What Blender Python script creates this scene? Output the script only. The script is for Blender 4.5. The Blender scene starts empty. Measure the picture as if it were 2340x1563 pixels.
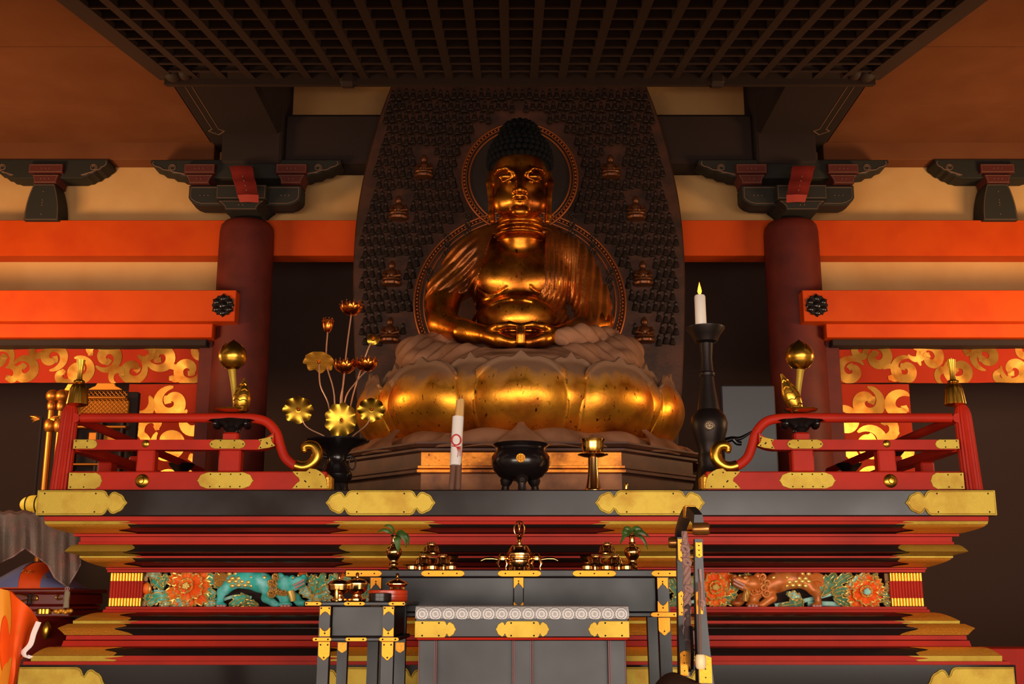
import bpy, math, random
import numpy as np
from mathutils import Vector, Matrix, noise
random.seed(7)
C = bpy.context.scene.collection
PI = math.pi
# ---- camera model: turns a photograph pixel plus a real distance into a point of the hall
TH, FPX, EYE = math.atan(.228), 2600.0, 1.0
CT, ST = math.cos(TH), math.sin(TH)
def P(px, py, Y):
    a, b = (px - 1170) / FPX, (781.5 - py) / FPX
    dy = CT - b * ST
    return Vector((a * Y / dy, Y, EYE + (ST + b * CT) * Y / dy))
def Zp(py, Y): return P(1170, py, Y).z
def Xp(px, py, Y): return P(px, py, Y).x
def mpp(py, Y): return Y / (CT - (781.5 - py) / FPX * ST) / FPX

# ---- materials
def lin(c):
    return tuple(((v / 255) / 12.92 if v / 255 <= .04045 else ((v / 255 + .055) / 1.055) ** 2.4) for v in c)
MATS = {}
def mat(name, col, rough=.5, metal=0., spec=.5, var=None, bump=None, bump2=None, coat=0., emit=None, rvar=None, sub=0.):
    m = bpy.data.materials.new(name); m.use_nodes = True
    nt = m.node_tree; N = nt.nodes; L = nt.links
    b = N['Principled BSDF']
    b.inputs['Base Color'].default_value = (*lin(col), 1)
    b.inputs['Roughness'].default_value = rough
    b.inputs['Metallic'].default_value = metal
    b.inputs['Specular IOR Level'].default_value = spec
    b.inputs['Coat Weight'].default_value = coat
    b.inputs['Coat Roughness'].default_value = .12
    if sub:
        b.inputs['Subsurface Weight'].default_value = sub
        b.inputs['Subsurface Radius'].default_value = (.03, .015, .008)
    if emit:
        b.inputs['Emission Color'].default_value = (*lin(emit[0]), 1)
        b.inputs['Emission Strength'].default_value = emit[1]
    tc = N.new('ShaderNodeTexCoord')
    def tex(kind, scale, stretch=None, detail=4):
        src = tc.outputs['Object']
        if stretch:
            mp = N.new('ShaderNodeMapping'); mp.inputs['Scale'].default_value = stretch
            L.new(src, mp.inputs[0]); src = mp.outputs[0]
        if kind == 'noise':
            t = N.new('ShaderNodeTexNoise'); t.inputs['Detail'].default_value = detail; o = t.outputs['Fac']
        elif kind == 'voronoi':
            t = N.new('ShaderNodeTexVoronoi'); o = t.outputs['Distance']
        elif kind == 'edge':
            t = N.new('ShaderNodeTexVoronoi'); t.feature = 'DISTANCE_TO_EDGE'; o = t.outputs['Distance']
        elif kind == 'wave':
            t = N.new('ShaderNodeTexWave'); o = t.outputs['Fac']; t.inputs['Distortion'].default_value = 2
        elif kind == 'checker':
            t = N.new('ShaderNodeTexChecker'); o = t.outputs['Fac']
        t.inputs['Scale'].default_value = scale
        L.new(src, t.inputs['Vector'])
        return o
    def ramp(o, lo, hi):
        r = N.new('ShaderNodeMapRange'); r.inputs['From Min'].default_value = lo; r.inputs['From Max'].default_value = hi
        L.new(o, r.inputs['Value']); return r.outputs[0]
    if var:      # list of (colour, kind, scale, lo, hi[, stretch])
        last = None
        for v in var:
            f = ramp(tex(v[1], v[2], v[5] if len(v) > 5 else None), v[3], v[4])
            mx = N.new('ShaderNodeMix'); mx.data_type = 'RGBA'
            if last: L.new(last, mx.inputs['A'])
            else: mx.inputs['A'].default_value = (*lin(col), 1)
            mx.inputs['B'].default_value = (*lin(v[0]), 1)
            L.new(f, mx.inputs['Factor']); last = mx.outputs['Result']
        L.new(last, b.inputs['Base Color'])
    if rvar:     # (kind, scale, lo, hi, rough_lo, rough_hi)
        r = N.new('ShaderNodeMapRange'); L.new(tex(rvar[0], rvar[1]), r.inputs['Value'])
        for k, i in (('From Min', 2), ('From Max', 3), ('To Min', 4), ('To Max', 5)): r.inputs[k].default_value = rvar[i]
        L.new(r.outputs[0], b.inputs['Roughness'])
    prev = None
    for bp in (bump, bump2):
        if bp:   # (kind, scale, strength, distance[, stretch])
            n = N.new('ShaderNodeBump'); n.inputs['Strength'].default_value = bp[2]; n.inputs['Distance'].default_value = bp[3]
            L.new(tex(bp[0], bp[1], bp[4] if len(bp) > 4 else None), n.inputs['Height'])
            if prev: L.new(prev, n.inputs['Normal'])
            prev = n.outputs['Normal']
    if prev: L.new(prev, b.inputs['Normal'])
    MATS[name] = m
    return m

# ---- objects
def tag(o, label=None, cat=None, group=None, kind=None):
    for k, v in (('label', label), ('category', cat), ('group', group), ('kind', kind)):
        if v: o[k] = v
    return o
def thing(name, label, cat, loc, group=None, kind=None):
    o = bpy.data.objects.new(name, None); C.objects.link(o); o.location = loc; o.empty_display_size = .05
    return tag(o, label, cat, group, kind)
def origin(o):
    v = Vector((0, 0, 0))
    while o is not None: v += o.location; o = o.parent
    return v
def copy_tree(o, loc, label=None, name=None, rotz=None):
    r = o.copy(); C.objects.link(r); r.location = loc
    if label: r['label'] = label
    if rotz is not None: r.rotation_euler.z = rotz
    for ch in o.children:
        c = ch.copy(); C.objects.link(c); c.parent = r
        for g in ch.children:
            d = g.copy(); C.objects.link(d); d.parent = c
    return r

class MB:
    def __init__(s): s.v = []; s.f = []; s.mi = []; s.cur = 0
    def add(s, vs, fs):
        n = len(s.v); s.v += [tuple(v) for v in vs]
        s.f += [tuple(i + n for i in f) for f in fs]; s.mi += [s.cur] * len(fs)
        return s
    def box(s, x0, x1, y0, y1, z0, z1, bev=0):
        if x0 > x1: x0, x1 = x1, x0
        if y0 > y1: y0, y1 = y1, y0
        if z0 > z1: z0, z1 = z1, z0
        if bev:
            o = [(x0 + bev, z0), (x1 - bev, z0), (x1, z0 + bev), (x1, z1 - bev), (x1 - bev, z1), (x0 + bev, z1), (x0, z1 - bev), (x0, z0 + bev)]
            i = [(x0 + bev, z0 + bev), (x1 - bev, z0 + bev), (x1 - bev, z0 + bev), (x1 - bev, z1 - bev), (x1 - bev, z1 - bev), (x0 + bev, z1 - bev), (x0 + bev, z1 - bev), (x0 + bev, z0 + bev)]
            V = [(a, y0, b) for a, b in i] + [(a, y0 + bev, b) for a, b in o] + [(a, y1 - bev, b) for a, b in o] + [(a, y1, b) for a, b in i]
            F = [tuple(range(8)), tuple(range(31, 23, -1))]
            for r in range(3):
                for k in range(8):
                    k2 = (k + 1) % 8; F.append((r * 8 + k, (r + 1) * 8 + k, (r + 1) * 8 + k2, r * 8 + k2))
            return s.add(V, F)
        V = [(x0, y0, z0), (x1, y0, z0), (x1, y1, z0), (x0, y1, z0), (x0, y0, z1), (x1, y0, z1), (x1, y1, z1), (x0, y1, z1)]
        return s.add(V, [(0, 3, 2, 1), (4, 5, 6, 7), (0, 1, 5, 4), (1, 2, 6, 5), (2, 3, 7, 6), (3, 0, 4, 7)])
    def hexa(s, V):   # eight corners: bottom four then top four
        return s.add(V, [(0, 3, 2, 1), (4, 5, 6, 7), (0, 1, 5, 4), (1, 2, 6, 5), (2, 3, 7, 6), (3, 0, 4, 7)])
    def lathe(s, prof, c, seg=32, ax=None, flute=None, sy=1.0):
        """prof [(r, h)] turned about the axis through c; flute (n, depth) scallops the radius"""
        M = ax.to_track_quat('Z', 'Y').to_matrix() if ax is not None else None
        V = []
        for r, h in prof:
            for k in range(seg):
                a = 2 * PI * k / seg
                rr = r * (1 - flute[1] * (1 - abs(math.sin(flute[0] * a / 2)))) if flute else r
                p = Vector((rr * math.cos(a), sy * rr * math.sin(a), h))
                if M: p = M @ p
                V.append(p + Vector(c))
        F = []
        for i in range(len(prof) - 1):
            for k in range(seg):
                k2 = (k + 1) % seg
                F.append((i * seg + k, i * seg + k2, (i + 1) * seg + k2, (i + 1) * seg + k))
        F.append(tuple(range(seg - 1, -1, -1))); n = (len(prof) - 1) * seg; F.append(tuple(range(n, n + seg)))
        return s.add(V, F)
    def tube(s, pts, rad, seg=10, flat=1.0):
        pts = [Vector(p) for p in pts]
        if not isinstance(rad, (list, tuple)): rad = [rad] * len(pts)
        V = []; up = Vector((.123, -1, .07)).normalized()
        for i, p in enumerate(pts):
            t = (pts[min(i + 1, len(pts) - 1)] - pts[max(i - 1, 0)]).normalized()
            n = (up - t * up.dot(t))
            if n.length < 1e-4: n = Vector((1, 0, 0)) - t * t.x
            n.normalize(); up = n; b = t.cross(n)
            for k in range(seg):
                a = 2 * PI * k / seg
                V.append(p + n * (math.cos(a) * rad[i] * flat) + b * (math.sin(a) * rad[i]))
        F = []
        for i in range(len(pts) - 1):
            for k in range(seg):
                k2 = (k + 1) % seg
                F.append((i * seg + k, i * seg + k2, (i + 1) * seg + k2, (i + 1) * seg + k))
        F.append(tuple(range(seg - 1, -1, -1))); n = (len(pts) - 1) * seg; F.append(tuple(range(n, n + seg)))
        return s.add(V, F)
    def ball(s, c, r, seg=16, rings=10, M=None):
        if not isinstance(r, (tuple, list)): r = (r, r, r)
        V = []; F = []
        for i in range(rings + 1):
            t = PI * i / rings
            for k in range(seg):
                a = 2 * PI * k / seg
                p = Vector((r[0] * math.sin(t) * math.cos(a), r[1] * math.sin(t) * math.sin(a), r[2] * math.cos(t)))
                V.append((M @ p if M else p) + Vector(c))
        for i in range(rings):
            for k in range(seg):
                k2 = (k + 1) % seg
                F.append((i * seg + k, (i + 1) * seg + k, (i + 1) * seg + k2, i * seg + k2))
        return s.add(V, F)
    def plate(s, out, o, u, v, th, bev=0.0, dome=0.0):
        """outline [(a,b)] in the plane o + a*u + b*v, raised by th along u x v"""
        o, u, v = Vector(o), Vector(u).normalized(), Vector(v).normalized(); n = u.cross(v)
        k = len(out)
        ca = sum(a for a, b in out) / k; cb = sum(b for a, b in out) / k
        V = [o + u * a + v * b for a, b in out] + [o + u * a + v * b + n * (th - bev) for a, b in out]
        F = [tuple((i, (i + 1) % k, k + (i + 1) % k, k + i)) for i in range(k)]
        m = k
        if bev:
            q = []
            for i in range(k):
                p0, p1, p2 = Vector(out[i - 1]), Vector(out[i]), Vector(out[(i + 1) % k])
                d = (p2 - p0); d = d.normalized() if d.length > 1e-9 else Vector((1, 0))
                q.append((p1.x - d.y * bev, p1.y + d.x * bev))
            V += [o + u * a + v * b + n * th for a, b in q]
            F += [tuple((k + i, k + (i + 1) % k, 2 * k + (i + 1) % k, 2 * k + i)) for i in range(k)]
            m = 2 * k
        F.append(tuple(range(m, m + k))); F.append(tuple(range(k - 1, -1, -1)))
        return s.add(V, F)
    def grid(s, fn, nu, nv, closed=False):
        V = [fn(i / nu, j / nv) for j in range(nv + 1) for i in range(nu + 1)]
        F = [(j * (nu + 1) + i, j * (nu + 1) + i + 1, (j + 1) * (nu + 1) + i + 1, (j + 1) * (nu + 1) + i) for j in range(nv) for i in range(nu)]
        return s.add(V, F)
    def slab(s, fn, nu, nv, th):
        """a grid surface with thickness th along its normal"""
        A = [[Vector(fn(i / nu, j / nv)) for i in range(nu + 1)] for j in range(nv + 1)]
        V = []; W = []
        for j in range(nv + 1):
            for i in range(nu + 1):
                du = A[j][min(i + 1, nu)] - A[j][max(i - 1, 0)]; dv = A[min(j + 1, nv)][i] - A[max(j - 1, 0)][i]
                n = du.cross(dv); n = n.normalized() if n.length > 1e-9 else Vector((0, -1, 0))
                V.append(A[j][i]); W.append(A[j][i] - n * th)
        w = nu + 1; T = len(V); F = []
        for j in range(nv):
            for i in range(nu):
                a, b, c, d = j * w + i, j * w + i + 1, (j + 1) * w + i + 1, (j + 1) * w + i
                F += [(a, b, c, d), (T + d, T + c, T + b, T + a)]
        for i in range(nu):
            F.append((T + i, T + i + 1, i + 1, i)); a = nv * w + i; F.append((a, a + 1, T + a + 1, T + a))
        for j in range(nv):
            a = j * w; F.append((a, a + w, T + a + w, T + a)); a = j * w + nu; F.append((T + a, T + a + w, a + w, a))
        return s.add(V + W, F)
    def mirror(s, cx):   # appends a mirror image about x = cx
        n = len(s.v); s.v += [(2 * cx - x, y, z) for x, y, z in s.v]
        k = len(s.f); s.f += [tuple(i + n for i in reversed(f)) for f in s.f]; s.mi += s.mi[:k]
        return s
    def xf(s, fn): s.v = [tuple(fn(Vector(v))) for v in s.v]; return s
    def build(s, name, m, parent=None, loc=None, sharp=35, label=None, cat=None, group=None, kind=None):
        o0 = origin(parent) if parent is not None else Vector(loc if loc is not None else (0, 0, 0))
        me = bpy.data.meshes.new(name)
        A = np.array(s.v, dtype=np.float64) - np.array(o0)
        me.from_pydata(A.tolist(), [], s.f); me.update()
        for k in (m if isinstance(m, (list, tuple)) else [m]): me.materials.append(k)
        if any(s.mi): me.polygons.foreach_set('material_index', s.mi)
        me.polygons.foreach_set('use_smooth', [True] * len(me.polygons))
        me.set_sharp_from_angle(angle=math.radians(sharp))
        o = bpy.data.objects.new(name, me); C.objects.link(o)
        if parent is not None: o.parent = parent
        else: o.location = o0
        return tag(o, label, cat, group, kind)

def box(name, m, x0, x1, y0, y1, z0, z1, parent=None, bev=.004, loc=None, **k):
    if parent is None and loc is None: loc = ((x0 + x1) / 2, (y0 + y1) / 2, min(z0, z1))
    return MB().box(x0, x1, y0, y1, z0, z1, bev).build(name, m, parent, loc, **k)

# ---- distance-field modelling: blends shapes and turns them into one continuous mesh
class Field:
    def __init__(s, lo, hi, res):
        s.res = res
        s.ax = [np.arange(a, b + res, res, dtype=np.float32) for a, b in zip(lo, hi)]
        s.D = np.full([len(a) for a in s.ax], .5, dtype=np.float32)
    def sl(s, lo, hi):
        i = []
        for a, l, h in zip(s.ax, lo, hi):
            i.append(slice(max(0, int((l - a[0]) / s.res)), max(0, min(len(a), int((h - a[0]) / s.res) + 2))))
        return tuple(i)
    def co(s, i):
        return s.ax[0][i[0]][:, None, None], s.ax[1][i[1]][None, :, None], s.ax[2][i[2]][None, None, :]
    def merge(s, i, d, k, mode):
        if min(d.shape) == 0: return
        E = s.D[i]
        if mode == 'add':
            if k: h = np.clip(.5 + .5 * (E - d) / k, 0, 1); s.D[i] = E * (1 - h) + d * h - k * h * (1 - h)
            else: s.D[i] = np.minimum(E, d)
        else:
            if k: h = np.clip(.5 - .5 * (E + d) / k, 0, 1); s.D[i] = E * (1 - h) - d * h + k * h * (1 - h)
            else: s.D[i] = np.maximum(E, -d)
    def cap(s, a, b, ra, rb=None, k=.02, mode='add'):
        rb = ra if rb is None else rb; m = max(ra, rb) + k + 3 * s.res
        a, b = np.array(a), np.array(b)
        i = s.sl(np.minimum(a, b) - m, np.maximum(a, b) + m); x, y, z = s.co(i)
        d = b - a; L = float(d @ d) or 1e-9
        t = np.clip(((x - a[0]) * d[0] + (y - a[1]) * d[1] + (z - a[2]) * d[2]) / L, 0, 1)
        q = np.sqrt((x - a[0] - t * d[0]) ** 2 + (y - a[1] - t * d[1]) ** 2 + (z - a[2] - t * d[2]) ** 2) - (ra + (rb - ra) * t)
        s.merge(i, q.astype(np.float32), k, mode); return s
    def path(s, pts, rad, k=.02, mode='add'):
        if not isinstance(rad, (list, tuple)): rad = [rad] * len(pts)
        for a, b, r, q in zip(pts[:-1], pts[1:], rad[:-1], rad[1:]): s.cap(a, b, r, q, k, mode)
        return s
    def ell(s, c, r, k=.02, mode='add', M=None):
        m = max(r) + k + 3 * s.res; c = np.array(c)
        if M is None: i = s.sl(c - np.array(r) - k - 3 * s.res, c + np.array(r) + k + 3 * s.res)
        else: i = s.sl(c - m, c + m)
        x, y, z = s.co(i); x, y, z = x - c[0], y - c[1], z - c[2]
        if M is not None:
            M = np.array(M)
            x, y, z = M[0][0] * x + M[1][0] * y + M[2][0] * z, M[0][1] * x + M[1][1] * y + M[2][1] * z, M[0][2] * x + M[1][2] * y + M[2][2] * z
        k0 = np.sqrt((x / r[0]) ** 2 + (y / r[1]) ** 2 + (z / r[2]) ** 2)
        k1 = np.sqrt((x / r[0] ** 2) ** 2 + (y / r[1] ** 2) ** 2 + (z / r[2] ** 2) ** 2) + 1e-6
        s.merge(i, (k0 * (k0 - 1) / k1).astype(np.float32), k, mode); return s
    def arrays(s, iso=0.):
        D = s.D - iso; X = s.ax
        S = D < 0
        cx = S[:-1, :-1, :-1].astype(np.int8)
        for i in range(8):
            if i: cx = cx + S[(i & 1):(i & 1) + S.shape[0] - 1, (i >> 1 & 1):(i >> 1 & 1) + S.shape[1] - 1, (i >> 2):(i >> 2) + S.shape[2] - 1]
        act = (cx > 0) & (cx < 8)
        I = np.argwhere(act); idx = np.full(act.shape, -1, dtype=np.int64); idx[act] = np.arange(len(I))
        acc = np.zeros((len(I), 3)); cnt = np.zeros(len(I))
        def val(o): return D[I[:, 0] + o[0], I[:, 1] + o[1], I[:, 2] + o[2]]
        for ax in range(3):
            for a in (0, 1):
                for b in (0, 1):
                    o0 = [0, 0, 0]; o0[(ax + 1) % 3] = a; o0[(ax + 2) % 3] = b; o1 = list(o0); o1[ax] = 1
                    d0, d1 = val(o0), val(o1); c = (d0 < 0) != (d1 < 0)
                    t = np.where(c, d0 / np.where(c, d0 - d1, 1), 0)
                    p = np.tile(np.array(o0, float), (len(I), 1)); p[:, ax] = t
                    acc[c] += p[c]; cnt[c] += 1
        V = I + acc / cnt[:, None]
        V = np.stack([X[k][0] + V[:, k] * s.res for k in range(3)], 1)
        Fs = []
        for ax in range(3):
            u, w = (ax + 1) % 3, (ax + 2) % 3
            a = [slice(None)] * 3; b = [slice(None)] * 3; a[ax] = slice(0, -1); b[ax] = slice(1, None)
            c = S[tuple(a)] != S[tuple(b)]
            E = np.argwhere(c); sg = S[tuple(a)][c]
            ok = (E[:, u] > 0) & (E[:, w] > 0) & (E[:, u] < S.shape[u] - 1) & (E[:, w] < S.shape[w] - 1); E = E[ok]; sg = sg[ok]
            q = []
            for du, dw in ((-1, -1), (0, -1), (0, 0), (-1, 0)):
                e = E.copy(); e[:, u] += du; e[:, w] += dw; q.append(idx[e[:, 0], e[:, 1], e[:, 2]])
            Q = np.stack(q, 1); Q[~sg] = Q[~sg][:, ::-1]; Fs.append(Q)
        return V, np.concatenate(Fs)
    def build(s, name, m, parent=None, loc=None, smooth=0, **k):
        V, Q = s.arrays()
        for _ in range(smooth):
            A = np.zeros_like(V); n = np.zeros(len(V))
            for i, j in ((0, 1), (1, 2), (2, 3), (3, 0)):
                np.add.at(A, Q[:, i], V[Q[:, j]]); np.add.at(A, Q[:, j], V[Q[:, i]]); np.add.at(n, Q[:, i], 1); np.add.at(n, Q[:, j], 1)
            V = V * .5 + .5 * A / np.maximum(n, 1)[:, None]
        b = MB(); b.v = V.tolist(); b.f = Q.tolist(); b.mi = [0] * len(b.f)
        return b.build(name, m, parent, loc, sharp=80, **k)

def poly_sdf(poly, x, z):
    d = None; sgn = np.ones(np.broadcast(x, z).shape, dtype=np.float32); n = len(poly)
    for i in range(n):
        ax, az = poly[i]; bx, bz = poly[i - 1]
        ex, ez = bx - ax, bz - az; wx, wz = x - ax, z - az
        t = np.clip((wx * ex + wz * ez) / (ex * ex + ez * ez), 0, 1)
        q = (wx - ex * t) ** 2 + (wz - ez * t) ** 2
        d = q if d is None else np.minimum(d, q)
        c1, c2, c3 = z >= az, z < bz, ex * wz > ez * wx
        flip = (c1 & c2 & c3) | (~c1 & ~c2 & ~c3)
        sgn = np.where(flip, -sgn, sgn)
    return sgn * np.sqrt(d)
def smooth_path(pts, n=6):
    """Catmull-Rom through pts"""
    P4 = [Vector(p) for p in pts]; out = []
    for i in range(len(P4) - 1):
        a, b, c, d = P4[max(i - 1, 0)], P4[i], P4[i + 1], P4[min(i + 2, len(P4) - 1)]
        for k in range(n):
            t = k / n
            out.append(.5 * ((2 * b) + (c - a) * t + (2 * a - 5 * b + 4 * c - d) * t * t + (3 * b - a - 3 * c + d) * t ** 3))
    return out + [P4[-1]]
# ---- the hall's materials
VERM = mat('vermilion paint', (192, 64, 0), .55, spec=.2, bump=('noise', 14, .06, .01), var=[((180, 53, 0), 'noise', 3, .45, .75)])
PLASTER = mat('ochre plaster', (200, 152, 98), .95, spec=.1, bump=('noise', 160, .15, .004), var=[((186, 134, 80), 'noise', 2.2, .4, .8)])
CEILB = mat('ceiling boards', (118, 70, 44), .95, spec=.05, var=[((106, 60, 36), 'noise', 2.0, .35, .75)], bump=('noise', 200, .1, .003))
PILLAR = mat('pillar lacquer', (92, 27, 17), .6, spec=.25, var=[((76, 21, 14), 'noise', 5, .4, .7)])
DARK = mat('dark stained timber', (43, 29, 25), .85, spec=.25, bump=('noise', 30, .1, .004))
LATT = mat('dark lattice timber', (54, 38, 32), .7, spec=.3)
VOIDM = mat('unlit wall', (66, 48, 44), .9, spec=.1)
BLACK = mat('black lacquer', (37, 25, 22), .2, spec=.24, rvar=('noise', 2.3, .35, .7, .14, .28))
BLACKB = mat('deep black lacquer', (30, 21, 20), .12, spec=.16)
BLACKM = mat('worn black lacquer', (32, 26, 28), .42, spec=.36, var=[((38, 31, 33), 'noise', 3, .35, .7)], rvar=('noise', 2.5, .35, .7, .34, .5))
RED = mat('red lacquer', (180, 37, 17), .5, spec=.15, bump=('noise', 90, .05, .002), var=[((158, 32, 18), 'noise', 4, .4, .7)])
REDD = mat('deep red lacquer', (104, 24, 16), .22, spec=.6, coat=.4)
GOLD = mat('gilt metal', (188, 154, 56), .6, .7, var=[((168, 130, 40), 'noise', 9, .45, .75)], bump=('voronoi', 330, .3, .0008), bump2=('noise', 160, .3, .0016))
GOLDG = mat('gilt metal with engraved flowers', (200, 168, 66), .6, .7, bump=('voronoi', 300, .35, .0009), bump2=('edge', 46, .25, .0012), var=[((176, 132, 46), 'noise', 9, .45, .75)])
GOLDP = mat('plain gilt', (206, 152, 54), .3, 1., bump=('noise', 26, .06, .01))
GOLDD = mat('aged gilt', (240, 164, 54), .5, .7, bump=('voronoi', 90, .5, .003), bump2=('noise', 110, .3, .002))
GOLDO = mat('orange gilt metal', (200, 128, 36), .46, .85, bump=('voronoi', 100, .3, .0015), bump2=('noise', 140, .3, .0015))
TATAMI = mat('pale floor boards', (196, 158, 112), .6, spec=.3, bump=('wave', 3, .05, .01), var=[((176, 138, 94), 'noise', 2, .4, .7)])
BRASS = mat('polished brass', (222, 166, 100), .17, 1., bump=('noise', 9, .02, .01))
BRASSY = mat('yellow brass', (216, 168, 78), .17, 1.)
GOLDL = mat('gilt leaf metal', (176, 134, 44), .34, 1., bump=('noise', 26, .06, .01))
COPPERG = mat('copper gilt', (205, 112, 42), .25, 1., bump=('noise', 40, .08, .004))
IRON = mat('dark bronze', (44, 34, 31), .42, .7, spec=.4, bump=('noise', 60, .08, .004))
IRONG = mat('black glazed bronze', (28, 21, 21), .22, .3, spec=.6)
STATUE = mat('worn gilt wood', (240, 146, 42), .24, .97, var=[((140, 66, 20), 'noise', 5, .34, .62), ((84, 38, 14), 'noise', 40, .63, .73, (1, 1, .5))],
             bump=('noise', 45, .12, .006), rvar=('noise', 7, .35, .7, .24, .42))
ROBE = mat('dusty gilt robe', (190, 106, 40), .42, .85, var=[((112, 62, 34), 'noise', 4, .4, .7), ((40, 22, 14), 'noise', 30, .68, .76)], bump=('noise', 45, .15, .006))
DUSTY = mat('dust covered wood', (156, 106, 76), .8, .1, spec=.25, var=[((120, 76, 50), 'noise', 5, .4, .7)], bump=('noise', 40, .12, .005))
PETAL = mat('gilt lotus petal', (240, 160, 46), .36, .95, var=[((170, 84, 24), 'noise', 5, .42, .72), ((70, 32, 12), 'noise', 44, .63, .72, (1, 1, .45)), ((40, 20, 10), 'noise', 16, .72, .77, (1, 1, .5))],
            bump=('noise', 34, .12, .008), rvar=('noise', 6, .35, .7, .28, .48))
PEDG = mat('gilt pedestal band', (214, 128, 44), .4, .85, var=[((120, 62, 26), 'noise', 7, .45, .7), ((46, 24, 14), 'noise', 32, .64, .72)], bump=('noise', 40, .15, .006))
PEDB = mat('pedestal plinth wood', (150, 92, 52), .55, .4, var=[((92, 50, 28), 'noise', 7, .4, .7)])
PEDW = mat('pedestal timber and shaded gilt sides', (92, 50, 30), .6, .2, var=[((64, 34, 22), 'noise', 6, .4, .7)], bump=('noise', 40, .15, .006))
LATE = mat('lattice edge highlight', (74, 50, 38), .7)
SCREEN = mat('grey black lacquer', (52, 50, 55), .3, spec=.8)
STEM = mat('pale copper stem', (226, 170, 130), .3, .8)
HALO = mat('halo board', (80, 44, 27), .5, .45, var=[((46, 28, 19), 'noise', 5, .4, .7)], bump=('noise', 30, .2, .006))
HALOD = mat('halo figures', (38, 23, 17), .5, .4, bump=('noise', 40, .2, .004))
HALOF = mat('halo seated figures', (104, 58, 32), .4, .7)
HALOG = mat('halo beading', (150, 82, 44), .42, .8)
HAIR = mat('dark blue black hair curls', (13, 11, 11), .9, spec=.2)
TEAL = mat('turquoise paint', (64, 190, 176), .5, spec=.3, var=[((150, 222, 220), 'noise', 16, .45, .7), ((40, 140, 122), 'noise', 9, .5, .75)])
PALE = mat('pale green paint', (176, 216, 200), .5, spec=.3, var=[((120, 180, 164), 'noise', 14, .45, .7)])
LEAFG = mat('carved leaf paint', (84, 180, 156), .5, spec=.3, var=[((190, 226, 214), 'noise', 18, .5, .68), ((40, 132, 96), 'noise', 11, .5, .75)])
OLIVE = mat('dark green leaf paint', (96, 138, 104), .5, spec=.3, var=[((168, 194, 160), 'noise', 18, .5, .70), ((44, 92, 60), 'noise', 11, .5, .75)])
PEONY = mat('orange peony paint', (236, 84, 12), .5, spec=.3, var=[((246, 130, 40), 'noise', 14, .45, .7)])
LIONO = mat('orange brown carved paint', (208, 112, 44), .4, .2, spec=.4, var=[((206, 130, 62), 'noise', 20, .45, .7), ((140, 58, 24), 'noise', 12, .5, .75)])
PINK = mat('pink paint', (206, 150, 138), .5)
GILTP = mat('gold paint', (244, 200, 106), .4, .6)
BEAD = mat('dark red bead', (104, 44, 42), .5)
MANE = mat('ochre mane paint', (196, 138, 62), .45, .4, bump=('wave', 30, .5, .004))
BROC = mat('orange brocade', (152, 36, 8), .75, spec=.15, bump=('noise', 300, .1, .002))
BROCG = mat('gold thread brocade', (206, 146, 62), .3, .85, bump=('wave', 120, .3, .002), var=[((190, 104, 32), 'noise', 9, .45, .7)])
WAX = mat('white candle wax', (232, 216, 200), .5, sub=.4)
FLAME = mat('candle flame', (255, 180, 60), .5, emit=((255, 150, 40), 4.5))
PAPER = mat('white paper', (228, 214, 206), .8, spec=.1)
BAMBOO = mat('pale incense wood', (206, 156, 96), .7, spec=.2)
BROWN = mat('brown wood', (104, 66, 48), .7, bump=('wave', 30, .1, .002))
CORD = mat('red cord', (196, 42, 44), .7)
GREEN = mat('green leaf', (66, 92, 34), .4, spec=.4, var=[((44, 66, 24), 'noise', 20, .4, .7)])
PURPLE = mat('faded purple silk', (164, 122, 112), .75, bump=('wave', 90, .5, .003, (1, 1, 1.4)))
PURPD = mat('dark purple silk', (70, 48, 48), .75, bump=('wave', 120, .4, .002, (1, 0, 0)))
BONE = mat('ivory', (228, 198, 150), .45)
LAMPY = mat('lantern paper', (236, 196, 70), .6, emit=((255, 190, 40), .32))
GREYC = mat('grey pink brocade', (122, 98, 84), .7, .15, bump=('edge', 46, .55, .006), bump2=('noise', 120, .3, .003), var=[((150, 96, 82), 'noise', 7, .5, .68), ((98, 86, 76), 'noise', 5, .5, .7)])
BLUEC = mat('blue grey silk', (96, 92, 128), .7)
ORANGEC = mat('orange silk', (230, 78, 8), .6, spec=.2, var=[((206, 60, 6), 'noise', 5, .4, .7)])
SILVER = mat('tarnished silver crest', (146, 124, 100), .4, .8)
LINEW = mat('pale edging paint', (112, 76, 54), .7)
BRKG = mat('dark green bracket paint', (36, 32, 26), .7, spec=.3)
BRKR = mat('dark red bracket paint', (82, 28, 20), .7, spec=.3)
TONG = mat('red painted beam nose', (150, 40, 28), .6)

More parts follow.
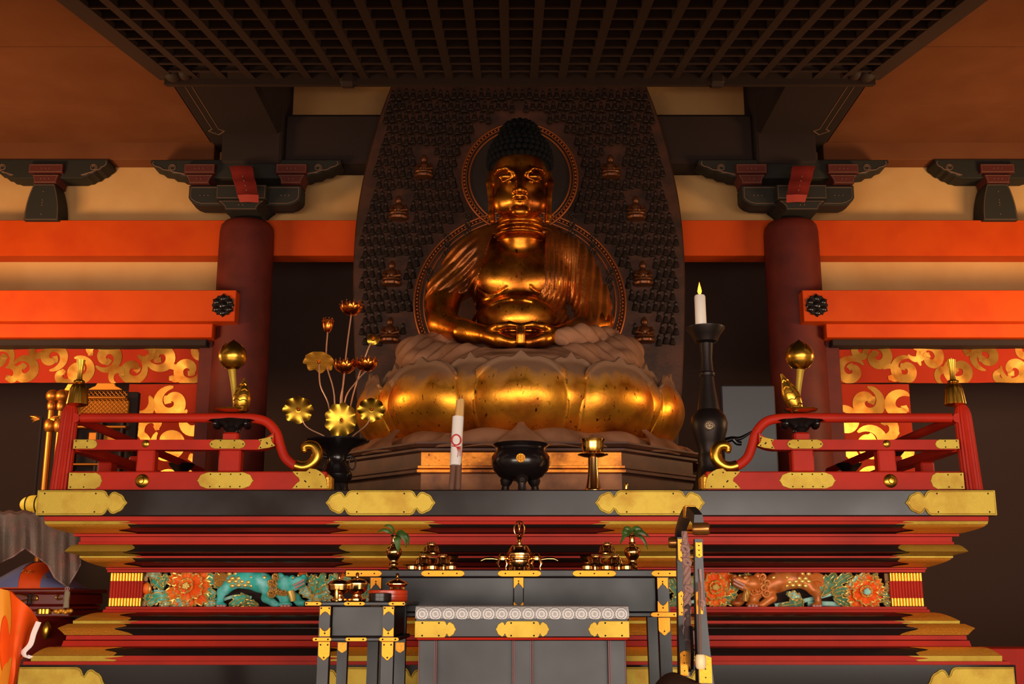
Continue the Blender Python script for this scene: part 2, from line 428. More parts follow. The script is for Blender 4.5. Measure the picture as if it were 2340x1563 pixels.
def dust(m, z0, z1, col):
    """an uneven film of dust lying on the upper part, with a ragged lower edge"""
    nt = m.node_tree; N = nt.nodes; L = nt.links; b = N['Principled BSDF']
    g = N.new('ShaderNodeNewGeometry'); sp = N.new('ShaderNodeSeparateXYZ'); L.new(g.outputs['Position'], sp.inputs[0])
    no = N.new('ShaderNodeTexNoise'); no.inputs['Scale'].default_value = 7; mp = N.new('ShaderNodeMapping'); mp.inputs['Scale'].default_value = (1, 1, .3)
    L.new(g.outputs['Position'], mp.inputs[0]); L.new(mp.outputs[0], no.inputs['Vector'])
    a = N.new('ShaderNodeMath'); a.operation = 'MULTIPLY_ADD'; L.new(no.outputs['Fac'], a.inputs[0]); a.inputs[1].default_value = .22; L.new(sp.outputs[2], a.inputs[2])
    r = N.new('ShaderNodeMapRange'); L.new(a.outputs[0], r.inputs[0]); r.inputs[1].default_value = z0 + .11; r.inputs[2].default_value = z1 + .11
    mx = N.new('ShaderNodeMix'); mx.data_type = 'RGBA'; L.new(r.outputs[0], mx.inputs['Factor'])
    L.new(b.inputs['Base Color'].links[0].from_socket, mx.inputs['A']); mx.inputs['B'].default_value = (*lin(col), 1); L.new(mx.outputs['Result'], b.inputs['Base Color'])
    mm = N.new('ShaderNodeMapRange'); L.new(r.outputs[0], mm.inputs[0]); mm.inputs[3].default_value = .95; mm.inputs[4].default_value = .2; L.new(mm.outputs[0], b.inputs['Metallic'])
    mr = N.new('ShaderNodeMapRange'); L.new(r.outputs[0], mr.inputs[0]); mr.inputs[3].default_value = .38; mr.inputs[4].default_value = .75; L.new(mr.outputs[0], b.inputs['Roughness'])
# =============================== THE HALL ===============================
CXW = Xp(1186, 600, 9.5)                       # the hall's axis
def S(o, label=None): return tag(o, label, None, None, 'structure')
ZC = Zp(346, 9.75)                              # side ceilings
wb = MB()
zt, zb = Zp(150, 9.75), Zp(795, 9.75)
xo = Xp(497, 600, 9.75)
for a, b in ((-6.6, xo), (2 * CXW - xo, 6.6)): wb.box(a, b, 9.75, 9.95, zb, zt)
wb.box(xo, 2 * CXW - xo, 9.75, 9.95, Zp(560, 9.75), zt)
S(wb.build('wall_back', PLASTER))
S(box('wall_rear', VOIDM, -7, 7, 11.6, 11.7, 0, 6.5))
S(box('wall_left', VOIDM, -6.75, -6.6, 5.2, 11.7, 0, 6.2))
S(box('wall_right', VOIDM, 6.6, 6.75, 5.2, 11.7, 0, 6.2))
S(box('floor', TATAMI, -9, 9, -1.0, 11.7, -.1, 0))
XB0, XB1 = -2.70, -2.02                         # the long beam over the left pillar
def mx(x): return 2 * CXW - x
for nm, a, b in (('ceiling_left', -6.7, XB0), ('ceiling_right', mx(XB0), 6.7)):
    m = MB()
    ys = [9.76, 8.75, 7.74, 6.7, 5.6, 4.4]
    for i in range(5): m.box(a, b, ys[i + 1] + .003, ys[i] - .003, ZC, ZC + .05, .002)
    m.box(a, b, 4.4, 9.76, ZC + .03, ZC + .08)
    S(m.build(nm, CEILB))
S(box('ceiling_centre', DARK, XB0, mx(XB0), 8.0, 11.7, 6.1, 6.2))
# the front bay overhead: boarded ceiling and the wall above the open doors
S(box('ceiling_front', DARK, -9, 9, -2.3, 3.62, ZC - .95, ZC - .85)); S(box('wall_front', DARK, -9, 9, -2.38, -2.3, 2.55, ZC - .85))
# unseen lintel and small wall, added to keep daylight off the upper statue
S(box('lintel', DARK, -9, 9, 2.38, 2.62, 2.535, 2.80)); S(box('wall_shade', PLASTER, -9, 9, 2.44, 2.56, 2.80, ZC - .95))
n = 0
def trim(m, *a, **k):
    global n; n += 1
    return S(box('trim_%d' % n, m, *a, **k))
# cornice strips under the side ceilings
for a, b in ((-6.6, Xp(492, 360, 9.6)), (mx(Xp(492, 360, 9.6)), 6.6)):
    trim(CEILB, a, b, 9.55, 9.75, Zp(364, 9.55), ZC + .02)
# upper vermilion beam, running behind the pillars
trim(VERM, -6.6, 6.6, 9.55, 9.75, Zp(584, 9.55), Zp(503, 9.55))
nail = []
for sx in (0, 1):
    def fx(x): return mx(x) if sx else x
    a = -6.6
    t = trim(VERM, fx(a), fx(Xp(538, 700, 9.14)), 9.14, 9.6, Zp(734, 9.14), Zp(663, 9.14))
    # six lobed black nail cover
    c = P(510 if not sx else 1866, 698, 9.14); r = 28 * mpp(698, 9.14)
    out = []
    for k in range(36):
        an = PI / 2 + 2 * PI * k / 36; f = abs(((k + 3) % 6) - 3) / 3
        out.append((r * (1.0 - .17 * (1 - abs(2 * f - 1)) - .07 * f) * math.cos(an), r * (1.0 - .17 * (1 - abs(2 * f - 1)) - .07 * f) * math.sin(an)))
    nb = MB().plate(out, c + Vector((0, .004, 0)), (1, 0, 0), (0, 0, 1), .02, .006)
    nb.ball(c + Vector((0, -.016, 0)), (r * .34, .02, r * .34))
    for k in range(6):
        an = PI / 2 + PI * k / 3
        nb.ball(c + Vector((r * .6 * math.cos(an), -.014, r * .6 * math.sin(an))), (r * .26, .012, r * .26), 12, 8)
    nb.build('nail_cover', IRONG, t)
    trim(VERM, fx(a), fx(Xp(489, 755, 9.3)), 9.245, 9.75, Zp(771, 9.245), Zp(735, 9.245))
    trim(DARK, fx(a), fx(Xp(470, 780, 9.3)), 9.31, 9.75, Zp(789, 9.31), Zp(771.5, 9.245))
    # door post beside the pillar
    trim(PILLAR, fx(Xp(458, 850, 9.5)), fx(Xp(497, 850, 9.5)), 9.42, 9.6, 0, Zp(772, 9.5))
# pillars
for sx in (0, 1):
    x = Xp(559, 640, 9.5); x = mx(x) if sx else x
    r = 62 * mpp(640, 9.5); zt = Zp(490, 9.27)
    pr = [(r * 1.02, 0), (r * 1.02, 2.0), (r, zt - .3), (r * .99, zt - .10), (r * .95, zt - .045), (r * .84, zt - .012), (r * .7, zt)]
    S(MB().lathe(pr, (x, 9.5, 0), 64).build('pillar', PILLAR, None, (x, 9.5, 0)))
# long dark beams running from the pillars towards the viewer, painted outline below
for sx in (0, 1):
    f = (lambda x: mx(x)) if sx else (lambda x: x)
    m = MB(); m.box(f(XB0), f(XB1), 4.4, 9.75, ZC - .02, ZC + 1.0, .03)
    for px_, in ((-2.60,), (-2.545,)):
        m.cur = 1; m.box(f(px_), f(px_ + .007), 8.1, 9.2, ZC - .024, ZC - .018)
    m.cur = 1
    for p, q in (((-2.60, 9.2), (-2.64, 9.24)), ((-2.64, 9.24), (-2.57, 9.32)), ((-2.57, 9.32), (-2.50, 9.24)), ((-2.50, 9.24), (-2.538, 9.2))):
        m.tube([(f(p[0]), p[1], ZC - .021), (f(q[0]), q[1], ZC - .021)], .0045, 6)
    m.cur = 0
    S(m.build('beam', [DARK, LINEW]))
# great cross beam behind the statue and its carved end blocks
S(box('beam', DARK, XB1, mx(XB1), 9.4, 9.74, Zp(371, 9.4), Zp(259, 9.4), bev=.03))
for sx in (0, 1):
    f = (lambda x: mx(x)) if sx else (lambda x: x)
    m = MB(); m.box(f(Xp(515, 300, 9.4)), f(Xp(650, 300, 9.4)), 9.3, 9.74, Zp(372, 9.3), 6.1, .02)
    for k in range(4):
        xx = Xp(632 - 9 * k, 230, 9.3); m.box(f(xx), f(xx + .012), 9.285, 9.31, Zp(300, 9.3), Zp(205, 9.3), .004)
    S(m.build('pillar', DARK))
# coffered lower ceiling, tilted down towards the viewer
m = MB(); y0, y1 = 3.6, 8.27; zf = lambda y: ZC - .01 - .22 * (8.27 - y)
W = mx(XB0) - XB0; nx = 25; stp = W / nx; ny = int((y1 - y0) / .225)
def bar(x0, x1, ya, yb, d0, d1):
    m.hexa([(x0, ya, zf(ya) + d0), (x1, ya, zf(ya) + d0), (x1, yb, zf(yb) + d0), (x0, yb, zf(yb) + d0),
            (x0, ya, zf(ya) + d1), (x1, ya, zf(ya) + d1), (x1, yb, zf(yb) + d1), (x0, yb, zf(yb) + d1)])
bar(XB0, mx(XB0), y0, y1, .075, .11)
for i in range(nx + 1):
    x = XB0 + i * stp; w = .03 if 0 < i < nx else .07
    bar(x - w, x + w, y0, y1, 0, .08)
for j in range(ny + 1):
    y = y1 - j * .225; bar(XB0, mx(XB0), y - .03, y, .004, .08)
for j in range(0, ny, 1):
    for i in range(nx):
        if (i * 7 + j * 3) % 5 < 9:
            y = y1 - j * .225
            m.cur = 1; bar(XB0 + i * stp + .03, XB0 + i * stp + stp - .03, y - .036, y - .03, .0, .012); m.cur = 0  # lighter dashes on the slat fronts: a highlight put into the colour
bar(XB0 - .02, mx(XB0) + .02, y1 - .05, y1 + .03, -.05, .1)
for px_ in (795, 1637):
    c = P(px_, 186, 8.25); m.box(c.x - .07, c.x + .07, 8.2, 8.3, c.z - .05, c.z + .1, .03)
S(m.build('ceiling_coffered', [LATT, LATE]))
# carved beam ends at the corners of the coffered ceiling
for sx in (0, 1):
    f = (lambda x: mx(x)) if sx else (lambda x: x)
    m = MB(); c = P(405, 168, 8.15); c.x = f(c.x); s_ = -1 if sx else 1
    for dx, dz, r in ((-.10, .02, .06), (-.03, -.01, .07), (.06, .0, .06), (.14, .02, .05), (-.16, .06, .045)):
        m.ball(c + Vector((s_ * dx, 0, dz)), (r, .07, r * .8), 14, 9)
    S(m.build('beam', LATT))

# ---- painted brackets
def framed(m, cx, cz, w, h, y, th, kind='rect', lw=.008, topw=None, dots=0):
    """a painted bracket face, wider at the top when topw is set, with a pale edging line"""
    tw = topw if topw is not None else w
    nseg = 8; L = []
    for k in range(nseg + 1):
        t = k / nseg; half = (w + (tw - w) * (t ** 2.2 if topw else t)) / 2
        L.append((half, -h / 2 + h * t))
    out = L + [(-a, b) for a, b in reversed(L)]
    o = (cx, y, cz)
    m.cur = 0; m.plate(out, (cx, y + th, cz), (1, 0, 0), (0, 0, 1), th, .004)
    sc = lambda p: (p[0] * (1 - 2.4 * lw / max(w, .01)), p[1] * (1 - 2.4 * lw / h))
    m.cur = 1
    ring = [Vector((cx + a, y - .001, cz + b)) for a, b in map(sc, out)]
    for a, b in zip(ring, ring[1:] + ring[:1]): m.tube([a, b], lw * .28, 4)
    for k in range(dots): m.ball((cx + (k - (dots - 1) / 2) * .035, y - .002, cz), .006, 6, 4)
    m.cur = 0
def cloud_arm(m, cx, cz, half, h, y, th):
    e = [(0, -.5), (.55, -.5), (.60, -.44), (.66, -.42), (.70, -.30), (.77, -.26), (.81, -.10), (.88, -.06), (.92, .10), (.97, .18), (1.0, .34), (.99, .5)]
    r = [(a * half, b * h) for a, b in e]
    out = r + [(-a, b) for a, b in reversed(r)]
    m.cur = 0; m.plate(out, (cx, y + th, cz), (1, 0, 0), (0, 0, 1), th, .006)
    m.cur = 1
    for s in (-1, 1):
        pts = [Vector((cx + s * half * (.56 + .012 * k), y - .002, cz + h * (-.34 + .006 * k))) for k in range(2)]
        cu = [Vector((cx + s * (half * .76 + (.022 - .0007 * k) * 1.6 * math.cos(.55 * k - 1.4)), y - .003, cz + h * .06 + (.022 - .0007 * k) * 1.6 * math.sin(.55 * k - 1.4))) for k in range(20)]
        m.tube([pts[0]] + cu, .0045, 5)
        m.tube([Vector((cx + s * a * half * .97, y - .003, cz + b * h * .8)) for a, b in e[2:]], .0045, 5)
    m.cur = 0
def bracket_set(cpx, sx):
    Yb = 9.3; s = mpp(430, Yb); X0 = Xp(cpx, 430, Yb)
    def zz(a, b): return (Zp(a, Yb) + Zp(b, Yb)) / 2, abs(Zp(a, Yb) - Zp(b, Yb))
    side = 'right' if sx else 'left'
    t = thing('bracket_set', 'dark painted bracket with red nose on top of the %s pillar' % side, 'roof bracket', (X0, 9.5, Zp(489, 9.5)), 'brackets on the pillars', 'thing')
    c, h = zz(434, 466); m = MB(); framed(m, X0, c, 112 * s, h, Yb - .13, .42, dots=0)
    c, h = zz(467, 489); framed(m, X0, c, 72 * s, h, Yb - .11, .4, topw=106 * s, dots=2)
    m.build('bearing_block', [BRKG, LINEW], t)
    m = MB(); c, h = zz(424, 469); hw = 128 * s
    out = [(hw, h / 2)] ; L = [(hw, h / 2), (hw, -.02), (hw * .97, -h * .25), (hw * .9, -h * .4), (hw * .8, -h * .5)]
    L = L[::-1]; out = L + [(-a, b) for a, b in reversed(L)]
    m.plate(out, (X0, Yb + .2, c), (1, 0, 0), (0, 0, 1), .2, .006); m.cur = 1
    ring = [Vector((X0 + a * .96, Yb - .001, c + b * .8)) for a, b in out]
    for a, b in zip(ring, ring[1:] + ring[:1]): m.tube([a, b], .003, 4)
    for q in (-1, 1):
        for k in (-1, 0, 1): m.ball((X0 + q * hw * .72 + k * .035, Yb - .002, c), .006, 6, 4)
    m.build('boat_arm', [BRKG, LINEW], t)
    for q in (-1, 1):
        m = MB(); c, h = zz(377, 398); framed(m, X0 + q * 105 * s, c, 70 * s, h, Yb - .03, .25, dots=3)
        c, h = zz(400, 421); framed(m, X0 + q * 105 * s, c, 46 * s, h, Yb - .02, .22, topw=64 * s, dots=2)
        m.build('small_block', [BRKR, LINEW], t)
    m = MB(); c, h = zz(362, 404); cloud_arm(m, X0 + (-4 if not sx else -4) * s, c, 220 * s, h, Yb + .03, .2)
    m.build('cloud_arm', [BRKG, LINEW], t)
    m = MB(); d = -1 if sx else 1
    a = P(1186 - d * (1186 - 549) if not sx else 1836, 376, 9.0); b = P(568 if not sx else 1812 + 14, 446, 8.7)
    a = P(549 if not sx else 1838, 378, 9.2); b = P(566 if not sx else 1822, 444, 8.95)
    w = 25 * s; th = .06; N = 8; V = []
    pts = [a.lerp(b, k / N) + Vector((0, 0, .012 * math.sin(k * PI / 2))) for k in range(N + 1)]
    m.slab(lambda u, v: pts[int(round(v * N))] + Vector(((u - .5) * 2 * w * (1.02 - .1 * v), .03 * abs(u - .5), 0)), 4, N, -.07)
    m.cur = 1
    for k in range(4): m.ball(a.lerp(b, .4 + .16 * k) + Vector((0, -.012, 0)), .007, 6, 4)
    m.cur = 0
    m.build('beam_nose', [TONG, LINEW], t)
bracket_set(560, 0); bracket_set(1823, 1)
def strut(cpx, side):
    Yb = 9.5; s = mpp(430, Yb); X0 = Xp(cpx, 430, Yb)
    def zz(a, b): return (Zp(a, Yb) + Zp(b, Yb)) / 2, abs(Zp(a, Yb) - Zp(b, Yb))
    t = thing('flared_strut', 'dark green flared strut under a scrolled arm at the %s edge of the wall' % side, 'roof bracket', (X0, 9.55, Zp(502, 9.5)), 'flared struts on the beam', 'thing')
    m = MB(); c, h = zz(420, 503); framed(m, X0, c, 78 * s, h, Yb, .22, topw=48 * s, dots=0); m.cur = 1
    for k in (-1.6, -.3, .1, .5, 1.9): m.ball((X0, Yb - .003, c - k * .06), .006, 6, 4)
    m.build('post', [BRKG, LINEW], t)
    m = MB(); c, h = zz(376, 396); framed(m, X0 + 2 * s, c, 78 * s, h, Yb - .02, .25, dots=3)
    c, h = zz(399, 419); framed(m, X0 + 2 * s, c, 52 * s, h, Yb - .01, .22, topw=62 * s, dots=3)
    m.build('small_block', [BRKR, LINEW], t)
    m = MB(); c, h = zz(361, 404); cloud_arm(m, X0 + 2 * s, c, 138 * s, h, Yb + .03, .2); m.build('cloud_arm', [BRKG, LINEW], t)
strut(100, 'left'); strut(2280, 'right')

# ---- brocade hangings in the side openings
def scroll(m, fn, cx, cz, R, turns, d, a0, w):
    """a tapering spiral of gold laid on the cloth y = fn(x, z)"""
    N = int(26 * turns); L = []; Rr = []
    for k in range(N + 1):
        t = k / N; a = a0 + d * 2 * PI * turns * t; r = R * (1 - .80 * t)
        ww = w * (.25 + 1.1 * math.sin(PI * min(1, t * 1.05)) ** .7 + (.5 if t > .85 else 0))
        L.append((cx + (r + ww / 2) * math.cos(a), cz + (r + ww / 2) * math.sin(a))); Rr.append((cx + (r - ww / 2) * math.cos(a), cz + (r - ww / 2) * math.sin(a)))
    V = [(x, fn(x, z) - .004, z) for x, z in L] + [(x, fn(x, z) - .004, z) for x, z in Rr]; n = N + 1
    F = [(k, k + 1, n + k + 1, n + k) for k in range(N)]
    if d > 0: F = [f[::-1] for f in F]
    m.cur = 1; m.add(V, F); m.cur = 0
def hanging(name, label, x0, x1, z0, z1, y, spirals, amp=.012, fr=9):
    x0, x1 = min(x0, x1), max(x0, x1)
    fn = lambda x, z: y + amp * math.sin(fr * x + 1.3 * math.sin(5 * z)) + .4 * amp * math.sin(23 * x + 4 * z)
    m = MB()
    m.slab(lambda u, v: (x0 + (x1 - x0) * u, fn(x0 + (x1 - x0) * u, z0 + (z1 - z0) * v), z0 + (z1 - z0) * v), 60, 20, .006)
    lo, hi = min(x0, x1), max(x0, x1)
    for a in spirals: scroll(m, fn, *a)
    # trim scrolls to the cloth edge
    m.v = [(min(max(v[0], lo), hi), v[1], min(max(v[2], min(z0, z1)), max(z0, z1))) for v in m.v]
    o = m.build(name, [BROC, BROCG], None, ((x0 + x1) / 2, y, min(z0, z1)))
    return tag(o, label, 'curtain', 'orange brocade hangings')
for sx in (0, 1):
    f = (lambda x: mx(x)) if sx else (lambda x: x); side = 'right' if sx else 'left'
    Yc = 9.46; s = mpp(830, Yc); z1 = Zp(787, Yc); z0 = Zp(875, Yc); xa, xb = f(Xp(-340, 830, Yc)), f(Xp(460, 830, Yc))
    sp = []
    zc = (z0 + z1) / 2
    for k in range(13):
        cx = f(Xp(430 - 62 * k, 830, Yc))
        up = k % 2
        sp.append((cx, zc + (.055 if up else -.06), .118, 1.3, (1 if up else -1) * (-1 if sx else 1), (2.6 if up else 0.4) + .4 * k, .062))
        sp.append((cx + .11, zc + (-.10 if up else .105), .082, .85, (-1 if up else 1), 1.5 + k, .05))
    hanging('brocade_valance', 'orange brocade valance with gold scrolls under the %s lintel' % side, xa, xb, z0, z1, Yc, sp, .016, 7)
    z1 = Zp(876, Yc); z0 = Zp(1120, Yc + .02)
    xa, xb = f(Xp(290, 950, Yc + .03)), f(Xp(456, 950, Yc + .03))
    sp = []
    cxs = (xa + xb) / 2; w = abs(xb - xa); dd = -1 if sx else 1
    for j in range(4):
        zc = z1 - .19 - .345 * j
        sp.append((cxs + dd * .06, zc + .03, .135, 1.3, dd, 1.5 + .9 * j, .08))
        sp.append((cxs - dd * .22, zc + .0, .125, .9, -dd, .8 + j, .075))
        sp.append((cxs + dd * .27, zc - .13, .12, .9, dd, 2.2 + j, .072))
        sp.append((cxs - dd * .08, zc - .17, .105, .8, -dd, 4 + j, .065))
    hanging('brocade_banner', 'tall orange brocade strip with gold scrolls beside the %s pillar' % side, xa, xb, z0, z1, Yc + .03, sp, .01, 6)
# =============================== THE ALTAR PLATFORM ===============================
YA = 6.0
AC = Xp(1180, 1150, YA)                         # altar axis
HW = AC - Xp(87, 1150, YA)                      # half width at the top beam
ZT = Zp(1119, YA)                               # top surface
def offs(px, py):                               # depth of a moulding from where its mitred corner stands in the photograph
    k = (px - 1170) / (FPX * (CT - (781.5 - py) / FPX * ST))
    return (k * YA - (AC - HW)) / (1 - k)
altar = thing('altar_platform', 'wide stepped red and black lacquer altar platform with gilt corner fittings', 'altar', (AC, YA + 1.5, 0))
def prof(pts):                                  # [(photo x of left corner, photo y)] -> [(inset, z)]
    r = []
    for px, py in pts:
        o = offs(px, py); r.append((o, Zp(py, YA + o)))
    return r
YBK = 8.9
def sweep(m, pr, inner, grow=0.0):
    """runs a moulding profile round the left, front and right sides with mitred corners"""
    pr = [(o - grow, z) for o, z in pr]
    full = [(inner, pr[0][1])] + pr + [(inner, pr[-1][1])]
    V = []
    for o, z in full:
        V += [(AC - HW + o, YBK, z), (AC - HW + o, YA + o, z), (AC + HW - o, YA + o, z), (AC + HW - o, YBK, z)]
    n = len(full); F = []
    for i in range(n):
        j = (i + 1) % n
        for k in range(3): F.append((j * 4 + k, j * 4 + k + 1, i * 4 + k + 1, i * 4 + k))
    F.append(tuple(i * 4 for i in range(n))); F.append(tuple(i * 4 + 3 for i in reversed(range(n))))
    m.add(V, F); return m
def curve(a, b, n=6, bow=0.0):                  # profile points between two pixel corners with a hollow or swelling
    return [(a[0] + (b[0] - a[0]) * (k / n) ** (1 + bow), a[1] + (b[1] - a[1]) * k / n) for k in range(n + 1)]
TIERS = [('red_fillet', RED, [(101, 1180.5), (101, 1190)]), ('red_fillet', RED, [(104, 1191), (106, 1198)]),
         ('black_moulding', BLACK, curve((108, 1198.5), (167, 1219), 8, .6)),
         ('red_fillet', RED, [(168, 1220), (168, 1225.5)]), ('red_fillet', RED, [(184, 1227), (184, 1238), (180, 1238.5), (179, 1244)]),
         ('black_moulding', BLACK, curve((172, 1244.5), (149, 1260), 5, -.3)[:-1] + [(149, 1260)] + curve((150, 1261), (187, 1270), 4)),
         ('red_fillet', RED, [(184, 1270.5), (184, 1275)]), ('black_moulding', BLACK, curve((187, 1275.5), (240, 1296), 8, .5)),
         ('red_fillet', RED, [(242, 1297), (242, 1301)]), ('red_fillet', RED, [(245, 1302), (245, 1307.5)]),
         ('red_fillet', RED, [(242, 1386.5), (241, 1392), (236, 1393), (234, 1399)]),
         ('black_moulding', BLACK, curve((226, 1399.5), (170, 1418), 8, -.35)),
         ('red_fillet', RED, [(169, 1418.5), (169, 1425)]),
         ('black_moulding', BLACK, curve((158, 1425.5), (134, 1435), 4) + curve((134, 1436), (150, 1451), 5, -.2)),
         ('red_fillet', RED, [(152, 1452), (150, 1462)]), ('red_fillet', RED, [(145, 1464), (140, 1477)]),
         ('black_moulding', BLACK, curve((116, 1478), (75, 1498), 8, -.35)),
         ('red_fillet', RED, [(73, 1498.5), (73, 1511)]), ('red_fillet', RED, [(54, 1511.5), (52, 1519)])]
parts = []
m = MB(); m.box(AC - HW, AC + HW, YA, YBK, Zp(1179.5, YA), ZT, .006); m.build('top_beam', BLACK, altar)
for nm, mt, pts in TIERS:
    pr = prof(pts); sweep(MB(), pr, max(o for o, z in pr) + .18).build(nm, mt, altar); parts.append(pr)
pr = prof([(40, 1519.5), (40, 1560)]); pr[1] = (pr[1][0], .42)
sweep(MB(), pr, .4).build('base_beam', BLACKB, altar)
sweep(MB(), [(pr[0][0] + .12, .419), (pr[0][0] + .12, .0)], .4).build('plinth', BLACKB, altar)
OP = offs(262, 1345)                            # plane of the carved frieze
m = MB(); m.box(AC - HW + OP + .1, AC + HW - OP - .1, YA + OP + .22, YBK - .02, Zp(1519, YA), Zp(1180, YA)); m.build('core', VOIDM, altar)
YP = YA + OP + .095
# gilt shoes on the black mouldings: corners and the two middle ones, with tongue-shaped cut ends
def cutdepth(t):                                # how far the dark tongue runs into the fitting
    return .075 * math.exp(-((t - .52) / .2) ** 2) + .012 * math.cos(9 * t) - .03 * t
def shoe(name, pr, pxa, pxb, py, la, lb, mt=GOLDD, flip=False):
    """a thin metal shoe over a moulding; la/lb: cut left/right end, otherwise the end wraps round the corner"""
    n = 14; Q = []
    L = [0]
    for a, b in zip(pr, pr[1:]): L.append(L[-1] + math.hypot(b[0] - a[0], b[1] - a[1]))
    for k in range(n + 1):
        d = L[-1] * k / n; i = max(j for j in range(len(L)) if L[j] <= d + 1e-9); i = min(i, len(pr) - 2)
        t = (d - L[i]) / max(L[i + 1] - L[i], 1e-9)
        Q.append((pr[i][0] + (pr[i + 1][0] - pr[i][0]) * t - .004, pr[i][1] + (pr[i + 1][1] - pr[i][1]) * t, k / n))
    rows = []
    for o, z, t in Q:
        tt = 1 - t if flip else t
        xa = Xp(pxa, py, YA + o) if pxa is not None else None; xb = Xp(pxb, py, YA + o) if pxb is not None else None
        r = []
        if la: r.append(((xa + cutdepth(tt)), YA + o, z))
        else: r += [(AC - HW + o, YA + o + .45, z), (AC - HW + o, YA + o, z)]
        if lb: r.append(((xb - cutdepth(tt)), YA + o, z))
        else: r += [(AC + HW - o, YA + o, z), (AC + HW - o, YA + o + .45, z)]
        rows.append(r)
    w = len(rows[0]); V = [p for r in rows for p in r]; T = len(V)
    V += [(x, y + .003, z) for x, y, z in V]; F = []
    for i in range(n):
        for k in range(w - 1):
            a, b, c, d = i * w + k, i * w + k + 1, (i + 1) * w + k + 1, (i + 1) * w + k
            F += [(d, c, b, a), (T + a, T + b, T + c, T + d)]
    for k in range(w - 1): F += [(k, k + 1, T + k + 1, T + k), (n * w + k + 1, n * w + k, T + n * w + k, T + n * w + k + 1)]
    for i in range(n): F += [(i * w, T + i * w, T + (i + 1) * w, (i + 1) * w), (i * w + w - 1, (i + 1) * w + w - 1, T + (i + 1) * w + w - 1, T + i * w + w - 1)]
    MB().add(V, F).build(name, mt, altar)
R2 = 2360
SHOES = [(1, 297, (762, 993), (1370, 1602), GOLD, 0), (2, 297, (772, 984), (1380, 1592), GOLDD, 0), (5, 307, (776, 985), (1378, 1585), GOLD, 0),
         (6, 312, (780, 985), (1378, 1585), GOLD, 0), (7, 308, (782, 985), (1378, 1585), GOLDD, 0),
         (11, 299, (775, 985), (1378, 1590), GOLDD, 1), (12, 299, (770, 990), (1370, 1592), GOLD, 1), (13, 288, (765, 990), (1370, 1595), GOLDD, 0),
         (16, 266, (752, 1005), (1360, 1605), GOLDD, 1), (17, 266, (752, 1005), (1360, 1605), GOLD, 1)]
for i, e, c1, c2, mt, fl in SHOES:
    pr = parts[i]; py = TIERS[i][2][0][1]
    shoe('gilt_corner_shoe', pr, None, e, py, 0, 1, mt, fl); shoe('gilt_corner_shoe', pr, R2 - e, None, py, 1, 0, mt, fl)
    for a, b in (c1, c2): shoe('gilt_middle_shoe', pr, a, b, py, 1, 1, mt, fl)
# cloud-ended plates
def lobe(h):                                    # right end of a fitting, half height h, running from the body's end outwards
    e = [(0, 1), (.2, .95), (.35, .82), (.47, .60), (.53, .52), (.6, .66), (.75, .83), (.95, .89), (1.15, .85), (1.32, .75), (1.55, .66), (1.72, .5), (1.84, .26), (2.06, 0)]
    return [(a * h, b * h) for a, b in e]
def cloud_plate(L, h, left, right, s=1.0):      # outline centred on 0, counter-clockwise; L = length of the plain body
    e = [(a * s, b) for a, b in lobe(h)]
    if right: r = [(L / 2 + a, -b) for a, b in e] + [(L / 2 + a, b) for a, b in reversed(e[:-1])]
    else: r = [(L / 2, -h), (L / 2, h)]
    if left: l = [(-L / 2 - a, b) for a, b in e] + [(-L / 2 - a, -b) for a, b in reversed(e[:-1])]
    else: l = [(-L / 2, h), (-L / 2, -h)]
    return r + l
def cusp_plate(L, h, left, right, nose=1.0):    # scalloped oval ends
    def end():
        r = []
        for k in range(25):
            t = k / 24; a = t * PI / 2
            sc = 1 + .045 * abs(math.sin(a * 5)) - (.02 if t < .97 else 0)
            r.append((nose * h * math.sin(a) * sc, h * min(1, math.cos(a) ** .8 * sc)))
        r[-1] = (nose * h * 1.14, 0); return r
    e = end()
    if right: R = [(L / 2 + a, -b) for a, b in e] + [(L / 2 + a, b) for a, b in reversed(e[:-1])]
    else: R = [(L / 2, -h), (L / 2, h)]
    if left: l = [(-L / 2 - a, b) for a, b in e] + [(-L / 2 - a, -b) for a, b in reversed(e[:-1])]
    else: l = [(-L / 2, h), (-L / 2, -h)]
    return R + l
UX, UZ = Vector((1, 0, 0)), Vector((0, 0, 1))
def studs(m, pts, y, r=.004):
    for x, z in pts: m.ball((x, y, z), r, 8, 5)
def fit(name, parent, out, px, py, Y, mt, th=.006, dx=0, stud=(), rim=True):
    c = P(px, py, Y); c.x += dx
    m = MB().plate(out, c, UX, UZ, th, .0025)
    if rim:                                     # a raised rim just inside the edge
        k = len(out); cen = Vector((sum(a for a, b in out) / k, sum(b for a, b in out) / k)); q = []
        for i in range(k):
            p0, p1, p2 = Vector(out[i - 1]), Vector(out[i]), Vector(out[(i + 1) % k]); d = (p2 - p0).normalized()
            q.append(c + Vector((p1.x - d.y * .008, -th, p1.y + d.x * .008)))
        m.tube(q + [q[0]], .0022, 5)
    m.cur = 1; studs(m, [(c.x + a, c.z + b) for a, b in stud], c.y - th, .0045)
    return m.build(name, [mt, DARK], parent)
hb = (ZT - Zp(1179, YA)) / 2
s0 = mpp(1150, YA)
for px, L, l, r in ((87, 146, 0, 1), (870, 134, 1, 1), (1485, 134, 1, 1), (2273, 146, 1, 0)):
    w = L * s0; dx = w / 2 if px == 87 else (-w / 2 if px == 2273 else 0)
    fit('gilt_beam_fitting', altar, cloud_plate(w, hb * .96, l, r), px, 1149, YA - .0005, GOLDG, .007, dx,
        [(q * w * .4, v * hb * .7) for q in (-1, 1) for v in (-1, 1)])
    if px in (87, 2273):                        # the plate turns the corner
        x = AC - HW if px == 87 else AC + HW; MB().box(x - .006, x + .006, YA - .006, YA + .4, ZT - 2 * hb + .003, ZT - .003, .002).build('gilt_beam_fitting', GOLDG, altar)
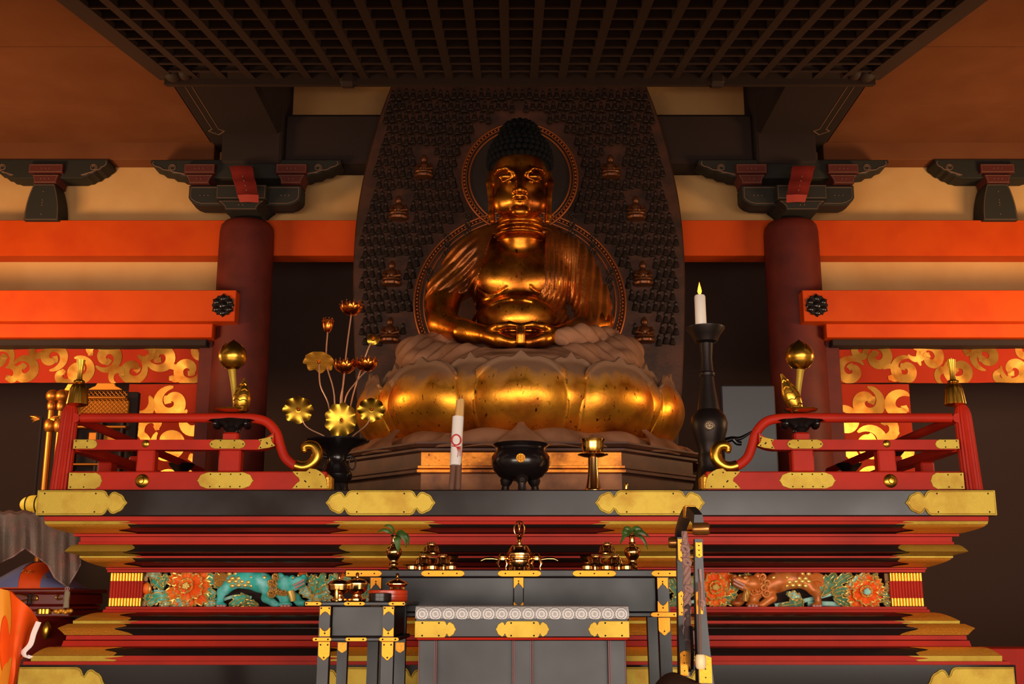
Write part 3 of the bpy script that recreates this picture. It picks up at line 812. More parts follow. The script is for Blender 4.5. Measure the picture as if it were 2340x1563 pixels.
ob = offs(40, 1530); Yb_ = YA + ob; hb2 = (Zp(1524, Yb_) - Zp(1612, Yb_)) / 2
for px, L, l, r in ((40, 128, 0, 1), (855, 128, 1, 1), (1495, 128, 1, 1), (2320, 128, 1, 0)):
    w = L * s0; dx = w / 2 if px == 40 else (-w / 2 if px == 2320 else 0)
    fit('gilt_base_fitting', altar, cloud_plate(w, hb2, l, r, .8), px, 1568, Yb_ - .0005, GOLDG, .007, dx)
# strapped end blocks of the frieze
for sx in (0, 1):
    xa, xb = Xp(256, 1345, YP), Xp(331, 1345, YP)
    if sx: xa, xb = 2 * AC - xb, 2 * AC - xa
    za, zb_ = Zp(1385, YP - .06), Zp(1309.5, YP - .06); n = 11
    def blk(z0, z1, y, mt, nm, rr):
        m = MB(); w = (xb - xa) / n
        for k in range(n):
            m.lathe([(rr, 0), (rr, z1 - z0)], (xa + w * (k + .5), y, z0), 12)
        m.box(xa + .004, xb - .004, y, YP + .09, z0 + .001, z1 - .001); return m.build(nm, mt, altar)
    w = (xb - xa) / n; bl = blk(za + .042, zb_ - .042, YP - .035, RED, 'bound_block', w * .56)
    blk(za, za + .042, YP - .042, GOLDP, 'gilt_band', w * .6); blk(zb_ - .042, zb_, YP - .042, GOLDP, 'gilt_band', w * .6)
    x = AC - HW + OP + .09 if not sx else AC + HW - OP - .09; d = -1 if not sx else 1
    m = MB(); m.box(x - .02 - .03, x + .02 + .03, YP + .02, YBK - .1, za, zb_); m.build('side_panel', REDD, altar)

# ---- the carved friezes: peonies, leaves and a shaggy lion in openwork
YF = YP + .03
def FP(px, py, d=0.0): return P(px, py, YF - d)
sf = mpp(1345, YF)
def peony(par, px, py, R, n=9, d=.03, back=False, seed=1, mt=PEONY):
    rnd = random.Random(seed); c = FP(px, py, d); m = MB(); R *= sf
    for ring, (k, rr, lift) in enumerate(((n, 1.0, .0), (n - 3, .66, .020), (4, .30, .034))):
        for i in range(k):
            a = 2 * PI * i / k + ring * .5 + rnd.uniform(-.12, .12); w = PI / k * 1.15; rl = R * rr * rnd.uniform(.88, 1.08)
            def fn(u, v, a=a, w=w, rl=rl, lift=lift):
                q = (u - .5) * 2; r = rl * (.10 + .90 * v) * (1 - .16 * q * q * v) * (1 + .075 * v * math.cos(q * 11))
                an = a + q * w * (.55 + .55 * math.sin(PI * min(v, .75) / 1.1))
                return c + Vector((r * math.cos(an), -(lift + .034 * v * v - .024 * v ** 4 - .020 * (1 - abs(q)) * v * (1 - .5 * v) + .006 * math.cos(q * 9) * v), r * math.sin(an)))
            m.cur = 0; m.slab(fn, 14, 8, -.004)
            m.cur = 1; m.tube([fn(t / 14, 1) + Vector((0, -.003, 0)) for t in range(15)], .0052, 5)
    m.build('carved_peony', [mt, GILTP], par)
    m = MB()
    for i in range(14):
        an = 2.4 * i; r = R * .035 * math.sqrt(i); m.ball(c + Vector((r * math.cos(an), -.052, r * math.sin(an))), .009, 8, 6)
    m.build('carved_peony_centre', PALE if back else GILTP, par)
def leaf(par, pts, w, d=.02, mt=LEAFG, lob=3, curl=.02):
    """a lobed leaf along pixel points, with a gilt edge and midrib"""
    mid = smooth_path([FP(x, y, d + curl * math.sin(PI * i / (len(pts) - 1))) for i, (x, y) in enumerate(pts)], 6); N = len(mid) - 1; w *= sf
    def fn(u, v):
        i = min(int(v * N), N - 1); p = mid[i].lerp(mid[i + 1], v * N - i); t = (mid[min(i + 1, N)] - mid[max(i - 1, 0)]).normalized(); s = Vector((-t.z, 0, t.x))
        q = (u - .5) * 2; hw = w * (math.sin(PI * min(1, v ** .75)) ** .8) * (1 + .34 * (2 * ((v * lob) % 1.0) - 1) * (1 if v < .9 else .3)) * (.98 if v < .99 else 0) + .002
        return p + s * (q * hw) + t * (.35 * abs(q) * hw) + Vector((0, -.014 * abs(q) ** 1.4 + .006 * math.sin(v * 20), 0))
    m = MB(); m.slab(fn, 6, 30, -.006); m.cur = 1
    m.tube([fn(.5, k / 12) + Vector((0, -.003, 0)) for k in range(13)], .0028, 5)
    for e in (0, 1): m.tube([fn(e, k / 30) + Vector((0, -.002, 0)) for k in range(31)], .0032, 5)
    m.build('carved_leaf', [mt, GILTP], par)
def branch(par, pts, r, d=.012, mt=PALE):
    MB().tube(smooth_path([FP(x, y, d) for x, y in pts], 6), r * sf, 8).build('carved_branch', mt, par)
def bud(par, px, py, r, d=.04):
    c = FP(px, py, d); m = MB(); r *= sf; m.ball(c, (r, r * .8, r * 1.1)); m.cur = 1
    for k in range(5):
        a = -PI / 2 + (k - 2) * .6
        m.tube([c + Vector((r * 1.02 * math.sin(t) * math.cos(a + PI / 2) * .9, -r * .82 * math.cos((k - 2) * .5) * max(.15, math.sin(t)), r * 1.12 * math.cos(t))) for t in [.1 + .28 * q for q in range(9)]], .0028, 5)
    m.build('carved_bud', [PEONY, GILTP], par)
fl = thing('carved_frieze', 'openwork frieze of orange peonies and a turquoise lion left of the tables', 'carving', tuple(FP(560, 1386)), 'carved friezes on the altar')
fr_ = thing('carved_frieze', 'openwork frieze of orange peonies and a golden brown lion right of the gong stand', 'carving', tuple(FP(1830, 1386)), 'carved friezes on the altar')
peony(fl, 430, 1339, 52, 9, .035, seed=3)
for pts, w in (([(1560, 1375), (1545, 1345), (1530, 1318)], 13), ([(1562, 1372), (1575, 1345), (1584, 1318)], 11), ([(1575, 1380), (1550, 1376), (1522, 1384)], 11), ([(1534, 1352), (1520, 1342), (1508, 1322)], 10)): leaf(fr_, pts, w, .022, OLIVE)
for pts, w in (([(830, 1372), (822, 1345), (816, 1316)], 12), ([(832, 1372), (846, 1350), (858, 1322)], 11), ([(826, 1378), (852, 1374), (876, 1382)], 10)): leaf(fl, pts, w, .022, LEAFG)
peony(fl, 905, 1342, 40, 8, .03, seed=9); peony(fr_, 1455, 1342, 40, 8, .03, seed=11)
branch(fl, [(790, 1376), (830, 1374), (880, 1370)], 4); branch(fr_, [(1590, 1374), (1560, 1376), (1490, 1366)], 4)
bud(fl, 335, 1345, 12); bud(fl, 692, 1316, 12); bud(fl, 782, 1320, 9, .02)
for pts, w, mt in (([(345, 1318), (360, 1328), (372, 1346)], 13, LEAFG), ([(338, 1312), (358, 1314), (368, 1326)], 8, PALE), ([(372, 1340), (376, 1325), (380, 1312)], 9, LEAFG),
                   ([(392, 1372), (365, 1366), (338, 1383)], 12, LEAFG), ([(394, 1378), (380, 1380), (366, 1386)], 7, PALE), ([(346, 1350), (340, 1366), (330, 1362)], 7, LEAFG),
                   ([(515, 1344), (498, 1328), (474, 1314)], 14, LEAFG), ([(512, 1340), (514, 1326), (508, 1316)], 9, OLIVE), ([(468, 1346), (482, 1356), (488, 1368)], 11, LEAFG),
                   ([(440, 1374), (415, 1376), (392, 1386)], 10, PALE), ([(500, 1378), (485, 1380), (468, 1385)], 8, PALE), ([(570, 1366), (548, 1370), (526, 1386)], 11, LEAFG), ([(590, 1384), (570, 1378), (548, 1384)], 7, OLIVE),
                   ([(714, 1364), (728, 1336), (742, 1311)], 13, LEAFG), ([(712, 1362), (716, 1335), (722, 1314)], 8, LEAFG), ([(712, 1366), (698, 1352), (684, 1340)], 10, PALE), ([(716, 1368), (738, 1352), (760, 1346)], 12, LEAFG),
                   ([(712, 1372), (740, 1362), (764, 1372)], 8, PALE), ([(750, 1345), (760, 1325), (770, 1312)], 10, LEAFG), ([(700, 1328), (712, 1322), (722, 1318)], 7, LEAFG), ([(772, 1342), (790, 1330), (800, 1314)], 9, LEAFG)):
    leaf(fl, pts, w, .022, mt)
branch(fl, [(352, 1350), (376, 1352), (392, 1356)], 3.5); branch(fl, [(375, 1370), (410, 1368), (440, 1378), (475, 1374), (500, 1370)], 5); branch(fl, [(505, 1372), (540, 1362), (575, 1366)], 4)
branch(fl, [(700, 1350), (706, 1330), (695, 1320)], 2.5); branch(fl, [(690, 1382), (720, 1372), (760, 1378)], 5)
peony(fr_, 1632, 1342, 46, 8, .04, seed=5); peony(fr_, 1975, 1352, 44, 9, .03, True, seed=8)
for pts, w, mt in (([(1664, 1372), (1676, 1345), (1682, 1316)], 10, OLIVE), ([(1632, 1380), (1660, 1372), (1688, 1378)], 10, OLIVE), ([(1690, 1318), (1705, 1320), (1716, 1316)], 9, OLIVE),
                   ([(1876, 1362), (1868, 1335), (1862, 1310)], 13, OLIVE), ([(1878, 1362), (1890, 1335), (1908, 1311)], 15, OLIVE), ([(1880, 1350), (1884, 1338), (1886, 1326)], 6, PALE), ([(1900, 1345), (1922, 1325), (1944, 1312)], 10, OLIVE),
                   ([(1936, 1345), (1955, 1330), (1976, 1311)], 10, PALE), ([(1900, 1358), (1925, 1350), (1940, 1362)], 9, OLIVE), ([(1905, 1366), (1925, 1374), (1940, 1384)], 10, OLIVE), ([(1830, 1372), (1815, 1362), (1798, 1356)], 9, PALE),
                   ([(1835, 1372), (1820, 1380), (1780, 1385)], 11, OLIVE), ([(2020, 1345), (2030, 1338), (2024, 1330)], 7, OLIVE), ([(2016, 1372), (2026, 1378), (2034, 1384)], 8, OLIVE), ([(2010, 1355), (2024, 1358), (2036, 1350)], 7, OLIVE), ([(1990, 1318), (1998, 1316), (2004, 1322)], 6, OLIVE)):
    leaf(fr_, pts, w, .022, mt)
branch(fr_, [(1636, 1370), (1664, 1370), (1690, 1378)], 4); branch(fr_, [(1676, 1346), (1680, 1366), (1692, 1378)], 3); branch(fr_, [(1770, 1384), (1830, 1374), (1880, 1362), (1930, 1350), (1960, 1352)], 5); branch(fr_, [(1845, 1380), (1900, 1380), (1940, 1386)], 6)
def lion(par, px, flip, coat, mane_m, belly):
    """crouching lion, drawn facing right about pixel px; flip turns it to face left"""
    d = -1 if flip else 1
    def q(x, y, dep=.03): return tuple(FP(px + d * x, y, dep))
    lo = FP(px - 130, 1389, .16); hi = FP(px + 130, 1305, -.06)
    F = Field((min(lo.x, hi.x), YF - .17, lo.z), (max(lo.x, hi.x), YF + .06, hi.z), .0038)
    r = lambda v: v * sf
    F.path([q(-62, 1328), q(-30, 1322, .045), q(5, 1330, .05), q(30, 1340, .05)], [r(17), r(20), r(21), r(20)], .03)
    F.path([q(-62, 1334, .05), q(-76, 1348, .06), q(-84, 1352, .06), q(-88, 1378, .06)], [r(16), r(11), r(9), r(8)], .015)
    F.ell(q(-84, 1383, .07), (r(12), r(9), r(6)), .012)
    F.path([q(28, 1352, .05), q(18, 1366, .07), q(40, 1382, .08)], [r(14), r(10), r(8)], .015)
    F.ell(q(62, 1382, .09), (r(16), r(10), r(6)), .012); F.ell(q(98, 1378, .07), (r(14), r(10), r(7)), .01)
    F.path([q(45, 1350, .05), q(60, 1368, .07), q(66, 1380, .08)], [r(13), r(10), r(8)], .015); F.path([q(60, 1350, .04), q(86, 1366, .06), q(96, 1378, .06)], [r(11), r(9), r(7)], .015)
    F.ell(q(62, 1334, .075), (r(22), r(20), r(19)), .02)
    F.path([q(72, 1334, .085), q(104, 1322, .09)], [r(13), r(8)], .012); F.path([q(74, 1346, .085), q(104, 1334, .085)], [r(10), r(5)], .008)
    F.ell(q(78, 1320, .105), (r(7), r(8), r(6)), .008); F.ell(q(104, 1317, .10), (r(7), r(8), r(5)), .006)
    F.ell(q(50, 1316, .09), (r(9), r(5), r(7)), .006)
    F.path([q(108, 1328, .115), q(76, 1341, .115)], r(2.2), .003, 'cut')
    F.build('lion_body', coat, par)
    m = MB(); rnd = random.Random(4)
    for k in range(22):
        y = 1312 + 8.6 * (k // 6) + rnd.uniform(-1.2, 1.2); x = -66 + (k % 6) * 14.5 + (7 if (k // 6) % 2 else 0)
        m.ball(FP(px + d * x, y, .046 + r(20) * math.sqrt(max(.05, 1 - ((y - 1328) / 20) ** 2))), (r(6), r(3.6), r(4.8)), 12, 8)
    m.build('coat_spots', GILTP, par)
    m = MB()
    for cx, cy, rr in ((44, 1330, 13), (36, 1344, 12), (50, 1348, 12), (30, 1356, 9), (58, 1352, 9), (40, 1318, 9), (30, 1332, 9)):
        pts = [FP(px + d * (cx + rr * (1 - k / 26) * math.cos(.5 * k)), cy + rr * (1 - k / 26) * math.sin(.5 * k), .088 + .0012 * k) for k in range(22)]
        m.tube(pts, [r(3.6 * (1 - .02 * k)) for k in range(22)], 7)
    m.build('curled_mane', mane_m, par)
    m = MB()
    for k in range(4):
        m.tube(smooth_path([FP(px + d * x, y + 4 * k, .05 + .006 * k) for x, y in ((-66, 1316), (-84, 1312), (-98, 1318), (-92, 1326), (-70, 1330))], 5), [r(4)] * 10 + [r(4 - .28 * j) for j in range(11)], 7)
    m.build('lion_tail', mane_m, par)
    m = MB(); m.tube([FP(px + d * x, y, .122) for x, y in ((106, 1324), (98, 1329), (90, 1333), (80, 1338))], r(2.4), 7)
    m.tube([FP(px + d * x, y, .118) for x, y in ((106, 1332), (96, 1338), (84, 1344))], r(2.2), 7)
    for k in range(3):
        m.ball(FP(px + d * (54 + 8 * k), 1385, .13), (r(4), r(4), r(3.5)), 8, 6); m.ball(FP(px + d * (-92 + 7 * k), 1385, .11), (r(4), r(4), r(3.5)), 8, 6)
    m.build('gums_and_claws', PINK, par)
    m = MB()
    for x, y in ((92, 1313), (80, 1318)): m.ball(FP(px + d * x, y + 2, .128), r(3), 10, 8)
    m.build('eyes', GILTP, par)
    m = MB(); m.tube([FP(px + d * x, y, .1) for x, y in ((74, 1350), (78, 1362), (80, 1374))], [r(8), r(8), r(6)], 10); m.build('chest_ruff', belly, par)
lion(fl, 590, False, TEAL, MANE, GILTP); lion(fr_, 1782, True, LIONO, LIONO, MANE)
# =============================== BALUSTRADES ON THE ALTAR ===============================
YR = YA + .07
def balustrade(sx):
    side = 'right' if sx else 'left'
    def X(px, py, Y=YR): x = Xp(px, py, Y); return 2 * AC - x if sx else x
    d = -1 if sx else 1
    t = thing('balustrade', 'red lacquer balustrade with gilt fittings on the %s of the altar top' % side, 'balustrade', (X(320, 1100), YR + .06, ZT), 'balustrades on the altar')
    D = .10; s = mpp(1060, YR)
    def rail(name, pxa, pxb, pya, pyb, y=YR, dep=D, mt=RED, par=t):
        return box(name, mt, X(pxa, pyb, y), X(pxb, pyb, y), y, y + dep, Zp(pyb, y) if pyb < 1117 else ZT, Zp(pya, y), par, .006)
    # ground rail with a curved gilt nose
    rail('bottom_rail', 160, 745, 1077, 1118)
    # middle rail, swept up at its free end
    za, zb_ = Zp(1027, YR), Zp(1004, YR); N = 24; V = []
    xa, xb, xe = X(172, 1015), X(585, 1015), X(624, 1015)
    pts = [(xa + (xb - xa) * k / 4, 0) for k in range(5)] + [(xb + (xe - xb) * k / 8, .026 * (k / 8) ** 2) for k in range(1, 9)]
    m = MB()
    V = []
    for x, dz in pts:
        V += [(x, YR + .01, za + dz), (x, YR + .09, za + dz), (x, YR + .09, zb_ + dz * 1.5), (x, YR + .01, zb_ + dz * 1.5)]
    F = [(i * 4 + k, i * 4 + (k + 1) % 4, i * 4 + 4 + (k + 1) % 4, i * 4 + 4 + k) for i in range(len(pts) - 1) for k in range(4)] + [(0, 1, 2, 3), tuple(len(V) - 1 - i for i in range(4))]
    if sx: F = [f[::-1] for f in F]
    m.add(V, F).build('middle_rail', RED, t)
    # round hand rail ending in a long S and a gilt curl
    yc = YR + .05
    path = [(186, 955), (300, 955), (420, 955), (540, 955), (585, 957), (612, 966), (632, 990), (641, 1020), (652, 1046), (672, 1063), (690, 1068)]
    pts = smooth_path([(X(a, b, yc), yc, Zp(b, yc)) for a, b in path], 6)
    MB().tube(pts, 11 * s, 18).build('hand_rail', RED, t)
    m = MB(); curl = [(676, 1064), (692, 1068), (708, 1064), (721, 1052), (725, 1036), (719, 1022), (708, 1018), (698, 1021), (696, 1029)]
    pts = smooth_path([(X(a, b, yc), yc - .004, Zp(b, yc)) for a, b in curl], 5)
    n = len(pts); m.tube(pts, [12.5 * s * (1.02 + .1 * math.sin(PI * k / n)) * (1 - .42 * (k / n) ** 3) for k in range(n)], 18); m.ball(pts[-1], 7.6 * s)
    m.build('gilt_curl', GOLDP, t)
    # uprights
    for a, b in ((309, 351), (497, 548)):
        box('baluster', RED, X(a, 1050), X(b, 1050), YR + .015, YR + .09, Zp(1078, YR), Zp(1026, YR), t, .008)
    box('baluster', RED, X(506, 995), X(542, 995), YR + .02, YR + .08, Zp(1006, YR), Zp(986, YR), t, .01)
    # black lotus cup under the hand rail
    m = MB(); cx, cz = X(526, 975), Zp(986, YR); h = Zp(952, YR) - cz
    def cup(u, v):
        a = 2 * PI * u; fl = (.035 + .058 * v ** 2.2 * (1 + .18 * math.cos(2 * a)) + .008 * math.cos(8 * a) * v)
        ex = 1.45 if v > .5 else 1.2
        return Vector((cx + fl * ex * math.cos(a), yc + fl * .75 * math.sin(a), cz + h * (.05 + .85 * v - .35 * max(0, v - .8) * (1 + math.cos(2 * a)))))
    m.grid(cup, 48, 10); m.lathe([(.03, 0), (.042, .02), (.02, .06)], (cx, yc, cz), 20)
    for q in (-1, 1): m.ball((cx + q * .082, yc - .005, cz + h * .58), (.024, .05, .03), 14, 10)
    m.build('lotus_cup', IRONG, t)
    # fluted corner post, slightly splayed, with a gilt bell and flared tip
    b0 = Vector((X(140, 1117, yc + .05), yc + .03, ZT + .004)); b1 = Vector((X(166, 925, yc + .05), yc + .03, Zp(925, yc)))
    ax = (b1 - b0); L = ax.length; r = 20.5 * s
    pf = [(r * 1.12, 0), (r * 1.05, L * .5), (r * .98, L * .84), (r * .94, L * .90), (r * .80, L * .955), (r * .55, L)]
    post = MB().lathe(pf, b0, 64, ax, (16, .10)).build('corner_post', RED, t)
    top = Vector((X(172, 922, yc), yc + .03, Zp(922, yc))); tip = Vector((X(181, 820, yc), yc + .03, Zp(820, yc))); ax = tip - top; L = ax.length
    pf = [(.03, -.012), (r * 1.22, 0), (r * 1.2, L * .05), (r * 1.10, L * .18), (r * 1.0, L * .33), (r * .78, L * .43), (r * .42, L * .475)]
    bell = MB().lathe(pf, top, 64, ax, (9, .11)).build('gilt_bell', GOLDP, post)
    pf = [(r * .40, L * .46), (r * .62, L * .485), (r * .66, L * .505), (r * .6, L * .525), (r * .36, L * .55), (r * .30, L * .62), (r * .34, L * .8), (r * .5, L), (.005, L * .985)]
    MB().lathe(pf, top, 40, ax, (10, .12)).build('gilt_finial', GOLDP, post)
    # gilt fittings on the rails
    def F_(name, out, px, py, mt, Y=YR, th=.005, stud=(), flipx=False):
        if sx: out = [(-a, b) for a, b in reversed(out)]
        c = P(px, py, Y); c.x = X(px, py, Y)
        m = MB().plate(out, c, UX, UZ, th, .002); m.cur = 1
        k = len(out); studs(m, [(c.x + d * a, c.z + b) for a, b in stud], Y - th, .0042)
        return m.build(name, [mt, DARK], t)
    h = 20 * s
    F_('gilt_fitting', cusp_plate(62 * s, h * .95, 1, 1, 1.6), 515, 1098, GOLDG, stud=[(x * s, y * s) for x in (-34, -12, 12, 34) for y in (-14, 14)])
    F_('gilt_fitting', cusp_plate(56 * s, h * .95, 0, 1, 1.0), 185, 1099, GOLDG, stud=[(x * s, y * s) for x in (-22, 8) for y in (-14, 14)])
    h2 = 11 * s
    F_('gilt_fitting', cusp_plate(46 * s, h2, 1, 1, 1.6), 520, 1015, GOLD, YR + .009, stud=[(x * s, y * s) for x in (-16, 16) for y in (-8, 8)] + [(-36 * s, 0), (36 * s, 0)])
    F_('gilt_fitting', cusp_plate(40 * s, h2, 0, 1, 1.3), 188, 1015, GOLDG, YR + .009, stud=[(x * s, y * s) for x in (-14, 12) for y in (-7, 7)])
    # swallow-tail plates
    out = [(-18, -12), (6, -9), (22, -4), (15, 4), (12, 10), (17, 20), (4, 16), (-18, 11), (-12, 3), (-14, -2)]
    F_('gilt_fitting', [(a * s, b * s) for a, b in out], 608, 1015, GOLD, YR + .009, stud=[(-12 * s, -8 * s), (-12 * s, 8 * s), (12 * s, 14 * s), (14 * s, -3 * s), (1.5 * s, 3 * s), (3.2 * s, 1.0 * s)])
    out = [(-44, -20), (36, -20), (34, -2), (28, 12), (18, 20), (8, 25), (-6, 27), (-14, 20), (-45, 20), (-38, 10), (-30, 4), (-28, -2), (-36, -8)]
    F_('gilt_fitting', [(a * s, b * s) for a, b in out], 713, 1097, GOLD, stud=[(x * s, y * s) for x, y in ((-34, -15), (-6, -15), (22, -15), (-34, 15), (-6, 17), (18, 12), (-16, -2), (-14, -4))])
    m = MB(); out = [(36, -20), (46, -20), (46, 0), (40, 14), (26, 25), (8, 25), (18, 20), (28, 12), (34, -2)]
    c = P(713, 1097, YR); m.box(X(700, 1097), X(757, 1097), YR + .004, YR + .11, ZT, Zp(1084, YR), .015); m.build('gilt_rail_end', GOLDD, t)
    for px, py, r0, Y in ((325, 1099, 16, YR), (333, 1014, 9, YR + .009)):
        c = Vector((X(px, py, Y), Y, Zp(py, Y))); rr = r0 * s
        MB().lathe([(rr, 0), (rr * .96, rr * .14), (rr * .7, rr * .34), (rr * .42, rr * .42), (rr * .42, rr * .52), (rr * .34, rr * .6), (.001, rr * .64)], c, 32, Vector((0, -1, 0))).build('gilt_boss', GOLDP, t)
    # the rails turn the corner and run back along the altar's edge
    xs = X(166, 1015, yc); ye = YBK - .2
    MB().tube([(xs, yc, Zp(955, yc)), (xs, ye, Zp(955, yc))], 11 * s, 14).build('side_hand_rail', RED, t)
    box('side_middle_rail', RED, xs - .035, xs + .035, yc + .05, ye, za, zb_, t, .006)
    box('side_bottom_rail', RED, xs - .05, xs + .05, yc + .05, ye, ZT, Zp(1077, YR), t, .006)
    for k in range(5):
        y = YR + .55 + .5 * k
        box('side_baluster', RED, xs - .04, xs + .04, y, y + .11, Zp(1078, YR), Zp(1027, YR), t, .008)
        if k % 2 == 1:
            box('side_baluster', RED, xs - .03, xs + .03, y, y + .1, zb_ - .002, Zp(986, YR), t, .01)
            m = MB(); m.lathe([(.03, 0), (.05, .02), (.085, .055), (.095, .075), (.06, .07)], (xs, y + .05, Zp(986, YR)), 24, None, (6, .12)); m.build('lotus_cup', IRONG, t)
    return t
balustrade(0); balustrade(1)

# gilt lotus buds standing on the hand rails
for sx in (0, 1):
    f = (lambda x: 2 * AC - x) if sx else (lambda x: x); d = -1 if sx else 1; Y = YR + .05; s = mpp(880, Y)
    side = 'right' if sx else 'left'
    zb_ = Zp(955, Y) + 11 * s
    t = thing('lotus_ornament', 'gilt lotus bud with rolled leaf standing on the %s hand rail' % side, 'ornament', (f(Xp(532, 940, Y)), Y, zb_), 'lotus bud ornaments')
    c = Vector((f(Xp(530, 940, Y)), Y, zb_))
    MB().lathe([(.012, .004), (.04, .003), (.088, .012), (.094, .02), (.088, .018), (.04, .01), (.006, .012)], c, 40, None, (10, .06)).build('dish', GOLDP, t)
    top = Vector((f(Xp(531, 778, Y)), Y - .01, Zp(778, Y))); bot = Vector((f(Xp(531, 846, Y)), Y - .01, Zp(846, Y))); h = (top - bot).length; R = 30 * s
    pf = [(.012, 0), (R * .5, h * .05), (R * .85, h * .22), (R, h * .42), (R * .96, h * .58), (R * .76, h * .76), (R * .42, h * .9), (R * .12, h * .98), (.001, h * 1.02)]
    b = MB().lathe(pf, bot, 40).build('lotus_bud', GOLDP, t)
    m = MB()
    for k in range(6):
        a0 = 2 * PI * k / 6 + .3
        def fn(u, v, a0=a0):
            q = (u - .5) * 2; hh = (.08 + .80 * v); wv = .62 * math.sin(PI * (.18 + .8 * v * .98)) ; a = a0 + q * wv
            i = max(j for j in range(len(pf)) if pf[j][1] <= hh * h + 1e-9); i = min(i, len(pf) - 2); tt = (hh * h - pf[i][1]) / (pf[i + 1][1] - pf[i][1]); r = pf[i][0] + (pf[i + 1][0] - pf[i][0]) * tt
            return bot + Vector(((r + .0035) * math.cos(a), (r + .0035) * math.sin(a), hh * h))
        m.slab(fn, 8, 12, -.002)
    m.build('bud_petals', GOLDP, b)
    st = smooth_path([(f(Xp(540, 940, Y)), Y, zb_ + .01), (f(Xp(537, 905, Y)), Y, Zp(905, Y)), (f(Xp(533, 870, Y)), Y, Zp(870, Y)), tuple(bot + Vector((0, 0, .004)))], 6)
    n = len(st); MB().tube(st, [6.5 * s + 3.5 * s * (k / n) ** 3 for k in range(n)], 14).build('stem', GOLD, t)
    # rolled leaf with fish-scale folds
    m = MB(); la = Vector((f(Xp(552, 943, Y)), Y - .03, zb_ + .008)); lb = Vector((f(Xp(563, 868, Y)), Y - .045, Zp(868, Y)))
    if sx: la = Vector((f(Xp(540, 943, Y)), Y - .03, zb_ + .008)); lb = Vector((f(Xp(578, 858, Y)), Y - .045, Zp(858, Y)))
    ax = lb - la; side_v = ax.cross(Vector((0, -1, 0))).normalized()
    def lf(u, v):
        w = 18 * s * (1 - .8 * v ** 2.2) * (.75 + .5 * math.sin(PI * min(1, v * 1.1))); a = (u - .5) * 3.6
        return la + ax * v + side_v * (w * math.sin(a)) + Vector((0, -w * .8 * math.cos(a), 0))
    m.slab(lf, 20, 24, .003)
    for k in range(5):
        v = .1 + .17 * k
        for q in (-1, 1):
            m.tube([lf(.5 + q * .26 * e / 6, v + .05 * math.sin(PI * e / 6)) + Vector((0, -.003, 0)) for e in range(7)], .0028, 6)
    m.build('rolled_leaf', GOLDP, t)
# =============================== THINGS STANDING ON THE ALTAR ===============================
def at(px, py, Y, z=None):
    v = P(px, py, Y)
    if z is not None: v.z = z
    return v
# ---- bronze incense burner
Y = 6.22; s = mpp(1060, Y); c = at(1190, 1117, Y, ZT)
def hz(py): return Zp(py, Y) - ZT
bn = thing('incense_burner', 'round black bronze incense burner on three feet, gilt crest on its belly', 'incense burner', tuple(c))
R = 68 * s
pf = [(.02, hz(1096)), (R * .45, hz(1097)), (R * .72, hz(1090)), (R * .92, hz(1075)), (R * 1.0, hz(1058)), (R * .97, hz(1044)), (R * .88, hz(1034)), (R * .84, hz(1031)), (R * .80, hz(1029)), (R * .82, hz(1026)), (R * .84, hz(1019)), (R * .80, hz(1019)), (R * .74, hz(1034)), (.01, hz(1040))]
MB().lathe(pf, c, 64).build('bowl', IRONG, bn)
MB().lathe([(R * .82, hz(1024)), (R * .93, hz(1019)), (R * .955, hz(1016.5)), (R * .94, hz(1015)), (R * .80, hz(1017)), (R * .78, hz(1022))], c, 64).build('rim', IRONG, bn)
for a in (-PI / 2 + .06, PI / 6 + .06, 5 * PI / 6 + .06):
    m = MB(); e = Vector((math.cos(a), math.sin(a), 0))
    m.tube([c + e * (R * .48) + Vector((0, 0, hz(1088))), c + e * (R * .56) + Vector((0, 0, hz(1100))), c + e * (R * .57) + Vector((0, 0, hz(1110))), c + e * (R * .60) + Vector((0, 0, .004))], [.034, .034, .02, .024], 14)
    for q in (-1, 1):
        sd = Vector((-e.y, e.x, 0)); m.ball(c + e * (R * .64) + sd * (q * .014) + Vector((0, 0, hz(1097))), .012, 10, 8)
    m.ball(c + e * (R * .68) + Vector((0, 0, hz(1103))), .011, 10, 8)
    m.build('foot', IRON, bn)
nrm = Vector((-.02, -1, .18)).normalized(); cc = c + Vector((0, -R * .965, hz(1047)))
m = MB(); cc = at(1190, 1047, Y - R * .985)
m.plate([(.025 * math.cos(k * PI / 18), .025 * math.sin(k * PI / 18)) for k in range(36)], cc + Vector((0, .012, 0)), UX, Vector((0, .16, 1)), .016, .002)
for a, b in (((-.013, -.014), (-.013, .014)), ((.013, -.014), (.013, .014)), ((0, -.019), (0, .019)), ((-.019, 0), (.019, 0)), ((-.01, .011), (.01, .011)), ((-.008, -.008), (.008, -.008))):
    m.tube([cc + Vector((a[0], -.006 + .16 * a[1], a[1])), cc + Vector((b[0], -.006 + .16 * b[1], b[1]))], .002, 5)
m.build('crest', GOLDD, bn)

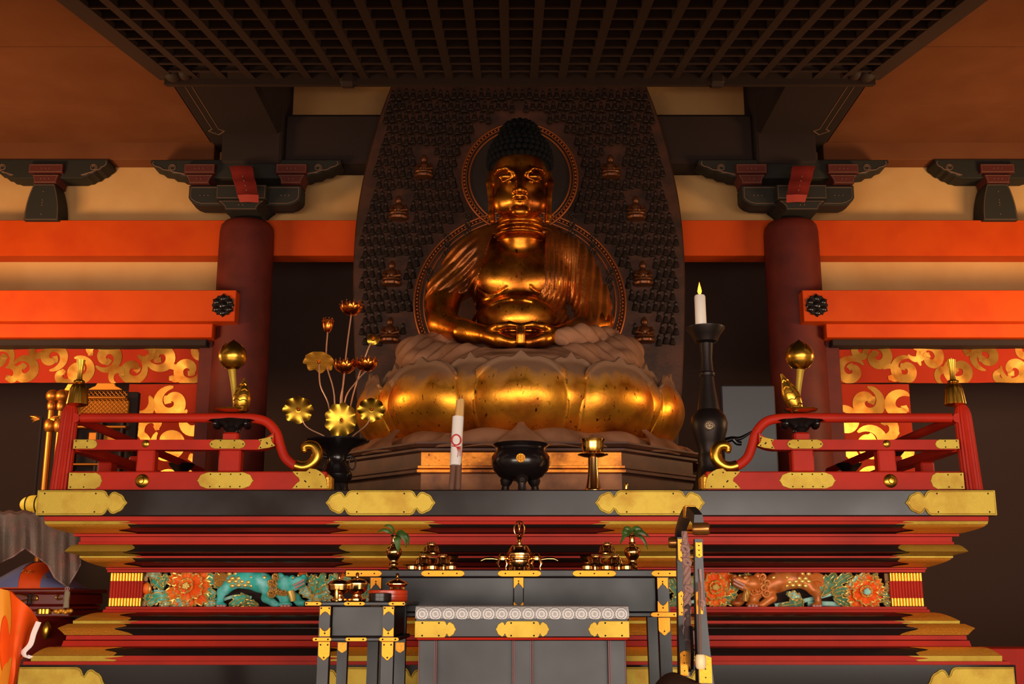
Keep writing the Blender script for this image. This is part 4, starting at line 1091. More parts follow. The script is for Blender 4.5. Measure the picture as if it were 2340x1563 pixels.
# ---- wrapped bundle of incense wood leaning back
Y = 6.16; s = mpp(1030, Y)
t = thing('incense_bundle', 'tall incense sticks in a white paper sleeve tied with red cord', 'incense sticks', tuple(at(1042, 1117, Y, ZT)))
def leanp(px, py): return at(px, py, Y + .10 * (1118 - py) / 200)
m_ = ((1031, 1117, 1049, 915, 7.2), (1046, 1117, 1055, 913, 7.2))
for xa, ya, xb, yb, r in m_:
    a, b = leanp(xa, ya), leanp(xb, yb); a.z = ZT; st = MB()
    mid = a.lerp(b, .30); st.tube([a, mid], [r * s, r * .95 * s], 14).build('stick_foot', BROWN, t)
    MB().tube([mid, b], r * s * .92, 14).build('stick', BAMBOO, t)
    MB().tube([b, leanp(xb + 1.5, 903)], .0022, 6).build('wick', BROWN, t)
m = MB(); a, b = leanp(1041, 1064), leanp(1047, 953); m.tube([a + (b - a) * (k / 6) for k in range(7)], 13.2 * s, 28, .8); slv = m.build('paper_sleeve', PAPER, t)
m = MB(); k0 = leanp(1044, 1023) + Vector((0, -.03, 0))
for j in range(3):
    m.tube([leanp(1043 + (11.5 - 1.2 * j) * math.sin(q * .35), 1007 - (13 - 1.0 * j) * math.cos(q * .35)) + Vector((0, -.031 + .010 * abs(math.sin(q * .35)), 0)) for q in range(19)], .0016, 5)
    m.tube([leanp(1033 + 2 * j, 1020) + Vector((0, -.024, 0)), k0, leanp(1054, 1022 + 3 * j) + Vector((0, -.022, 0))], .0022, 5)
    m.tube([k0, leanp(1048 + 4 * j, 1034) + Vector((0, -.03, 0)), leanp(1046 + 6 * j, 1046 - 2 * j) + Vector((0, -.027 + .003 * j, 0))], .0014, 5)
m.build('red_cord', CORD, t)

# ---- brass cup on a tall flared stand, and the little knob beside it
Y = 6.16; s = mpp(1060, Y); c = at(1356, 1117, Y, ZT)
t = thing('brass_cup_stand', 'brass rice cup on a tall flared brass stand beside the incense burner', 'offering cup', tuple(c))
def hz(py): return Zp(py, Y) - ZT
MB().lathe([(24 * s, 0), (24 * s, .012), (18 * s, .02), (15.5 * s, hz(1107)), (13 * s, hz(1090)), (11.2 * s, hz(1070)), (11 * s, hz(1044)), (8 * s, hz(1042))], c, 40).build('stand', BRASS, t)
MB().lathe([(10 * s, hz(1046)), (22 * s, hz(1044)), (35 * s, hz(1040)), (35.5 * s, hz(1038.5)), (30 * s, hz(1039)), (8 * s, hz(1041))], c, 48).build('saucer', BRASS, t)
MB().lathe([(10 * s, hz(1041)), (12 * s, hz(1036)), (22 * s, hz(1033)), (25.5 * s, hz(1022)), (25 * s, hz(1013)), (27 * s, hz(1007)), (28 * s, hz(1004)), (26 * s, hz(1004)), (23 * s, hz(1014)), (20 * s, hz(1028)), (.002, hz(1032))], c, 48, None, (24, .02)).build('cup', BRASSY, t)
c = at(1431, 1117, 6.12, ZT)
MB().lathe([(.014, 0), (.014, .008), (.009, .014), (.011, .03), (.010, .042), (.005, .047), (.0005, .049)], c, 20).build('brass_stud', BRASSY, None, c, label='tiny brass stud on the altar edge, beside the tall brass cup', cat='stud')

# ---- tall bronze candlestick and its candle
Y = 6.55; s = mpp(900, Y); c = at(1626, 1117, Y, ZT)
def hz(py): return Zp(py, Y) - ZT
t = thing('candlestick', 'tall dark bronze candlestick with bulbous body and round crest', 'candlestick', tuple(c))
pf = [(48 * s, 0), (48 * s, .02), (36 * s, hz(1098)), (30 * s, hz(1075)), (27 * s, hz(1062)), (29 * s, hz(1052)), (27 * s, hz(1040)), (26 * s, hz(1030)), (32 * s, hz(1010)), (40 * s, hz(985)), (42 * s, hz(968)), (38 * s, hz(952)), (28 * s, hz(940)), (25 * s, hz(937)), (22 * s, hz(915)), (17 * s, hz(885)), (15 * s, hz(862)), (18 * s, hz(857)), (18 * s, hz(853)), (15 * s, hz(850)), (13 * s, hz(820)), (16 * s, hz(784)), (4 * s, hz(783))]
MB().lathe(pf, c, 56).build('shaft', IRON, t)
cc = at(1614, 760, Y, ZT)
MB().lathe([(14 * s, hz(786)), (26 * s, hz(781)), (33 * s, hz(766)), (44 * s, hz(752)), (44.5 * s, hz(749)), (40 * s, hz(751)), (20 * s, hz(765)), (.002, hz(768))], Vector((c.x, c.y, ZT)), 48).build('drip_pan', IRON, t)
m = MB(); cr = at(1621, 972, Y - 41 * s)
m.lathe([(11.5 * s, -.02), (11.5 * s, .004), (10 * s, .007), (8.5 * s, .004), (.001, .005)], cr, 28, Vector((0, -1, .05)))
for k in range(6): a = k * PI / 3; m.ball(cr + Vector((5 * s * math.cos(a), -.005, 5 * s * math.sin(a))), (2.6 * s, .004, 2.6 * s), 10, 6)
m.build('crest', SILVER, t)
cb = at(1602, 748, Y - .02); cb.z = ZT + hz(747)
t = thing('candle', 'lit white candle leaning slightly on the tall candlestick', 'candle', tuple(cb))
ct_ = at(1599, 675, Y - .02); ax = ct_ - cb; L = ax.length; r = 13 * s
wx = MB().lathe([(r * .9, 0), (r, .008), (r * .98, L * .5), (r * .98, L * .95), (r * .85, L * 1.0), (r * .5, L * .985), (.001, L * .97)], cb, 36, ax).build('wax', WAX, t)
MB().tube([cb + ax * .96, cb + ax * 1.06], .003, 6).build('wick', BROWN, t)
fb = cb + ax * 1.02; fl_ = MB().lathe([(.001, 0), (.010, .010), (.0125, .022), (.009, .042), (.004, .062), (.0004, .078)], fb, 20).build('flame', FLAME, t)
MB().tube([cb - ax * .06, cb + ax * .02], .006, 8).build('spike', IRON, t)

# ---- big black vase with gilt lotus stems
Y = 6.45; s = mpp(1050, Y); vc = at(768, 1117, Y, ZT)
def hz(py): return Zp(py, Y) - ZT
t = thing('altar_vase', 'black bronze vase with wide flared mouth and ring handles, holding gilt lotus', 'vase', tuple(vc))
MB().lathe([(30 * s, 0), (30 * s, .015), (26 * s, hz(1106)), (34 * s, hz(1095)), (36 * s, hz(1085)), (28 * s, hz(1070)), (21 * s, hz(1055)), (22 * s, hz(1040)), (34 * s, hz(1025)), (62 * s, hz(1013)), (72 * s, hz(1009)), (73 * s, hz(1006)), (60 * s, hz(1009)), (16 * s, hz(1030)), (.002, hz(1035))], vc, 56).build('body', IRONG, t)
for q in (-1, 1):
    m = MB(); m.tube([vc + Vector((q * 22 * s, 0, hz(1045))), vc + Vector((q * 32 * s, 0, hz(1042))), vc + Vector((q * 36 * s, 0, hz(1048)))], [.012, .014, .01], 12)
    m.build('lug', IRON, t)
    m = MB(); rc = vc + Vector((q * 36 * s, -.02, hz(1060))); m.tube([rc + Vector((math.sin(k * PI / 12) * .024 * .8, 0, math.cos(k * PI / 12) * .036)) for k in range(25)], .0045, 8); m.build('ring_handle', IRON, t)
def V_(px, py, dy=0): return P(px, py, Y + dy)
mouth = vc + Vector((0, 0, hz(1012)))
def stem_(par, pts, r=.0042):
    MB().tube(smooth_path(pts, 6), r, 8).build('stem', STEM, par)
def blossom(par, px, py, R, dy, open_=1.0, name='blossom', mt=COPPERG):
    c = V_(px, py, dy); R *= s; m = MB()
    for ring in range(2):
        n = 8
        for k in range(n):
            a = 2 * PI * k / n + ring * PI / n
            def fn(u, v, a=a):
                q = (u - .5) * 2; r = R * (.16 + (.9 * open_ if ring == 0 else .72 * open_) * math.sin(v * PI / 2 * 1.02)); w = .52 * (math.sin(PI * min(1, .18 + .8 * v)) ** .7) * (1 if v < .98 else .05)
                zz = R * (-.55 + (1.05 + .22 * ring) * v ** 1.7 * (1 if open_ > .8 else 1.45)); rr = r * (1 - .06 * q * q)
                return c + Vector((rr * math.cos(a + q * w), rr * math.sin(a + q * w), zz - .02 * R * q * q))
            m.slab(fn, 6, 10, .0015)
            tp = fn(.5, 1); m.ball(tp, .0045, 8, 6)
    b = m.build(name, mt, par)
    if open_ > .8: MB().lathe([(R * .1, -R * .5), (R * .35, -R * .1), (R * .42, R * .28), (R * .34, R * .42), (.001, R * .46)], c, 24).build('seed_pod', GOLDD, par)
    return c - Vector((0, 0, R * .5))
def pad(par, px, py, Rx, Rz, dy, tilt, n=8, dish=.1, mt=GOLDL):
    """wavy round lotus leaf seen tilted; tilt leans its top back"""
    c = V_(px, py, dy); R = Rx * s; m = MB()
    up = Vector((0, math.sin(tilt), math.cos(tilt))); nn = Vector((0, -math.cos(tilt), math.sin(tilt)))
    def fn(u, v):
        a = 2 * PI * u; r = v * (1 + .06 * v * math.cos(n * a)) ; wv = .09 * v ** 5 * math.cos(n * a) + dish * v * v
        return c + UX * (R * r * math.cos(a)) + up * (Rz * s / max(.25, abs(math.cos(tilt))) * r * math.sin(a)) + nn * (R * wv)
    m.slab(fn, 64, 8, .002); lf_ = m.build('leaf', mt, par)
    m = MB(); m.ball(c + nn * .006, .009, 12, 8); m.build('boss', COPPERG, par)
    return c
G = 'gilt lotus stems in the black vase'
def lot(name, label, base): return thing(name, label, 'metal lotus', base, G)
def fl_thing(label, px, py, R, dy, o, mids, dx):
    b = mouth + Vector((dx, .01 + .02 * len(mids), -.03)); q = lot('lotus_flower', label, tuple(b))
    e = blossom(q, px, py, R, dy, o)
    stem_(q, [b] + [V_(a, c_, d_) for a, c_, d_ in mids] + [e])
fl_thing('tallest open gilt lotus flower in the black vase', 803, 707, 26, .05, 1.0, [(782, 900, .05), (792, 800, .05)], .0)
fl_thing('half closed gilt lotus bud on a thin stem, highest on the vase\'s left', 749, 750, 18, .02, .62, [(764, 905, .02), (746, 830, .02)], -.03)
fl_thing('low wide open gilt lotus flower at the middle of the spray', 788, 840, 25, -.04, 1.0, [(778, 920, -.03), (784, 880, -.04)], .01)
fl_thing('open gilt lotus flower at the right of the spray, near the statue\'s knee', 837, 835, 25, -.02, 1.0, [(788, 918, .0), (812, 875, -.01)], .03)
def lf_thing(label, px, py, Rx, Rz, dy, tilt, mids, dx, n=8, dish=.1, mt=GOLDL):
    b = mouth + Vector((dx, -.03, -.03)); q = lot('lotus_leaf', label, tuple(b))
    c = pad(q, px, py, Rx, Rz, dy, tilt, n, dish, mt)
    stem_(q, [b] + [V_(a, c_, d_) for a, c_, d_ in mids] + [c + Vector((0, .012, -.006))])
lf_thing('wide flat gilt lotus leaf seen from below, beside the closed bud', 729, 826, 35, 18, -.02, -1.0, [(752, 930, .0), (732, 880, -.01)], -.02, 8, .02, GOLDD)
lf_thing('round gilt lotus leaf reaching far left over the balustrade curl', 682, 936, 34, 29, -.08, -.35, [(745, 1000, -.05), (700, 975, -.06)], -.06)
lf_thing('large folded gilt lotus leaf hanging over the vase mouth', 780, 960, 36, 38, -.14, -.1, [(778, 1000, -.08)], .01, 9, .16)
lf_thing('round gilt lotus leaf reaching right in front of the lotus pedestal', 849, 936, 31, 25, -.08, -.4, [(805, 998, -.05), (838, 970, -.06)], .06)
lf_thing('small curled gilt lotus leaf high on the right of the spray', 853, 775, 15, 12, .04, -.5, [(806, 905, .03), (840, 800, .04)], .04, 3, .3)
# dark lacquer screen standing behind the right balustrade
box('lacquer_screen', SCREEN, Xp(1652, 1000, 8.3), Xp(1776, 1000, 8.3), 8.3, 8.36, ZT, Zp(880, 8.3), None, .01,
    label='plain dark lacquer screen standing behind the right balustrade', cat='screen')
m = MB(); m.tube(smooth_path([P(x, y, 6.9) for x, y in ((1655, 1008), (1672, 1003), (1690, 1002), (1706, 994), (1722, 984))], 6), [.02 - .0006 * k for k in range(25)], 10, .6)
m.tube(smooth_path([P(x, y, 6.9) for x, y in ((1676, 1004), (1684, 1012), (1694, 1013))], 6), .014, 10)
m.build('black_frond', IRONG, None, P(1655, 1008, 6.9), label='curling black metal frond beside the gilt rail curl on the right', cat='ornament')
# =============================== LOTUS PEDESTAL, STATUE AND HALO ===============================
YS = 8.0                                        # axis of the statue
SX = Xp(1188, 900, YS)
def zf(py, Y): return Zp(py, Y)
# ---- octagonal base
ped = thing('lotus_pedestal', 'great gilt lotus pedestal on an octagonal moulded base under the seated statue', 'pedestal', (SX, YS, ZT))
Yf = 6.86; ap = YS - Yf
def octagon(g, z):                              # g = outward growth
    a, b = .605, ap + g; k = .41 * g
    return [(-a - k, -b), (a + k, -b), (b * .98, -.62 - k), (b * .98, .62 + k), (a + k, b), (-a - k, b), (-b * .98, .62 + k), (-b * .98, -.62 - k)], z
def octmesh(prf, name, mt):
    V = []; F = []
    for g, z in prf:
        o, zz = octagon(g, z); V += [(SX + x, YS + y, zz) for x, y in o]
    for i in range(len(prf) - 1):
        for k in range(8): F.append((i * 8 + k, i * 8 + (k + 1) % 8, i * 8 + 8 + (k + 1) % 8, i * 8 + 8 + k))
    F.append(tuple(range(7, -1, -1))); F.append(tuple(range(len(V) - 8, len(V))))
    m = MB().add(V, F); m.mi = [0 if i < 8 * (len(prf) - 1) and i % 8 == 0 else 1 for i in range(len(F))]  # side faces darker than the front: their shade is put into the colour
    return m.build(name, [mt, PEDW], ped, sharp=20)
q = lambda py: Zp(py, Yf)
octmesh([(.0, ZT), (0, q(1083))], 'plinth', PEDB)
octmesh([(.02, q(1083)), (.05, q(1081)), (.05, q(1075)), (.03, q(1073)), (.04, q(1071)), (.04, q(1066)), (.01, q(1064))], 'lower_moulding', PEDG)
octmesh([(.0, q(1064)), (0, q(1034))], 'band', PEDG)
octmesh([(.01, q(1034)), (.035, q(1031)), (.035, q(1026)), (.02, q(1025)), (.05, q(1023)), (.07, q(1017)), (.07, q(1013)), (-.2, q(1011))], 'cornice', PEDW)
# ---- drooping lotus skirt
def skirt(u, v):                                 # eight broad drooping petals with wavy tops
    a = 2 * PI * u - PI / 2; b = a + PI / 2
    w = .5 + .5 * math.cos(16 * b)
    r = .99 + .27 * v ** .85 + .03 * math.sin(v * PI) * (1 - w)
    z = q(985) + .012 - (q(985) - q(1026)) * v ** 1.6 + .040 * math.sin(PI * min(1, v * 1.25)) * (1 - .55 * w) - .02 * w * v * v
    return Vector((SX + r * math.cos(a), YS + r * .985 * math.sin(a), z))
MB().grid(skirt, 480, 18).build('lotus_skirt', DUSTY, ped, sharp=60)
for k in range(16):                              # ridged, turned-up petal tips of the skirt
    a = -PI / 2 + 2 * PI * k / 16; e = Vector((math.cos(a), math.sin(a), 0)); sd = Vector((-e.y, e.x, 0)); c = Vector((SX, YS, 0)); big = k % 2 == 0
    def tipf(u, v):
        qd = (u - .5) * 2; w = (.135 if big else .085) * (1 - v) ** 1.6 + .012; r = 1.275 - (.17 if big else .10) * v
        return c + e * (r + .018 * (1 - abs(qd))) + sd * (qd * w) + Vector((0, 0, q(1024) + (.155 if big else .085) * v ** .75))
    MB().slab(tipf, 8, 12, -.012).build('skirt_petal', DUSTY, ped)
# ---- bowl of great petals
zb, ztp = q(992), Zp(812, 7.02); Hp = ztp - zb
def bowl(t):                                    # radius at relative height t
    return .925 + .15 * math.sin(PI * min(1, max(0, (t * .76 + .10)))) + .03 * t
MB().lathe([(bowl(k / 16 * .93) - .10, zb - .05 + Hp * k / 16 * .93) for k in range(17)], (SX, YS, 0), 96).build('bowl_core', PEDW, ped)
dust(PETAL, zb + Hp * .60, zb + Hp * .80, (122, 84, 58))
def petal(a0, wid, grow, top, tipup, name='lotus_petal', mt=PETAL):
    """a broad arched petal with a raised rim and a small folded tip"""
    def fn(u, v):
        x = (u - .5) * 2; ax_ = abs(x)
        tt = top * (1 - .27 * ax_ ** 3.2); t = v * tt
        w = wid * (.91 + .09 * math.sin(PI * min(1, v * 1.15))) * (1 - .10 * max(0, v - .6) * ax_)
        a = a0 + x * w
        rim = math.exp(-((ax_ - .93) / .05) ** 2); ex = max(0, ax_ - .95) / .05
        lip = max(0, (v - .91) / .09)
        r = bowl(t) + grow + .075 * (1 - ax_ ** 2.6) * math.sin(PI * (.10 + .78 * v)) + .013 * rim - .045 * ex + .034 * lip ** 2
        z = zb + Hp * t + tipup * max(0, 1 - ax_ * 7) * lip ** 2 - .012 * max(0, 1 - abs(ax_ - .22) * 6) * lip
        return Vector((SX + r * math.sin(a), YS - r * math.cos(a) * .985, z))
    return MB().slab(fn, 48, 48, .018).build(name, mt, ped, sharp=60)
for k in range(10): petal(2 * PI * (k + .5) / 10, .20, -.05, .99, .03)
for k in range(10): petal(2 * PI * k / 10, .303, .0, .97, .03)

# ---- the seated statue, modelled as one blended body with its robe over it
st = thing('seated_statue', 'seated gilt wooden buddha statue, hands joined in its lap, on the lotus pedestal', 'statue', (SX, YS, ztp - .1))
def B(px, py, dy=0.0): return tuple(P(px, py, YS + dy))
u = mpp(620, YS)                                # metres per pixel at the statue
F = Field((B(880, 640)[0], YS - .95, B(1188, 850)[2]), (B(1500, 640)[0], YS + .55, B(1188, 268)[2]), .0085)
def ra(p): return p * u
HY = -.22                                       # the head leans forward
# trunk
F.ell(B(1186, 650, -.02), (ra(112), .25, ra(108)), .05)
F.ell(B(1186, 745, -.08), (ra(108), .31, ra(62)), .08)
F.cap(B(1092, 588, .0), B(1282, 588, .0), ra(44), None, .06)
F.ell(B(1130, 640, -.17), (ra(48), .11, ra(40)), .06); F.ell(B(1242, 640, -.17), (ra(48), .11, ra(40)), .06)
F.ell(B(1186, 716, -.26), (ra(70), .12, ra(38)), .05)
def surf(F, px, py):
    for k in range(260):
        p = B(px, py, -.85 + .004 * k); q = [int(round((p[c] - F.ax[c][0]) / F.res)) for c in range(3)]
        if all(0 <= q[c] < len(F.ax[c]) for c in range(3)) and F.D[q[0], q[1], q[2]] < 0: return p
    return p
for pts in (((1096, 660), (1108, 670), (1122, 674), (1140, 670), (1158, 657)), ((1212, 654), (1222, 664), (1234, 668), (1246, 668))):
    F.path([surf(F, a, b) for a, b in pts], ra(2.2), .008, 'cut')
F.path([surf(F, a, b) for a, b in ((1122, 700), (1138, 693), (1152, 690), (1168, 688), (1184, 687), (1200, 689), (1216, 693))], ra(2.4), .01, 'cut')
F.path([surf(F, a, b - 5) for a, b in ((1122, 700), (1138, 693), (1152, 690), (1168, 688), (1184, 687), (1200, 689), (1216, 693))], ra(2.0), .01)
# neck with three folds
F.cap(B(1188, 560, -.10), B(1188, 490, HY + .05), ra(46), ra(46), .03)
for py, rr in ((506, 52), (523, 54), (540, 57)): F.ell(B(1188, py, -.16), (ra(rr), ra(rr) * .9, ra(11)), .012)
# head
F.ell(B(1188, 398, HY + .06), (ra(62), .24, ra(78)), .03)
F.ell(B(1188, 440, HY + .0), (ra(57), .215, ra(56)), .04)
F.ell(B(1188, 472, HY - .03), (ra(45), .165, ra(30)), .04)
for x in (1152, 1224): F.ell(B(x, 462, HY - .10), (ra(26), .075, ra(30)), .03)
F.ell(B(1188, 484, HY - .155), (ra(20), .045, ra(13)), .03)
fy = HY - .185
# brow ridge and eye hollows
for sg in (-1, 1):
    pts = [B(1188 + sg * x, y, fy + d) for x, y, d in ((7, 407, -.012), (16, 392, -.004), (32, 384, .006), (48, 388, .03), (57, 398, .07))]
    F.path(pts, [ra(4), ra(4.5), ra(4.5), ra(4), ra(3)], .018)
    F.ell(B(1188 + sg * 31, 403, fy - .025), (ra(22), .035, ra(9.5)), .012, 'cut')
    F.ell(B(1188 + sg * 31, 405, fy + .025), (ra(19), .04, ra(9.5)), .006)
    F.path([B(1188 + sg * x, y, fy + d) for x, y, d in ((12, 409, -.010), (24, 408, -.018), (38, 408, -.012), (49, 408, .012))], ra(1.5), .002, 'cut')
    F.path([B(1188 + sg * x, y, fy + d) for x, y, d in ((11, 411, -.008), (24, 414, -.014), (38, 413, -.008), (50, 409, .014))], ra(1.7), .006)
# nose
F.path([B(1188, 398, fy - .005), B(1188, 420, fy - .03), B(1188, 434, fy - .052)], [ra(7), ra(8), ra(11)], .018)
for sg in (-1, 1): F.ell(B(1188 + sg * 11, 437, fy - .03), (ra(6.5), .026, ra(5.5)), .01); F.ell(B(1188 + sg * 6, 441.5, fy - .05), (ra(3), .012, ra(2.4)), .004, 'cut')
# mouth and chin
for sg in (-1, 1): F.path([B(1188, 449, fy - .042), B(1188 + sg * 9, 446.5, fy - .038), B(1188 + sg * 21, 452, fy - .012)], [ra(3.4), ra(4), ra(1.6)], .008)
F.path([B(1170, 455, fy - .018), B(1188, 459, fy - .036), B(1206, 455, fy - .018)], [ra(2.5), ra(4.8), ra(2.5)], .008)
F.path([B(1166, 452.5, fy - .012), B(1188, 453, fy - .05), B(1210, 452.5, fy - .012)], [ra(1.1), ra(1.4), ra(1.1)], .003, 'cut')
F.ell(B(1188, 468, fy - .02), (ra(15), .02, ra(3)), .012, 'cut')
# long ears
for sg in (-1, 1):
    F.path([B(1188 + sg * 64, 396, HY + .07), B(1188 + sg * 69, 420, HY + .06), B(1188 + sg * 66, 455, HY + .05), B(1188 + sg * 65, 492, HY + .04), B(1188 + sg * 62, 506, HY + .03)], [ra(8), ra(9), ra(7), ra(7.5), ra(6)], .01)
    F.path([B(1188 + sg * 70, 400, HY + .02), B(1188 + sg * 71, 440, HY + .02)], ra(3), .006, 'cut')
F.ell(B(1187, 371, fy + .022), (ra(4), .016, ra(4)), .004)
# bare right arm and forearms meeting in the lap
F.path([B(1050, 618, .02), B(1010, 700, -.06), B(1012, 738, -.16)], [ra(40), ra(34), ra(33)], .05)
F.path([B(1012, 740, -.18), B(1060, 757, -.38), B(1112, 765, -.52)], [ra(31), ra(25), ra(19)], .04)
F.path([B(1368, 740, -.18), B(1316, 757, -.38), B(1270, 765, -.52)], [ra(31), ra(24), ra(18)], .04)
# hands: rounded backs, rings of thumb and forefinger, fingers laid across
for sg in (-1, 1):
    hc = lambda x, y, d: B(1190 + sg * x, y, d)
    F.path([hc(76, 766, -.54), hc(50, 774, -.60), hc(18, 782, -.63)], [ra(17), ra(15), ra(12)], .02)
    F.path([hc(70, 756, -.56), hc(50, 746, -.63), hc(26, 742, -.66), hc(6, 744, -.67)], [ra(11), ra(9), ra(7.5), ra(6)], .014)
    F.path([hc(5, 744, -.67), hc(4.5, 764, -.68), hc(4.5, 783, -.67)], [ra(5.6), ra(5.4), ra(6)], .004)
    for k, yy in enumerate((755, 764, 773)):
        F.path([hc(48, yy, -.58 - .01 * k), hc(22, yy - .5, -.605 - .012 * k), hc(-12, yy - 1.5 * sg, -.60 - .012 * k)], [ra(5.6), ra(5), ra(4.4)], .003)
F.build('statue_body', STATUE, st, smooth=1)

# robe over both shoulders, sleeves and crossed legs
R = Field((B(872, 640)[0], YS - .98, B(1188, 860)[2]), (B(1506, 640)[0], YS + .6, B(1188, 500)[2]), .0085)
R.ell(B(1186, 650, -.0), (ra(120), .285, ra(116)), .05)
R.ell(B(1186, 745, -.04), (ra(116), .34, ra(66)), .08)
R.cap(B(1082, 590, .02), B(1290, 590, .02), ra(52), None, .06)
R.path([B(1110, 556, .04), B(1160, 530, .04)], [ra(38), ra(30)], .05); R.path([B(1262, 556, .04), B(1216, 530, .04)], [ra(38), ra(30)], .05)
R.ell(B(1130, 640, -.15), (ra(52), .13, ra(44)), .06); R.ell(B(1242, 640, -.15), (ra(54), .13, ra(44)), .06)
R.path([B(1318, 612, .02), B(1352, 690, -.06), B(1358, 738, -.14)], [ra(46), ra(42), ra(40)], .05)
R.path([B(1358, 738, -.16), B(1322, 756, -.38), B(1296, 764, -.46)], [ra(36), ra(27), ra(22)], .04)
R.path([B(1062, 606, .04), B(1022, 670, .0), B(1012, 700, .02)], [ra(46), ra(44), ra(40)], .05)
# open front: chest and belly show through
op = [(1126, 520), (1246, 520), (1243, 600), (1240, 660), (1222, 694), (1180, 722), (1130, 734), (1092, 737), (1084, 700), (1090, 655), (1103, 600)]
poly = [(P(a, b, YS - .22).x, P(a, b, YS - .22).z) for a, b in op]
x, y, z = R.ax[0][:, None], R.ax[1][None, :, None], R.ax[2][None, :]
pd = poly_sdf(poly, x, z).astype(np.float32)    # distance from the opening's edge, in the frontal plane
front = (y < YS - .02)
cut = np.maximum(-pd[:, None, :], np.where(front, -9, 9)).astype(np.float32) * 1.0
R.D = np.maximum(R.D, np.where(front, -pd[:, None, :] - .0, R.D)).astype(np.float32)
# right upper arm is bare from the elbow down; the robe's edge slants across it
el = [(960, 706), (1086, 655), (1086, 760), (960, 760)]
pe = poly_sdf([(P(a, b, YS - .12).x, P(a, b, YS - .12).z) for a, b in el], x, z).astype(np.float32)
R.D = np.maximum(R.D, np.where(y < YS + .15, -pe[:, None, :], R.D)).astype(np.float32)
# folds that follow the opening's edge, fan over the arms
pp = np.clip(pd, 0, 1)[:, None, :]
xx = x[:, :, None]; zz = z[:, None, :]
cx = SX
mk = np.clip((xx - (cx + ra(40))) / .05, 0, 1) * np.clip((ra(150) + cx - xx) / .08, 0, 1)
R.D += (mk * .006 * np.sin(pp * 2 * PI / .036) * (pp < .30)).astype(np.float32)
low = np.clip((B(1188, 700, -.3)[2] - zz) / .05, 0, 1) * np.clip((cx + ra(60) - xx) / .05, 0, 1) * (pp < .16)
R.D += (low * .006 * np.sin(pp * 2 * PI / .036)).astype(np.float32)
arm = np.clip((xx - (cx + ra(120))) / .05, 0, 1) * np.clip((zz - B(1188, 742, -.3)[2]) / .05, 0, 1)
R.D += (arm * .009 * np.sin((xx - .10 * (zz - 2.4)) * 2 * PI / .062)).astype(np.float32)
la = np.clip((cx - ra(92) - xx) / .03, 0, 1)
R.D += (la * .008 * np.sin((zz - .95 * (xx - cx)) * 2 * PI / .085)).astype(np.float32)
V_keep = R.D.copy()
# legs folded under the robe
Lg = Field((B(872, 640)[0], YS - .98, B(1188, 900)[2]), (B(1506, 640)[0], YS + .6, B(1188, 738)[2]), .0085)
for sg in (-1, 1):
    Lg.path([B(1188 + sg * 60, 800, .10), B(1188 + sg * 170, 800, -.12), B(1188 + sg * 226, 806, -.30)], [ra(48), ra(44), ra(36)], .06)
    Lg.path([B(1188 + sg * 226, 812, -.34), B(1188 + sg * 130, 826, -.60), B(1188, 838, -.70)], [ra(36), ra(34), ra(30)], .07)
    Lg.ell(B(1188 + sg * 232, 812, -.30), (ra(50), .2, ra(38)), .05)
Lg.ell(B(1188, 862, -.34), (ra(226), .58, ra(46)), .06)
Lg.path([B(1282, 770, -.56), B(1330, 768, -.46), B(1392, 776, -.22)], [ra(20), ra(25), ra(28)], .03)
for sg in (-1, 1): Lg.ell(B(1188 + sg * 215, 838, -.30), (ra(58), .34, ra(36)), .06)
xx, yy, zz = Lg.ax[0][:, None, None], Lg.ax[1][None, :, None], Lg.ax[2][None, None, :]
ax_ = np.abs(xx - cx)
ph = (ax_ * .95 + (zz - 1.9) * 1.0 + (yy - YS) * .10) / .118 + .25 * np.sin(ax_ * 9)
saw = (ph - np.floor(ph)); fold = saw - .5 - np.where(saw > .82, (saw - .82) * 5.5, 0)
Lg.D -= (.020 * fold * np.clip((ax_ - .12) / .25, 0, 1)).astype(np.float32)
ph2 = (zz + .30 * ax_ ** 2) / .062
Lg.D += (.010 * np.abs(np.sin(ph2 * PI)) * np.clip((.40 - ax_) / .3, 0, 1)).astype(np.float32)
Lg.build('lap_robe', DUSTY, st, smooth=1)
R.build('shoulder_robe', ROBE, st, smooth=1)
# snail-shell hair and the topknot
m = MB(); hc = Vector(B(1188, 372, HY + .07)); rnd = random.Random(2)
def hairball(c, rad, th0, th1, n):
    for i in range(n):
        th = th0 + (th1 - th0) * (i + .5) / n; k = max(1, int(2 * PI * math.sin(th) * rad[0] / .042))
        for j in range(k):
            a = 2 * PI * (j + .5 * (i % 2)) / k
            p = c + Vector((rad[0] * math.sin(th) * math.cos(a), rad[1] * math.sin(th) * math.sin(a), rad[2] * math.cos(th)))
            if p.y < YS + HY - .10 and p.z < Zp(364 - .0016 * abs(p.x - SX) * 0, YS + HY - .2): continue
            m.ball(p, .024, 8, 6)
hairball(hc, (ra(71), .265, ra(74)), .0, 1.75, 9)
hairball(Vector(B(1188, 312, HY + .12)), (ra(44), .15, ra(34)), 0, 1.7, 5)
m.ball(hc + Vector((0, .02, 0)), (ra(69), .25, ra(72)), 32, 20); m.ball(Vector(B(1188, 312, HY + .12)), (ra(42), .14, ra(32)), 24, 14)
m.build('hair', HAIR, st)

